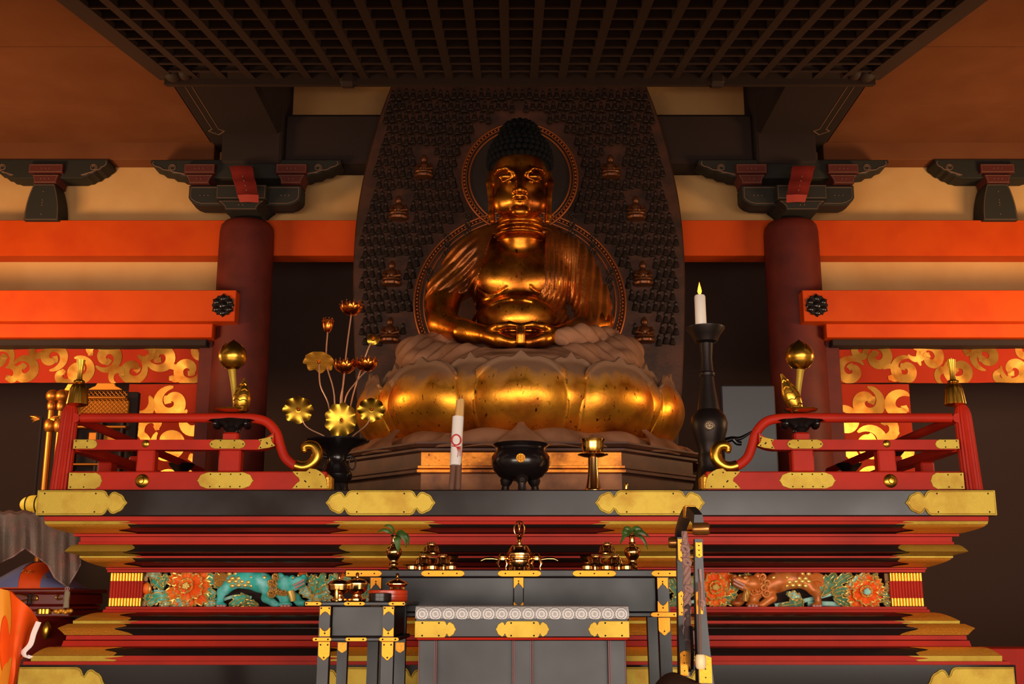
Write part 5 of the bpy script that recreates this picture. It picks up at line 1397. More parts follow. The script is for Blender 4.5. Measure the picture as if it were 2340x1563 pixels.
# ---- halo board behind the statue
YM = 9.3
hb_ = thing('halo_board', 'tall dark boat-shaped halo board crowded with small seated figures behind the statue', 'halo', (SX, YM, 0))
def H(px, py, d=0.0): return P(px, py, YM - d)
edge = [(846, 1655), (836, 1200), (822, 1000), (812, 860), (807, 700), (808, 580), (818, 470), (838, 370), (866, 270), (896, 190), (930, 110), (990, 30), (1060, -60), (1188, -140)]
sm = smooth_path([H(*e) for e in edge], 5)
cxm = H(1186, 600).x
out = [(p.x, p.z) for p in sm]; out = out + [(2 * cxm - a, b) for a, b in reversed(out[:-1])]
out = out[::-1]
m = MB(); m.plate([(a - cxm, b) for a, b in out], (cxm, YM + .07, 0), UX, UZ, .07, .012); m.build('board', HALO, hb_)
def ring(name, cx, cy, rx, ry, w, mt, a0=0, a1=2 * PI, bead=True, d=.02):
    c = H(cx, cy, d); s = mpp(cy, YM); N = 120
    pt = lambda a, k: c + Vector((rx * s * k * math.cos(a), 0, ry * s * k * math.sin(a)))
    m = MB()
    for k, r in ((1.0, .011), (1 - w, .009), (1 - w * .55, .006)):
        pts = [pt(a0 + (a1 - a0) * i / N, k) for i in range(N + 1)]; m.tube(pts, r, 8)
    o = m.build(name, mt, hb_)
    if bead:
        m = MB(); L = (rx + ry) * s * abs(a1 - a0) / 2; nb = int(L / .034)
        for i in range(nb): m.ball(pt(a0 + (a1 - a0) * (i + .5) / nb, 1 - w * .3) + Vector((0, -.006, 0)), (.011, .011, .013), 8, 6)
        m.build(name.replace('ring', 'beading'), HALOG, o)
m = MB(); c = H(1188, 405); s = mpp(405, YM); m.lathe([(126 * s, 0), (126 * s, .04), (122 * s, .045), (.01, .04)], c, 72, Vector((0, -1, 0))); m.build('head_disc', HALOD, hb_)
m = MB(); c = H(1188, 690); s = mpp(690, YM); pts = [(236 * s * math.cos(2 * PI * k / 72), 214 * s * math.sin(2 * PI * k / 72)) for k in range(72)]
m.plate(pts, c, UX, UZ, .03, .006); m.build('body_disc', HALO, hb_)
ring('head_ring', 1188, 405, 131, 131, .12, HALOG, d=.05); ring('body_ring', 1188, 690, 240, 218, .09, HALOG, -.55, PI + .55, d=.04)
m = MB()                                        # openwork scrolls inside the body ring
for sg in (-1, 1):
    for (bx, by) in ((207, 640), (200, 700), (168, 560), (120, 515)):
        for j in range(3):
            c = H(1188 + sg * bx, by + 18 * (j - 1), .05); m.tube([c + Vector((sg * (.035 - .0016 * k) * math.cos(.5 * k + j), 0, (.035 - .0016 * k) * math.sin(.5 * k + j))) for k in range(20)], .007, 6)
m.build('scrollwork', HALOD, hb_)
# the thousand small seated figures; the hundred nearest the eye each stand alone
base = MB()
def tiny(m, c, k=1.0):
    m.lathe([(.016 * k, 0), (.0205 * k, .005 * k), (.0195 * k, .016 * k), (.0150 * k, .030 * k), (.0135 * k, .040 * k), (.0075 * k, .047 * k), (.0105 * k, .054 * k), (.0112 * k, .062 * k), (.008 * k, .070 * k), (.0045 * k, .076 * k), (.0005, .079 * k)], c, 10, None, None, .8)
pts = []
for j in range(23):
    py = 784 - 25.5 * j
    for sg in (-1, 1):
        for i in range(24):
            bx = 8 + 15.6 * i + (8 if j % 2 else 0); e = 1186 + sg * bx; yy = py + 3 * math.sin(i * 1.7 + j)
            if ((e - 1188) / 250) ** 2 + ((yy - 690) / 230) ** 2 < 1 or (e - 1188) ** 2 + (yy - 405) ** 2 < 143 ** 2: continue
            if bx > (362 if yy > 560 else 362 - (560 - yy) * .20) or yy > 720 and bx < 262: continue
            if any(abs(bx - a) < 24 and abs(yy + 14 - b) < 36 for a, b in ((288, 640), (272, 488), (292, 768), (214, 392))): continue
            pts.append((e, yy))
pts.sort(key=lambda p: (p[1] < 470, -p[1]))
proto = None; rest = MB()
for i, (a, b) in enumerate(pts):
    c = H(a, b, .02); c.z -= .02
    if i < 100:
        if proto is None:
            m = MB(); tiny(m, c, 1.28); proto = m.build('tiny_figure', HALOD, hb_); p0 = c
        else:
            o = proto.copy(); C.objects.link(o); o.parent = hb_; o.location = c - p0
    else: tiny(rest, c, 1.28)
rest.build('tiny_figures', HALOD, hb_, kind='stuff')
# larger seated figures on the halo
def small_buddha(px, py):
    c = H(px, py, .02); m = MB()
    m.lathe([(.06, 0), (.085, .012), (.09, .03), (.06, .04)], c, 24, None, (8, .08)); m.ball(c + Vector((0, -.01, .06)), (.085, .06, .026)); m.ball(c + Vector((0, 0, .105)), (.05, .04, .055)); m.ball(c + Vector((0, -.005, .185)), (.027, .027, .034)); m.ball(c + Vector((0, .002, .218)), (.014, .014, .014))
    for sg in (-1, 1): m.tube([c + Vector((sg * .05, 0, .135)), c + Vector((sg * .066, -.02, .095)), c + Vector((sg * .02, -.065, .075))], [.018, .016, .012], 8)
    o = m.build('seated_figure', HALOF, hb_)
    m = MB(); m.lathe([(.06, 0), (.06, .012), (.05, .014), (.048, .008), (.001, .008)], c + Vector((0, .035, .185)), 28, Vector((0, -1, 0))); m.lathe([(.1, 0), (.1, .012), (.088, .014), (.085, .006), (.001, .006)], c + Vector((0, .04, .09)), 28, Vector((0, -1, 0))); m.build('figure_halo', HALO, o)
for a, b in ((288, 655), (272, 505), (292, 785), (214, 410)):
    for sg in (-1, 1): small_buddha(1182 + sg * a, b)
# =============================== OFFERING TABLES IN FRONT ===============================
def ogive(L, h, left=1, right=1, nose=1.6):
    e = [(nose * h * math.sin(t * PI / 16), h * math.cos(t * PI / 16) ** .8) for t in range(9)]; e[-1] = (nose * h * 1.08, 0)
    R = [(L / 2 + a, -b) for a, b in e] + [(L / 2 + a, b) for a, b in reversed(e[:-1])] if right else [(L / 2, -h), (L / 2, h)]
    l = [(-L / 2 - a, b) for a, b in e] + [(-L / 2 - a, -b) for a, b in reversed(e[:-1])] if left else [(-L / 2, h), (-L / 2, -h)]
    return R + l
def notch(w, h, up):                             # leg cap with a cusped lower (or upper) edge
    e = [(-w / 2, h / 2), (-w / 2, -h / 2), (-w * .34, -h * .42), (-w * .2, -h * .22), (0, -h * .08), (w * .2, -h * .22), (w * .34, -h * .42), (w / 2, -h / 2), (w / 2, h / 2)]
    return e if not up else [(-a, -b) for a, b in e]
def shield(w, h):                                # leg shoe with a pointed lower end
    return [(-w / 2, h / 2), (-w / 2, -h * .2), (-w * .42, -h * .3), (-w * .3, -h * .34), (-w * .16, -h * .44), (0, -h / 2), (w * .16, -h * .44), (w * .3, -h * .34), (w * .42, -h * .3), (w / 2, -h * .2), (w / 2, h / 2)]
def gp(par, out, px, py, Y, mt=GOLDO, nm='gilt_fitting', stud=(), th=.004):
    c = P(px, py, Y); m = MB().plate(out, c + Vector((0, .0005, 0)), UX, UZ, th, .0015); m.cur = 1
    for a, b in stud: m.ball((c.x + a, Y - th, c.z + b), .0035, 8, 5)
    return m.build(nm, [mt, DARK], par)
YT = 5.15; s = mpp(1310, YT)
ta = thing('offering_table', 'long black lacquer offering table with gilt fittings, second row behind the lace cloth', 'table', (Xp(1176, 1400, YT), YT + .25, 0))
def TB(nm, pxa, pxb, pya, pyb, y0, y1, mt=BLACKM, par=ta, bev=.004, Yr=None):
    Yr = Yr or YT; return box(nm, mt, Xp(pxa, pyb, Yr), Xp(pxb, pyb, Yr), y0, y1, Zp(pyb, Yr), Zp(pya, Yr), par, bev)
TTOP = Zp(1302.5, YT)
TB('table_top', 790, 1560, 1302.5, 1318.5, YT - .03, YT + .52)
TB('front_panel', 868, 1502, 1319, 1399, YT + .02, YT + .05); TB('lower_rail', 800, 1548, 1399, 1410, YT - .01, YT + .05)
for a, b in ((846, 870), (1501, 1527)):
    m = MB(); x0, x1 = Xp(a, 1320, YT), Xp(b, 1320, YT); o = .003 if a > 1000 else -.002
    zz = Zp(1319, YT); m.hexa([(x0 + 5 * o, YT - .012, 0), (x1 + 5.6 * o, YT - .012, 0), (x1 + 5.6 * o, YT + .05, 0), (x0 + 5 * o, YT + .05, 0), (x0, YT - .012, zz), (x1, YT - .012, zz), (x1, YT + .05, zz), (x0, YT + .05, zz)])
    m.build('leg', BLACKM, ta)
    m = MB(); m.hexa([(x0 + 5 * o, YT + .42, 0), (x1 + 5 * o, YT + .42, 0), (x1 + 5 * o, YT + .48, 0), (x0 + 5 * o, YT + .48, 0), (x0, YT + .42, zz), (x1, YT + .42, zz), (x1, YT + .48, zz), (x0, YT + .48, zz)]); m.build('leg', BLACKM, ta)
TB('middle_stile', 1173, 1197, 1319, 1399, YT, YT + .04); TB('side_panel', 846, 854, 1319, 1399, YT + .05, YT + .44); TB('side_panel', 1516, 1524, 1319, 1399, YT + .05, YT + .44)
w = lambda px: px * s
for px, L, l, r in ((826, 70, 0, 1), (1012, 76, 1, 1), (1187, 76, 1, 1), (1358, 76, 1, 1), (1530, 60, 1, 0)):
    gp(ta, ogive(w(L), w(7), l, r), px, 1310.5, YT - .03, stud=[(q * w(L * .42), 0) for q in (-1, 0, 1)])
for px in (859, 1514):
    gp(ta, notch(w(25), w(26), 0), px, 1333, YT - .012, stud=[(0, w(4)), (0, -w(1))]); gp(ta, notch(w(25), w(24), 1), px + (1 if px > 1000 else 0), 1386, YT - .012, stud=[(0, -w(3))]); gp(ta, shield(w(27), w(40)), px + (4 if px > 1000 else -1), 1432, YT - .014, stud=[(0, -w(10))])
gp(ta, notch(w(23), w(24), 0), 1185, 1332, YT - .001, stud=[(0, w(4)), (0, -w(1))]); gp(ta, notch(w(23), w(18), 1), 1185, 1385, YT - .001)
gp(ta, ogive(w(52), w(5.5), 1, 0), 1522, 1404.5, YT - .012, stud=[(w(-18), 0), (w(18), 0)]); gp(ta, ogive(w(52), w(5.5), 0, 1), 848, 1404.5, YT - .012)

# ---- small side table at the left
YV = 4.5; sv = mpp(1390, YV)
tv = thing('side_table', 'small black lacquer side table with gilt caps, holding brass bowls and round boxes', 'table', (Xp(815, 1400, YV), YV + .2, 0))
def VB(nm, pxa, pxb, pya, pyb, y0, y1, mt=BLACKM, bev=.004): return TB(nm, pxa, pxb, pya, pyb, y0, y1, mt, tv, bev, YV)
VTOP = Zp(1374.5, YV); v_ = lambda px: px * sv
VB('table_top', 696, 931, 1374.5, 1384.5, YV - .02, YV + .56); VB('front_panel', 755, 876, 1385, 1455, YV + .015, YV + .04); VB('lower_shelf', 716, 909, 1456, 1466, YV - .01, YV + .54)
for a, b, k in ((731, 756, 0), (875, 902, 0), (731, 756, 1), (875, 902, 1)):
    x0, x1 = Xp(a, 1390, YV), Xp(b, 1390, YV); zz = Zp(1385, YV); o = -.002; y0, y1 = (YV - .01, YV + .04) if k == 0 else (YV + .49, YV + .54)
    MB().hexa([(x0 + 3 * o, y0, 0), (x1 + 3 * o, y0, 0), (x1 + 3 * o, y1, 0), (x0 + 3 * o, y1, 0), (x0, y0, zz), (x1, y0, zz), (x1, y1, zz), (x0, y1, zz)]).build('leg', BLACKM, tv)
VB('side_panel', 888, 897, 1385, 1455, YV + .04, YV + .5)
for px, L, l, r in ((713, 30, 0, 1), (810, 34, 1, 1), (910, 30, 1, 0)): gp(tv, ogive(v_(L), v_(4.6), l, r), px, 1379.5, YV - .02, stud=[(v_(-L * .4), 0), (v_(L * .4), 0)])
for px in (743.5, 888.5):
    gp(tv, notch(v_(25), v_(20), 0), px, 1396, YV - .01, stud=[(v_(-9), v_(6)), (v_(9), v_(6))]); gp(tv, notch(v_(25), v_(20), 1), px - 1, 1444, YV - .01, stud=[(0, -v_(3))])
    gp(tv, shield(v_(27), v_(42)), px - 3, 1488, YV - .012, stud=[(v_(-8), v_(14)), (v_(8), v_(14)), (0, -v_(14))])
    c = P(px - 1, 1480, YV + .48); c.x = Xp(px, 1390, YV); MB().plate(shield(v_(23), v_(26)), (c.x, YV + .489, c.z), UX, UZ, .004, .001).build('gilt_fitting', GOLDD, tv)
for px, L in ((736, 34), (814, 40), (889, 36)): gp(tv, ogive(v_(L), v_(4.6), 1, 1, 1), px, 1461, YV - .01, stud=[(v_(-L * .4), 0), (v_(L * .4), 0)])

# ---- front desk with its lace runner
YD = 4.35; sd_ = mpp(1430, YD); d_ = lambda px: px * sd_
td = thing('altar_desk', 'black lacquer desk with gilt fittings and dull panels, nearest the viewer under a lace runner', 'desk', (Xp(1192, 1450, YD), YD + .22, 0))
def DB(nm, pxa, pxb, pya, pyb, y0, y1, mt=BLACKM, bev=.004): return TB(nm, pxa, pxb, pya, pyb, y0, y1, mt, td, bev, YD)
DTOP = Zp(1390, YD)
DB('desk_top', 948, 1438, 1390, 1456.5, YD, YD + .46); DB('red_moulding', 951, 1436, 1457, 1462.5, YD + .003, YD + .45, RED)
zz = Zp(1463, YD); zl = .06
def DS(nm, pxa, pxb, y0, y1, mt): return box(nm, mt, Xp(pxa, 1500, YD), Xp(pxb, 1500, YD), y0, y1, zl, zz, td, .003)
DS('body', 958, 1430, YD + .03, YD + .43, BLACKM)
for a, b in ((956, 997), (1171, 1217), (1390, 1432)): DS('stile', a, b, YD + .01, YD + .032, BLACKM)
for a in (955.5, 991.5, 995.5, 1171, 1174.5, 1212, 1216, 1390, 1394, 1428.5): DS('red_bead', a, a + 2.2, YD + .005, YD + .034, BEAD)
box('foot_rail', RED, Xp(952, 1500, YD), Xp(1436, 1500, YD), YD, YD + .45, 0, zl, td, .004)
hb3 = d_(18.5)
gp(td, cloud_plate(d_(66), hb3, 0, 1, .75), 981, 1438, YD, GOLD, stud=[(d_(x), d_(y)) for x in (-16, 22) for y in (-14, 14)]); gp(td, cloud_plate(d_(66), hb3, 1, 0, .75), 1405, 1438, YD, GOLD, stud=[(d_(x), d_(y)) for x in (16, -22) for y in (-14, 14)])
gp(td, cloud_plate(d_(66), hb3, 1, 1, .75), 1194, 1438, YD, GOLD, stud=[(d_(x), d_(y)) for x in (-26, 26) for y in (-14, 14)])
# lace: white cotton with openwork rosettes
lm = bpy.data.materials.new('white lace'); lm.use_nodes = True; nt = lm.node_tree; N = nt.nodes; L_ = nt.links; bs = N['Principled BSDF']; bs.inputs['Roughness'].default_value = .9
def nm_(op, a, b=None, c=None):
    n_ = N.new('ShaderNodeMath'); n_.operation = op
    for i, v in enumerate((a, b, c)):
        if v is None: continue
        if isinstance(v, (int, float)): n_.inputs[i].default_value = v
        else: L_.new(v, n_.inputs[i])
    return n_.outputs[0]
tc = N.new('ShaderNodeTexCoord'); sp_ = N.new('ShaderNodeSeparateXYZ'); L_.new(tc.outputs['Object'], sp_.inputs[0])
PER = d_(30.3)
fx_ = nm_('SUBTRACT', nm_('FRACT', nm_('ADD', nm_('DIVIDE', sp_.outputs[0], PER), 100.5)), .5)
fz_ = nm_('DIVIDE', sp_.outputs[2], PER)
r_ = nm_('SQRT', nm_('ADD', nm_('MULTIPLY', fx_, fx_), nm_('MULTIPLY', fz_, fz_))); a_ = nm_('ARCTAN2', fz_, fx_)
ptl = nm_('MULTIPLY', nm_('LESS_THAN', nm_('ABSOLUTE', nm_('SUBTRACT', r_, nm_('ADD', .27, nm_('MULTIPLY', .045, nm_('ABSOLUTE', nm_('SINE', nm_('MULTIPLY', a_, 5))))))), .016), 1.0)
dots = nm_('MULTIPLY', nm_('LESS_THAN', r_, .14), nm_('GREATER_THAN', nm_('MULTIPLY', nm_('SINE', nm_('MULTIPLY', fx_, 70)), nm_('SINE', nm_('MULTIPLY', fz_, 70))), .25))
mesh_ = nm_('MULTIPLY', nm_('GREATER_THAN', r_, .485), nm_('GREATER_THAN', nm_('MULTIPLY', nm_('SINE', nm_('MULTIPLY', nm_('ADD', fx_, fz_), 38)), nm_('SINE', nm_('MULTIPLY', nm_('SUBTRACT', fx_, fz_), 38))), .12))
gap = nm_('LESS_THAN', nm_('ABSOLUTE', nm_('SUBTRACT', r_, .475)), .013)
hole = nm_('MAXIMUM', nm_('MAXIMUM', ptl, dots), nm_('MAXIMUM', mesh_, gap))
mx_ = N.new('ShaderNodeMix'); mx_.data_type = 'RGBA'; mx_.inputs['A'].default_value = (*lin((192, 184, 180)), 1); mx_.inputs['B'].default_value = (*lin((70, 58, 56)), 1); L_.new(hole, mx_.inputs['Factor']); L_.new(mx_.outputs['Result'], bs.inputs['Base Color'])
bp_ = N.new('ShaderNodeBump'); bp_.inputs['Distance'].default_value = .003; bp_.invert = True; L_.new(hole, bp_.inputs['Height']); L_.new(bp_.outputs['Normal'], bs.inputs['Normal'])
m = MB(); xa, xb = Xp(950, 1400, YD - .008), Xp(1436.5, 1400, YD - .008); zt_ = DTOP + .004; drop = DTOP - Zp(1417, YD)
ppts = [(YD + .44, zt_), (YD + .2, zt_), (YD + .02, zt_), (YD - .004, zt_ - .004), (YD - .012, zt_ - .016), (YD - .012, zt_ - drop * .6), (YD - .012, zt_ - drop)]
def lf2(uu, v):
    i = min(int(v * 6), 5); t = v * 6 - i; a, b = ppts[i], ppts[i + 1]; y_, z_ = a[0] + (b[0] - a[0]) * t, a[1] + (b[1] - a[1]) * t
    sc = .0035 * abs(math.sin(PI * uu * 16)) if v > .95 else 0
    return Vector((xa + (xb - xa) * uu, y_ - (.002 * math.sin(uu * 60) if v > .7 else 0), z_ + .003 - sc))
m.slab(lf2, 128, 24, .003)
lz = zt_ - drop * .58
lace = m.build('lace_runner', lm, None, (xa + PER * .5, YD, lz)); tag(lace, 'white lace runner with round rosettes, draped over the front desk', 'lace cloth')

# ---- brass altar ware on the long table
def lathed(name, label, cat, c, prf, mt=BRASS, group=None, flute=None, seg=40): return tag(MB().lathe(prf, c, seg, None, flute).build(name, mt, None, c), label, cat, group)
def T_(px, dy=.1): y = YT + dy; return Vector((Xp(px, 1302, y), y, TTOP))
def lidless(k): return [(.028 * k, 0), (.030 * k, .004), (.022 * k, .007), (.026 * k, .010), (.036 * k, .020), (.040 * k, .034), (.041 * k, .042), (.038 * k, .042), (.034 * k, .026), (.001, .014)]
def flip(prf, H): return [(r, H - h) for r, h in reversed(prf)]
CUP = [(r * 1.13, h * 1.1) for r, h in [(.018, 0), (.0188, .006), (.0158, .008), (.0158, .0105), (.025, .0145), (.0300, .023), (.0310, .034), (.0330, .0385), (.0350, .041), (.033, .0405), (.0285, .033), (.027, .022), (.001, .014)]]
DOWN = flip(CUP, .0451)
DISH = [(.0255, 0), (.0265, .003), (.0250, .005), (.0250, .019), (.028, .0215), (.042, .0235), (.0435, .0255), (.042, .0258), (.028, .0242), (.001, .0235)]
s5 = mpp(1290, YT + .1); CX5 = 1186.5
for sx in (0, 1):
    side = 'right' if sx else 'left'; mpx = lambda px: (2 * CX5 - px) if sx else px
    G5 = 'brass cups and saucers, %s pyramid' % side
    def put(nm, px, dy, z, prf, label, flute=None): c = T_(mpx(px), dy); c.z += z; return lathed(nm, label, 'saucer' if nm == 'brass_saucer' else 'cup', c, prf, BRASS, G5, flute, 40)
    w = 'the %s brass pyramid' % side
    o_ = 'outer' ; rows = (('brass_saucer', 941, .06, 0, DISH, 'flat brass saucer at the outer front foot of %s' % w), ('brass_saucer', 987, .06, 0, DISH, 'flat brass saucer at the middle front foot of %s' % w), ('brass_saucer', 1031, .06, 0, DISH, 'flat brass saucer at the inner front foot of %s' % w),
             ('brass_saucer', 958, .15, 0, DISH, 'brass saucer in the back row under the outer cup of %s' % w), ('brass_saucer', 1014, .15, 0, DISH, 'brass saucer in the back row under the inner cup of %s' % w))
    for nm, px, dy, z, prf, lb in rows: put(nm, px, dy, z, prf, lb)
    put('brass_cup', 967, .075, .0262, DOWN, 'upturned fluted brass cup, outer one of the middle tier of %s' % w, (20, .05))
    put('brass_cup', 1011, .075, .0262, DOWN, 'upturned fluted brass cup, inner one of the middle tier of %s' % w, (20, .05))
    put('brass_saucer', 989, .085, .0717, flip([(r * .62, h * .3) for r, h in DISH], .0078), 'thin brass saucer under the topmost cup of %s' % w)
    put('brass_cup', 985, .085, .0797, DOWN, 'upturned fluted brass cup crowning %s' % w, (20, .05))
    put('brass_cup', 1028, .165, .0266, [(r * 1.08, h * .95) for r, h in CUP], 'upright scalloped brass cup at the back of %s' % w, (12, .07))
    # flower vase with drooping leaves
    c = T_(899 if not sx else 1446, .12); sz = 0
    hv = [(.031, 0), (.032, .005), (.026, .010), (.021, .018), (.021, .028), (.024, .031), (.021, .034), (.019, .044), (.021, .051), (.030, .062), (.038, .078), (.0385, .092), (.030, .108), (.016, .114), (.014, .122), (.018, .128), (.013, .131), (.013, .150), (.017, .160), (.020, .163), (.013, .162), (.001, .158)]
    vz = thing('brass_vase', 'brass flower vase with green leaves beside the %s brass pyramid' % side, 'vase', tuple(c), 'brass flower vases'); MB().lathe([(r * .95, h * .98) for r, h in hv], c, 44).build('body', BRASS, vz)
    lv = thing('leaf_sprig', 'drooping green leaf sprig in the %s brass vase' % side, 'leaves', tuple(c + Vector((0, 0, .15))), 'leaf sprigs')
    L6 = (((4, 0), (14, -6), (26, 6), (30, 28), 8), ((2, 2), (8, 6), (10, 20), (12, 40), 9), ((-2, -2), (-10, -8), (-24, -12), (-38, -6), 4.5), ((0, -4), (-2, -14), (-12, -22), (-24, -20), 4), ((6, -2), (20, -2), (32, 4), (36, 24), 6)) if not sx else \
         (((2, -2), (12, -8), (26, -4), (40, 6), 6), ((4, 0), (18, 2), (28, 16), (34, 34), 4.5), ((-2, -2), (-12, -8), (-20, -6), (-24, 4), 7), ((-2, 0), (-16, 0), (-24, 10), (-30, 22), 4), ((0, -6), (4, -14), (14, -16), (24, -10), 6), ((0, -4), (-6, -14), (-16, -16), (-22, -10), 5))
    for a, b, e, f_, wd in L6:
        top = c + Vector((0, 0, .158)); q = [top + Vector((x * s5, -.02 * (i > 0) - .006 * i, -y * s5)) for i, (x, y) in enumerate((a, b, e, f_))]; md = smooth_path(q, 6); n_ = len(md) - 1
        def lff(uu, v):
            i = min(int(v * n_), n_ - 1); p = md[i].lerp(md[i + 1], v * n_ - i); t = (md[min(i + 1, n_)] - md[max(0, i - 1)]).normalized(); sdv = t.cross(Vector((0.2, -.9, .3))).normalized(); qq = (uu - .5) * 2
            return p + sdv * (qq * wd * s5 * math.sin(PI * max(.02, min(.985, v ** .8)))) + Vector((0, .004 * abs(qq), 0))
        MB().slab(lff, 6, 18, .0012).build('leaf', GREEN, lv)
# censer at the centre with its stand, vajra sceptre and side dishes
c = T_(1187, .13); cen = thing('covered_censer', 'domed brass censer on curled legs at the middle of the long table', 'censer', tuple(c))
MB().lathe([(.026, .018), (.045, .022), (.050, .036), (.050, .046), (.062, .052), (.0625, .056), (.054, .060), (.054, .066), (.066, .070), (.066, .073), (.001, .070)], c, 48).build('bowl', BRASS, cen)
ld = MB().lathe([(.060, .0735), (.060, .078), (.052, .084), (.049, .092), (.040, .106), (.040, .109), (.036, .113), (.020, .117), (.010, .119), (.010, .125), (.006, .127), (.007, .134), (.010, .139), (.007, .144), (.001, .146)], c, 48).build('lid', BRASS, cen)
for k in range(6):
    a = k * PI / 3 + .5; e = Vector((math.cos(a), math.sin(a), 0)); MB().tube([c + e * .044 + Vector((0, 0, .030)), c + e * .056 + Vector((0, 0, .022)), c + e * .050 + Vector((0, 0, .010)), c + e * .058 + Vector((0, 0, .003))], [.007, .006, .005, .007], 10).build('leg', BRASS, cen)
for q in (-1, 1):
    lb = 'left' if q < 0 else 'right'
    b0 = T_(1187 + q * 39, .13)
    m = MB(); m.lathe([(.018, .058), (.022, .060), (.0225, .064), (.018, .066), (.012, .076), (.007, .079), (.001, .080)], b0, 32); m.lathe([(.024, .048), (.024, .058), (.001, .058)], b0, 32)
    dsh = m.build('side_bowl', BRASS, cen)
    for k in (-1, 1): MB().tube([b0 + Vector((k * .016, 0, .05)), b0 + Vector((k * .023, -.004, .030)), b0 + Vector((k * .016, 0, .014)), b0 + Vector((k * .021, 0, .003))], [.006, .007, .005, .007], 10).build('leg', BRASS, cen)
    m = MB(); p0 = b0 + Vector((q * .02, 0, .050)); m.tube([p0, p0 + Vector((q * .03, 0, .004)), p0 + Vector((q * .06, 0, .003)), p0 + Vector((q * .078, 0, -.006))], [.006, .010, .008, .003], 12); m.build('side_arm', BRASS, cen)
cv = T_(1187, .30); vj = thing('vajra_bell', 'tall brass bell handle with open prongs standing behind the domed censer', 'bell', tuple(cv)); k_ = .18
MB().lathe([(.044, 0), (.046, .006), (.040, .02), (.034, .05), (.030, .075), (.020, .09), (.008, .095)], cv, 36).build('bell', BRASS, vj)
MB().lathe([(.008, .094), (.010, .105), (.013, .112), (.009, .118), (.012, .126), (.012, .146), (.009, .152), (.013, .158), (.010, .165), (.004, .172), (.0035, .20), (.007, .212), (.004, .225), (.0005, .236)], cv, 24).build('handle', BRASS, vj)
for k in range(4):
    a = k * PI / 2; e = Vector((math.cos(a), math.sin(a), 0)); MB().tube(smooth_path([cv + e * .006 + Vector((0, 0, .166)), cv + e * .020 + Vector((0, 0, .178)), cv + e * .0245 + Vector((0, 0, .205)), cv + e * .014 + Vector((0, 0, .228)), cv + e * .001 + Vector((0, 0, .236))], 5), .0032, 8).build('prong', BRASS, vj)

# ---- brass bowls and round boxes on the side table
def U_(px, dy=.1): y = YV + dy * 1.2; return Vector((Xp(px, 1374, y), y, VTOP))
def lidbowl(label, px, dy, k, z=0, tall=1):
    c = U_(px, dy); c.z += z; t = thing('lidded_bowl', label, 'bowl', tuple(c), 'lidded brass bowls')
    MB().lathe([(.022 * k, 0), (.023 * k, .004), (.017 * k, .008), (.017 * k, .014 * tall), (.030 * k, .020 * tall), (.044 * k, .034 * tall), (.046 * k, .052 * tall), (.001, .051 * tall)], c, 44, None, (16, .03)).build('bowl', BRASS, t)
    h = .052 * tall; MB().lathe([(.049 * k, h), (.049 * k, h + .004), (.044 * k, h + .006), (.036 * k, h + .016), (.016 * k, h + .022), (.006, h + .024), (.005, h + .030), (.008, h + .038), (.006, h + .045), (.001, h + .047)], c, 44).build('lid', BRASS, t)
lidbowl('lidded brass bowl at the left of the side table', 774, .16, 1.0, .012, 1.0)
lidbowl('lidded brass bowl with a tall knob at the middle of the side table', 815, .17, .95, .012, 1.08)
c = U_(774, .16); lathed('brass_tray', 'low brass stand under the left lidded bowl', 'tray', c, [(.030, 0), (.034, .004), (.034, .010), (.026, .0118), (.001, .0118)], BRASS)
c = U_(815, .17); lathed('brass_tray', 'low brass stand under the middle lidded bowl', 'tray', c, [(.034, 0), (.038, .004), (.038, .010), (.026, .0118), (.001, .0118)], BRASS)
c = U_(769, .05); lathed('brass_beaker', 'small pale brass beaker in front of the left lidded bowl', 'cup', c, [(.0085, 0), (.0090, .003), (.0080, .006), (.0088, .040), (.0100, .048), (.0085, .047), (.001, .020)], BRASSY)
c = U_(868, .07); bxk = tag(MB().lathe([(.044, 0), (.0455, .002), (.0455, .016), (.0450, .0165), (.0455, .017), (.0455, .030), (.043, .032), (.001, .032)], c, 48).build('round_box', BLACK, None, c), 'low round black lacquer box in front of the red box', 'box')
c = U_(886, .20); bxr = tag(MB().lathe([(.078, 0), (.080, .003), (.080, .013), (.0785, .0145), (.080, .016), (.080, .027), (.0785, .0285), (.080, .030), (.080, .042), (.077, .045), (.001, .045)], c, 56).build('round_box', mat('bright red lacquer', (196, 58, 22), .3, spec=.5), None, c), 'wide ribbed round red lacquer box behind the black box', 'box')
c = U_(907, .20); t = thing('lidded_dish', 'wide brass dish with a domed lid on top of the red round box', 'dish', (c.x, c.y, VTOP + .045)); c.z = VTOP + .045
MB().lathe([(.030, 0), (.032, .004), (.030, .012), (.034, .016), (.044, .022), (.001, .022)], c, 40).build('dish', BRASS, t)
MB().lathe([(.047, .0222), (.047, .026), (.042, .029), (.030, .038), (.010, .044), (.006, .046), (.004, .052), (.0065, .058), (.008, .063), (.005, .067), (.001, .068)], c, 40).build('lid', BRASS, t)
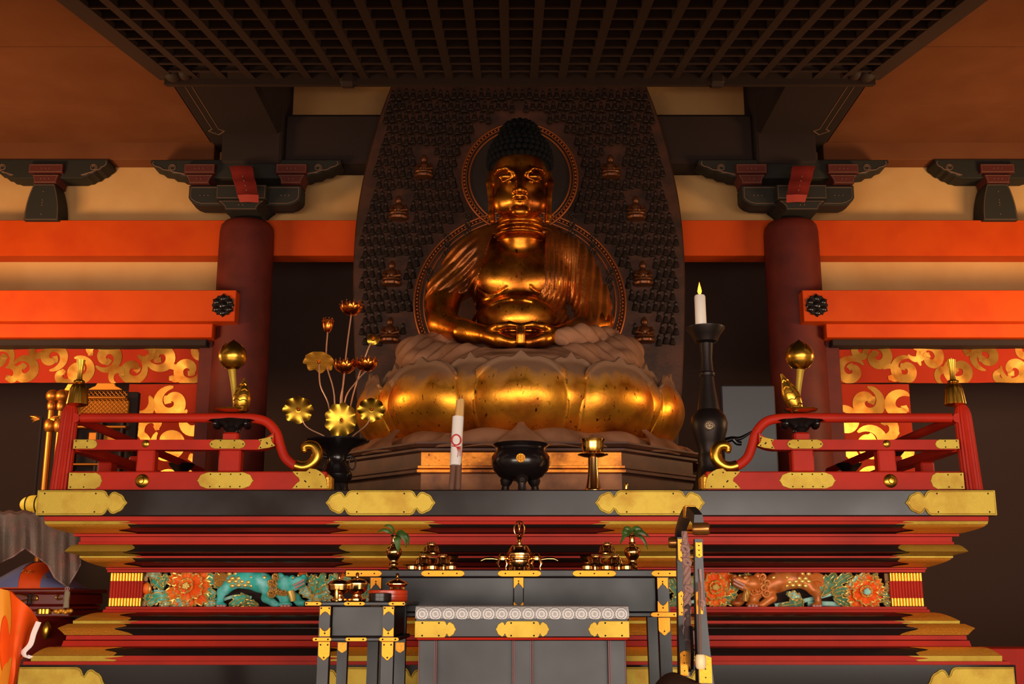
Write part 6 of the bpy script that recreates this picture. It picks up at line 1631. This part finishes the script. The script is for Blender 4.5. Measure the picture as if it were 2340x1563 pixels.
# =============================== GONG STAND AT THE RIGHT ===============================
WORNB = mat('worn bronze', (150, 96, 44), .3, .8, bump=('noise', 40, .1, .004)); Yg = 4.25; sg_ = mpp(1400, Yg); YG2 = 4.75
gs = thing('gong_stand', 'black lacquer gong stand with gilt shoes, seen end on, hung with purple cords', 'stand', (Xp(1590, 1500, Yg), 4.5, 0))
def post(px0, px1, qx0, qx1, ya, yb, Y, nm='post'):
    """a flared post between photo rows ya (top) and yb (bottom)"""
    m = MB(); N = 8; V = []
    for k in range(N + 1):
        t = k / N; f = t ** 1.6; py = ya + (yb - ya) * t
        a, b = Xp(px0 + (qx0 - px0) * f, py, Y), Xp(px1 + (qx1 - px1) * f, py, Y); z = Zp(py, Y); d = .018 + .02 * f
        V += [(a, Y - d, z), (b, Y - d, z), (b, Y + d, z), (a, Y + d, z)]
    F = [(i * 4 + k, i * 4 + 4 + k, i * 4 + 4 + (k + 1) % 4, i * 4 + (k + 1) % 4) for i in range(N) for k in range(4)] + [(3, 2, 1, 0), tuple(range(N * 4, N * 4 + 4))]
    F = [f[::-1] for f in F]
    m.add(V, F); return m.build(nm, BLACKM, gs)
near = post(1586, 1604, 1593, 1628, 1232, 1562, Yg); far = post(1546, 1563, 1551, 1574, 1228, 1545, YG2)
def shoe2(pa, pb, ya, yb, Y, par, d, up):
    m = MB(); a, b = Xp(pa, (ya + yb) / 2, Y), Xp(pb, (ya + yb) / 2, Y); za, zb_ = Zp(ya, Y), Zp(yb, Y); mid = (a + b) / 2; h = za - zb_
    out = [(a, zb_ + (h * .12 if up == 0 else 0)), (mid, zb_ - (0 if up else 0)), (b, zb_ + (h * .12 if up == 0 else 0)), (b, za - (h * .1 if up else 0)), (mid, za), (a, za - (h * .1 if up else 0))]
    m.plate([(x - mid, z - zb_) for x, z in out], (mid, Y - d, zb_), UX, UZ, .004, .001); m.cur = 1
    for k in (.2, .5, .8): m.ball((mid, Y - d - .004, zb_ + h * k), .0028, 8, 5)
    m.build('gilt_shoe', [GOLDO, DARK], par)
shoe2(1587, 1603, 1240, 1276, Yg, near, .0195, 0); shoe2(1588, 1604, 1348, 1412, Yg, near, .021, 1); shoe2(1593, 1623, 1495, 1560, Yg, near, .034, 1)
shoe2(1547, 1561, 1232, 1285, YG2, far, .0195, 0); shoe2(1548, 1563, 1350, 1412, YG2, far, .022, 1); shoe2(1551, 1570, 1485, 1543, YG2, far, .036, 1)
# arched cross bar with scrolled ends running away from the viewer
pts = []
A0, A1 = P(1600, 1226, Yg - .03), P(1552, 1250, YG2 + .03)
for k in range(25):
    t = k / 24; p = A0.lerp(A1, t); z = (Zp(1190, Yg) * (1 - t) + Zp(1222, YG2) * t) + .06 * math.sin(PI * t); pts.append(Vector((Xp(1594, 1200, Yg) * (1 - t) + Xp(1553, 1200, YG2) * t, p.y, z)))
m = MB(); V = []
for k, p in enumerate(pts):
    w = .019; h = .020
    V += [(p.x - w, p.y, p.z - h), (p.x + w, p.y, p.z - h), (p.x + w * .8, p.y, p.z + h), (p.x - w * .8, p.y, p.z + h)]
F = [(i * 4 + k, i * 4 + (k + 1) % 4, i * 4 + 4 + (k + 1) % 4, i * 4 + 4 + k) for i in range(24) for k in range(4)] + [(3, 2, 1, 0), (96, 97, 98, 99)]
m.add(V, [f[::-1] for f in F]); cb_ = m.build('cross_bar', BLACKM, gs)
for c, nm in ((pts[0] + Vector((.006, -.005, -.032)), 'bar_scroll'), (pts[-1] + Vector((-.012, .005, -.03)), 'bar_scroll')):
    MB().lathe([(.003, -.030), (.020, -.030), (.023, -.022), (.023, .022), (.020, .030), (.012, .032), (.003, .028)], c, 28, Vector((1, -.25, 0))).build(nm, WORNB, cb_)
m = MB(); a = pts[10]; m.box(a.x - .021, a.x + .021, a.y - .03, a.y + .03, a.z - .022, a.z + .0225, .003); m.build('gilt_band', GOLDD, cb_)
# curved foot, mostly below the picture
m = MB(); m.slab(lambda u, v: Vector((Xp(1520, 1560, 4.5) + (Xp(1612, 1560, 4.5) - Xp(1520, 1560, 4.5)) * u, 4.12 + .72 * v, Zp(1556, Yg) - .004 - .05 * (2 * u - 1) ** 2)), 16, 8, .03); m.build('foot', BROWN, gs)
m = MB(); m.box(Xp(1530, 1560, 4.5), Xp(1640, 1560, 4.5), 4.1, 4.9, 0, Zp(1566, Yg) - .03, .01); m.build('base', BLACKM, gs)
# the hanging sounding plate, edge on
m = MB(); xk = Xp(1571, 1480, 4.52); zt_, zb2 = Zp(1428, 4.5), Zp(1536, 4.5); hh = zt_ - zb2
out = [(-.20, hh), (.0, hh * .96), (.20, hh), (.24, hh * .45), (.17, hh * .1), (.08, hh * .16), (0, 0), (-.08, hh * .16), (-.17, hh * .1), (-.24, hh * .45)]
m.plate(out[::-1], (xk, 4.52, zb2), Vector((.10, 1, 0)), UZ, .012, .003); kei = m.build('sounding_plate', IRONG, None, (xk, 4.52, zb2)); tag(kei, 'dark bronze sounding plate hanging edge on inside the gong stand', 'gong')
# plaited purple cords and tassels
cords = thing('silk_cord', 'knotted purple silk cord with tassels hanging down the gong stand', 'cord', tuple(P(1566, 1216, 4.42)))
Yk = 4.42
m = MB()
for j in range(3):
    m.tube([P(1564 + 5.5 * math.sin(.75 * k + j * 2.1) * (1 if 3 < k < 36 else .5) + 6 * min(1, k / 14), 1216 + 6.6 * k, Yk + .012 * math.cos(.75 * k + j * 2.1)) for k in range(38)], .0082, 8)
m.build('plait', PURPLE, cords)
for (x, y, n_) in ((1566, 1254, 3), (1570, 1284, 3), (1574, 1346, 4)):
    m = MB()
    for k in range(n_): m.tube([P(x + 8 * math.cos(q * .6 + k), y + 7 * math.sin(q * .6 + 1.3 * k), Yk - .016 - .002 * k) for q in range(10)], .006, 8)
    m.build('knot', PURPLE, cords)
for (x, y0, y1, w, mt) in ((1571, 1380, 1462, 8, PURPD), (1582, 1440, 1472, 7, PURPLE), (1607, 1392, 1452, 6, PURPD)):
    a, b = P(x, y0, Yk - .01), P(x, y1, Yk - .01); k = mpp(y0, Yk); MB().tube([a, a.lerp(b, .08), a.lerp(b, .16), a.lerp(b, .6), b], [w * .5 * k, w * k, w * .8 * k, w * k, w * 1.1 * k], 16, .8).build('tassel', mt, cords)
m = MB(); m.tube([P(x, y, Yg - .03) for x, y in ((1600, 1300), (1603, 1340), (1604, 1372), (1607, 1395))], .005, 8)
for k in range(3): m.tube([P(1604 + 6 * math.cos(q * .6 + k), 1378 + 7 * math.sin(q * .6 + 1.3 * k), Yg - .034) for q in range(10)], .004, 8)
m.build('side_cord', PURPLE, cords)
mh = P(1601, 1512, Yg - .06); ml = thing('mallet', 'thin mallet with a round ivory head hanging beside the near post', 'mallet', tuple(mh))
MB().lathe([(.001, -.026), (.014, -.025), (.0185, -.018), (.0195, 0), (.0185, .018), (.014, .025), (.001, .026)], mh, 28).build('head', BONE, ml)
MB().tube([mh + Vector((0, 0, .02)), P(1597, 1330, Yg - .05)], .0045, 8).build('handle', BROWN, ml)

# =============================== LEFT SIDE: DRAPED STAND, CUSHION, LANTERN ===============================
Yl = 6.62; sl = mpp(1250, Yl)
# brocade canopy cloth with points and tassels
dp = thing('brocade_drape', 'grey pink brocade cloth hanging in points with a tassel at the left edge', 'cloth', tuple(P(90, 1170, Yl)))
def lower(px):                                  # lower edge of the cloth in the photograph
    k = [(-150, 1280), (-80, 1345), (-40, 1300), (0, 1285), (30, 1272), (58, 1252), (80, 1268), (110, 1290), (126, 1320), (154, 1341), (170, 1316), (184, 1290), (205, 1262)]
    for (a, b), (c_, d2) in zip(k, k[1:]):
        if a <= px <= c_: return b + (d2 - b) * (px - a) / (c_ - a)
    return k[-1][1]
def drp(u_, v):
    px = -150 + 334 * u_; top = 1171 + 2 * math.sin(px * .2)
    py = top + (lower(px) - top) * v
    y = Yl + .05 * math.sin(px * .075 + .9 * v) * (.25 + .75 * v) + .02 * math.sin(px * .21) * v - .03 * v
    return P(px, py, y)
MB().slab(drp, 110, 26, .006).build('cloth', GREYC, dp)
MB().tube([drp(k / 110, 1) + Vector((0, -.004, 0)) for k in range(111)], .005, 6).build('hem_cord', PURPLE, dp)
MB().tube([drp(k / 110, 0) + Vector((0, -.003, 0)) for k in range(75)], .01, 8).build('top_rail', BROWN, dp)
tt = P(154, 1343, Yl - .06)
m = MB(); m.tube([tt, tt + Vector((0, 0, -.02))], .004, 6)
for q in (-1, 1): m.tube([tt + Vector((q * .012 * math.sin(k * .5), 0, -.006 - .010 * math.cos(k * .5))) for k in range(12)], .003, 6)
m.build('tassel_knot', PURPLE, dp); MB().tube([P(154, 1350, Yl - .06), P(154, 1354, Yl - .06), P(152, 1372, Yl - .06), P(151, 1389, Yl - .06)], [.010, .016, .014, .017], 14, .7).build('tassel', mat('pale silk tassel', (150, 132, 100), .8, bump=('wave', 140, .5, .002, (1, 0, 0))), dp)
# red lacquer stand with an orange cushion on it
Ys = 6.85
sn = thing('lacquer_stand', 'glossy red lacquer stand with gilt fittings below the grey pink drape', 'stand', (Xp(60, 1400, Ys), Ys + .3, 0))
def LB(nm, pxa, pxb, pya, pyb, y0, y1, mt, bev=.01): return box(nm, mt, Xp(pxa, pyb, Ys), Xp(pxb, pyb, Ys), y0, y1, Zp(pyb, Ys) if pyb < 1600 else 0, Zp(pya, Ys), sn, bev)
LB('seat_board', -120, 166, 1345, 1355, Ys - .04, Ys + .6, REDD, .008); LB('apron', -110, 158, 1355, 1384, Ys, Ys + .56, REDD); LB('waist', -110, 150, 1384, 1394, Ys - .02, Ys + .58, REDD, .006)
LB('lower_apron', -110, 160, 1394, 1410, Ys - .005, Ys + .56, REDD, .008)
MB().lathe([(.20, 0), (.21, .1), (.24, .3), (.30, Zp(1450, Ys)), (.31, Zp(1430, Ys)), (.27, Zp(1410, Ys))], (Xp(20, 1400, Ys), Ys + .28, 0), 48).build('drum_body', REDD, sn)
m = MB()
for x in (66, 74): m.tube([P(x, 1356, Ys - .012), P(x - 3, 1383, Ys - .012)], .006, 6)
m.build('black_bands', BLACK, sn)
m = MB(); m.tube(smooth_path([P(x, y, Ys - .008) for x, y in ((40, 1358), (54, 1360), (70, 1364), (82, 1362), (84, 1370), (72, 1372), (60, 1371), (44, 1374), (20, 1372))], 4), .005, 8); m.build('gilt_scroll', GOLDP, sn)
m = MB(); m.tube(smooth_path([P(x, y, Ys - .008) for x, y in ((134, 1360), (128, 1364), (132, 1370), (142, 1368))], 4), .005, 8); m.build('gilt_scroll', GOLDP, sn)
for x in (93, 100, 108): MB().lathe([(.02, 0), (.024, .004), (.024, .03), (.02, .034)], P(x, 1404, Ys - .012), 16).build('gilt_ring', GOLDP, sn)
m = MB()
for k in range(7): m.ball(P(128 + 5.5 * k, 1397 + 2 * math.sin(k * 2), Ys - .018), (.016, .012, .014), 10, 7)
m.build('gilt_carving', GOLDD, sn)
m = MB(); m.ball(P(107, 1440, Ys + .0), (.03, .03, .055)); m.build('gilt_knob', GOLDP, sn)
cu = thing('cushion', 'orange brocade cushion with blue border on the red lacquer stand', 'cushion', tuple(P(60, 1345, Ys + .2)))
def cush(u_, v):
    px = -90 + 235 * u_; e = math.sin(PI * min(1, max(0, u_))) ** .7; h = .075 + .09 * math.sin(PI * min(1, max(0, (px + 40) / 190))) ** 2
    a = PI * v; return Vector((Xp(px, 1345, Ys), Ys + .26 - .27 * math.cos(a) * (.5 + .5 * e), Zp(1345.5, Ys) + .002 + h * e * math.sin(a) ** .7))
MB().slab(cush, 40, 20, .008).build('cover', ORANGEC, cu)
m = MB()
for uu in (.3, .62, .8): scroll_ = None
for x0_, d_ in ((62, 1), (92, 1), (48, 1)):
    c0 = cush((x0_ + 90) / 235, .16); m.tube([c0 + Vector((.018 * (1 - k / 20) * math.cos(.5 * k) , -.006, .014 * (1 - k / 20) * math.sin(.5 * k))) for k in range(18)], .0022, 5)
m.build('gold_embroidery', BROCG, cu)
def brd(u_, v):
    px = 88 + 62 * u_; return cush((px + 90) / 235, .0 + .95 * v) + Vector((0, -.004, .006))
MB().slab(brd, 14, 14, .004).build('border', BLUEC, cu)
def brd2(u_, v): return cush((-20 + 62 * u_ + 90) / 235, .0 + .95 * v) + Vector((0, -.004, .006))
MB().slab(brd2, 14, 14, .004).build('border', BLUEC, cu)
# vivid orange cloth with paper edge, near the viewer
Yo = 4.2
oc = thing('orange_robe_cloth', 'bright orange patterned cloth with white paper edge at the lower left corner', 'cloth', tuple(P(20, 1563, Yo)))
def ocl(u_, v):
    a = [(-60, 1352), (0, 1345), (26, 1350), (48, 1372), (72, 1396), (90, 1424)]; b = [(-60, 2300), (-20, 2300), (0, 2200), (12, 1700), (40, 1520), (70, 1478)]
    def pick(L, t):
        t *= len(L) - 1; i = min(int(t), len(L) - 2); return [L[i][k] + (L[i + 1][k] - L[i][k]) * (t - i) for k in (0, 1)]
    p, q = pick(a, u_), pick(b, u_); x, y = p[0] + (q[0] - p[0]) * v, p[1] + (q[1] - p[1]) * v
    return P(x, y, Yo + .05 * math.sin(u_ * 7 + v * 2) + .10 * u_ - .04 * v)
MB().slab(ocl, 40, 30, .006).build('cloth', ORANGEC, oc)
m = MB()
for cu_, cv_, r_0, r_1, ph, tn in ((.30, .12, .10, .05, 0, .75), (.74, .22, .07, .035, 2.4, .8), (.40, .38, .15, .06, 1.0, .7), (.62, .55, .08, .04, 3.6, .8), (.22, .55, .09, .04, .5, .7)):
    ins, outs = [], []
    for k in range(25):
        a = ph + 2 * PI * tn * k / 24; w_ = r_1 * math.sin(PI * (k + .5) / 25) ** .6
        for L0, rr in ((ins, r_0 - w_), (outs, r_0 + w_)): L0.append(ocl(min(1, max(0, cu_ + 1.2 * rr * math.cos(a))), min(1, max(0, cv_ - rr * math.sin(a)))) + Vector((0, -.010, 0)))
    m.add(ins + outs, [(k, k + 1, 26 + k, 25 + k) for k in range(24)])
m.build('gold_pattern', mat('ochre pattern dye', (206, 128, 30), .6, spec=.2), oc)
m = MB(); ed = smooth_path([P(x, y, Yo + .02) for x, y in ((93, 1422), (82, 1448), (74, 1474), (58, 1492), (66, 1505), (76, 1500))], 4)
m.slab(lambda u_, v: ed[min(int(v * (len(ed) - 1)), len(ed) - 1)] + Vector((-.022 * u_, .012 * u_, .004 * u_)), 3, len(ed) - 1, .003); m.build('paper_edge', PAPER, oc)
# glowing round lantern behind the end of the altar
cl = P(78, 1153, 7.2); sl2 = mpp(1153, 7.2); ln = thing('round_lantern', 'glowing yellow ribbed paper lantern behind the left end of the altar', 'lantern', tuple(cl))
MB().ball(cl, (31 * sl2, 28 * sl2, 21 * sl2), 32, 20).build('shade', LAMPY, ln)
m = MB()
for k in (-.35, .35): m.tube([cl + Vector((31 * sl2 * math.sin(k), -28.4 * sl2 * math.cos(k) * math.sin(t * PI / 12), 21.4 * sl2 * math.cos(t * PI / 12))) for t in range(13)], .004, 6)
m.build('rib', DARK, ln); MB().tube([cl + Vector((0, 0, 20 * sl2)), cl + Vector((0, 0, 20 * sl2 + .5))], .008, 8).build('hanger', DARK, ln)
# gilt shrine with lattice panels in the side opening at the left
Yq = 8.6
sh = thing('gilt_shrine', 'small gilt shrine with lattice panels and winged gold posts behind the left balustrade', 'shrine', (Xp(210, 1000, Yq), Yq + .2, 0))
def QB(nm, pxa, pxb, pya, pyb, y0, y1, mt, bev=.006): return box(nm, mt, Xp(pxa, (pya + pyb) / 2, Yq), Xp(pxb, (pya + pyb) / 2, Yq), y0, y1, Zp(pyb, Yq) if pyb < 1400 else 0, Zp(pya, Yq), sh, bev)
QB('back_panel', 125, 288, 890, 1400, Yq + .10, Yq + .16, DARK)
glow = mat('gilt ground', (196, 118, 26), .5, .6); AGED = mat('darkened gilt', (170, 100, 30), .4, .8)
QB('gilt_panel', 135, 288, 912, 946, Yq + .05, Yq + .09, glow); QB('gilt_panel', 196, 262, 985, 1008, Yq + .05, Yq + .09, AGED)
for a, b in ((905, 911), (947, 953), (972, 978), (1014, 1020), (1058, 1063)): QB('rail', 130, 288, a, b, Yq, Yq + .09, AGED)
for a in (160, 215, 222, 270): QB('bar', a, a + 7, 953, 1100, Yq + .01, Yq + .08, DARK)
m = MB(); z0, z1 = Zp(946, Yq), Zp(893, Yq); x0, x1 = Xp(135, 920, Yq), Xp(288, 920, Yq); st_ = .032
k = -int((z1 - z0) / st_) - 1
while x0 + k * st_ < x1:
    for q in (-1, 1):
        xs0 = x0 + k * st_; pts_ = []
        h = z1 - z0; a = (xs0, z0) if q > 0 else (xs0 + h, z0); b = (xs0 + h, z1) if q > 0 else (xs0, z1)
        t0, t1 = 0, 1
        lo_, hi_ = min(a[0], b[0]), max(a[0], b[0])
        if hi_ <= x0 or lo_ >= x1: continue
        def cl_(t): return (a[0] + (b[0] - a[0]) * t, a[1] + (b[1] - a[1]) * t)
        ts = sorted([0, 1] + [t for t in ((x0 - a[0]) / (b[0] - a[0]), (x1 - a[0]) / (b[0] - a[0])) if 0 < t < 1])
        ts = [t for t in ts if x0 - 1e-6 <= cl_(t)[0] <= x1 + 1e-6]
        if len(ts) >= 2: (p_, q_) = cl_(ts[0]), cl_(ts[-1]); m.tube([(p_[0], Yq + .02, p_[1]), (q_[0], Yq + .02, q_[1])], .0038, 5)
    k += 1
m.build('lattice_panel', AGED, sh)
m = MB(); c0 = P(243, 884, Yq - .04); hw = 38 * mpp(884, Yq); hh = 8 * mpp(884, Yq); m.plate([(-hw, -hh), (hw, -hh), (hw * .8, -hh * .2), (hw * .62, hh * .1), (hw * .5, hh), (-hw * .5, hh), (-hw * .62, hh * .1), (-hw * .8, -hh * .2)], c0, UX, UZ, .02, .004); m.build('gilt_crest', glow, sh)
m = MB(); c0 = P(172, 886, Yq - .03); m.plate([(-hw * .6, -hh), (hw * .6, -hh), (hw * .4, hh), (-hw * .4, hh)], c0, UX, UZ, .02, .004); m.build('gilt_crest', GOLDD, sh)
for px, w_ in ((104, 7), (126, 6)):
    a, b = P(px - 4, 1130, Yq - .05), P(px + 6, 905, Yq - .05); b.x = a.x; a = Vector((a.x, a.y, 0)); m = MB(); m.tube([a, b], w_ * mpp(1000, Yq), 14); m.ball(b, .05); m.ball(Vector((b.x, b.y, Zp(975, Yq))), (.045, .045, .06)); m.ball(Vector((b.x, b.y, Zp(930, Yq))), (.035, .035, .05)); m.build('post', AGED, sh)
for q in (-1, 1):
    c0 = P(104 + q * 14, 957, Yq - .07); m = MB()
    for k in range(3): m.tube([c0, c0 + Vector((q * .03, -.01, .012 - .012 * k)), c0 + Vector((q * (.07 - .012 * k), 0, .02 - .022 * k))], [.014, .012, .004], 10)
    m.build('wing', AGED, sh)
# red timber platform edge at the far right
S(box('trim_20', RED, Xp(2236, 1500, 6.6), 6.6, 6.6, 6.9, 0, Zp(1482, 6.6)))
# =============================== CAMERA AND LIGHT ===============================
cam = bpy.data.cameras.new('camera'); co = bpy.data.objects.new('camera', cam); C.objects.link(co)
co.location = (0, 0, EYE); co.rotation_euler = (PI / 2 + TH, 0, 0)
cam.sensor_width = 36; cam.lens = FPX * 36 / 2340; cam.clip_end = 100
bpy.context.scene.camera = co
def area(name, loc, to, sx, sy, power, col):
    l = bpy.data.lights.new(name, 'AREA'); l.shape = 'RECTANGLE'; l.size = sx; l.size_y = sy; l.energy = power; l.color = col
    o = bpy.data.objects.new(name, l); C.objects.link(o); o.location = loc
    o.rotation_euler = (Vector(to) - Vector(loc)).to_track_quat('-Z', 'Y').to_euler()
    return o
# daylight through the open front of the hall: a tall opening on the right, a lower one on the left
area('daylight', (2.7, -2.4, 1.15), (.6, 6, 1.1), 5.4, 2.4, 470, (1, .91, .80))
area('daylight', (-2.6, -2.4, .64), (-.2, 6, 1.0), 5.0, .7, 300, (1, .89, .76))
# warm lamps standing low in the side aisles, lighting the plaster from below
area('aisle_lamp', (-4.9, 7.3, 2.5), (-3.0, 9.7, 3.5), 1.2, .6, 100, (1, .66, .32))
area('aisle_lamp', (5.1, 7.3, 2.5), (3.2, 9.7, 3.5), 1.2, .6, 106, (1, .68, .33))
w = bpy.data.worlds.new('world'); bpy.context.scene.world = w; w.use_nodes = True
bg = w.node_tree.nodes['Background']; bg.inputs[0].default_value = (1, .66, .50, 1); bg.inputs[1].default_value = .46
v = bpy.context.scene.view_settings
v.view_transform = 'Standard'; v.look = 'None'; v.gamma = 1; v.exposure = 0; v.use_curve_mapping = False
bpy.context.scene.cycles.use_denoising = True
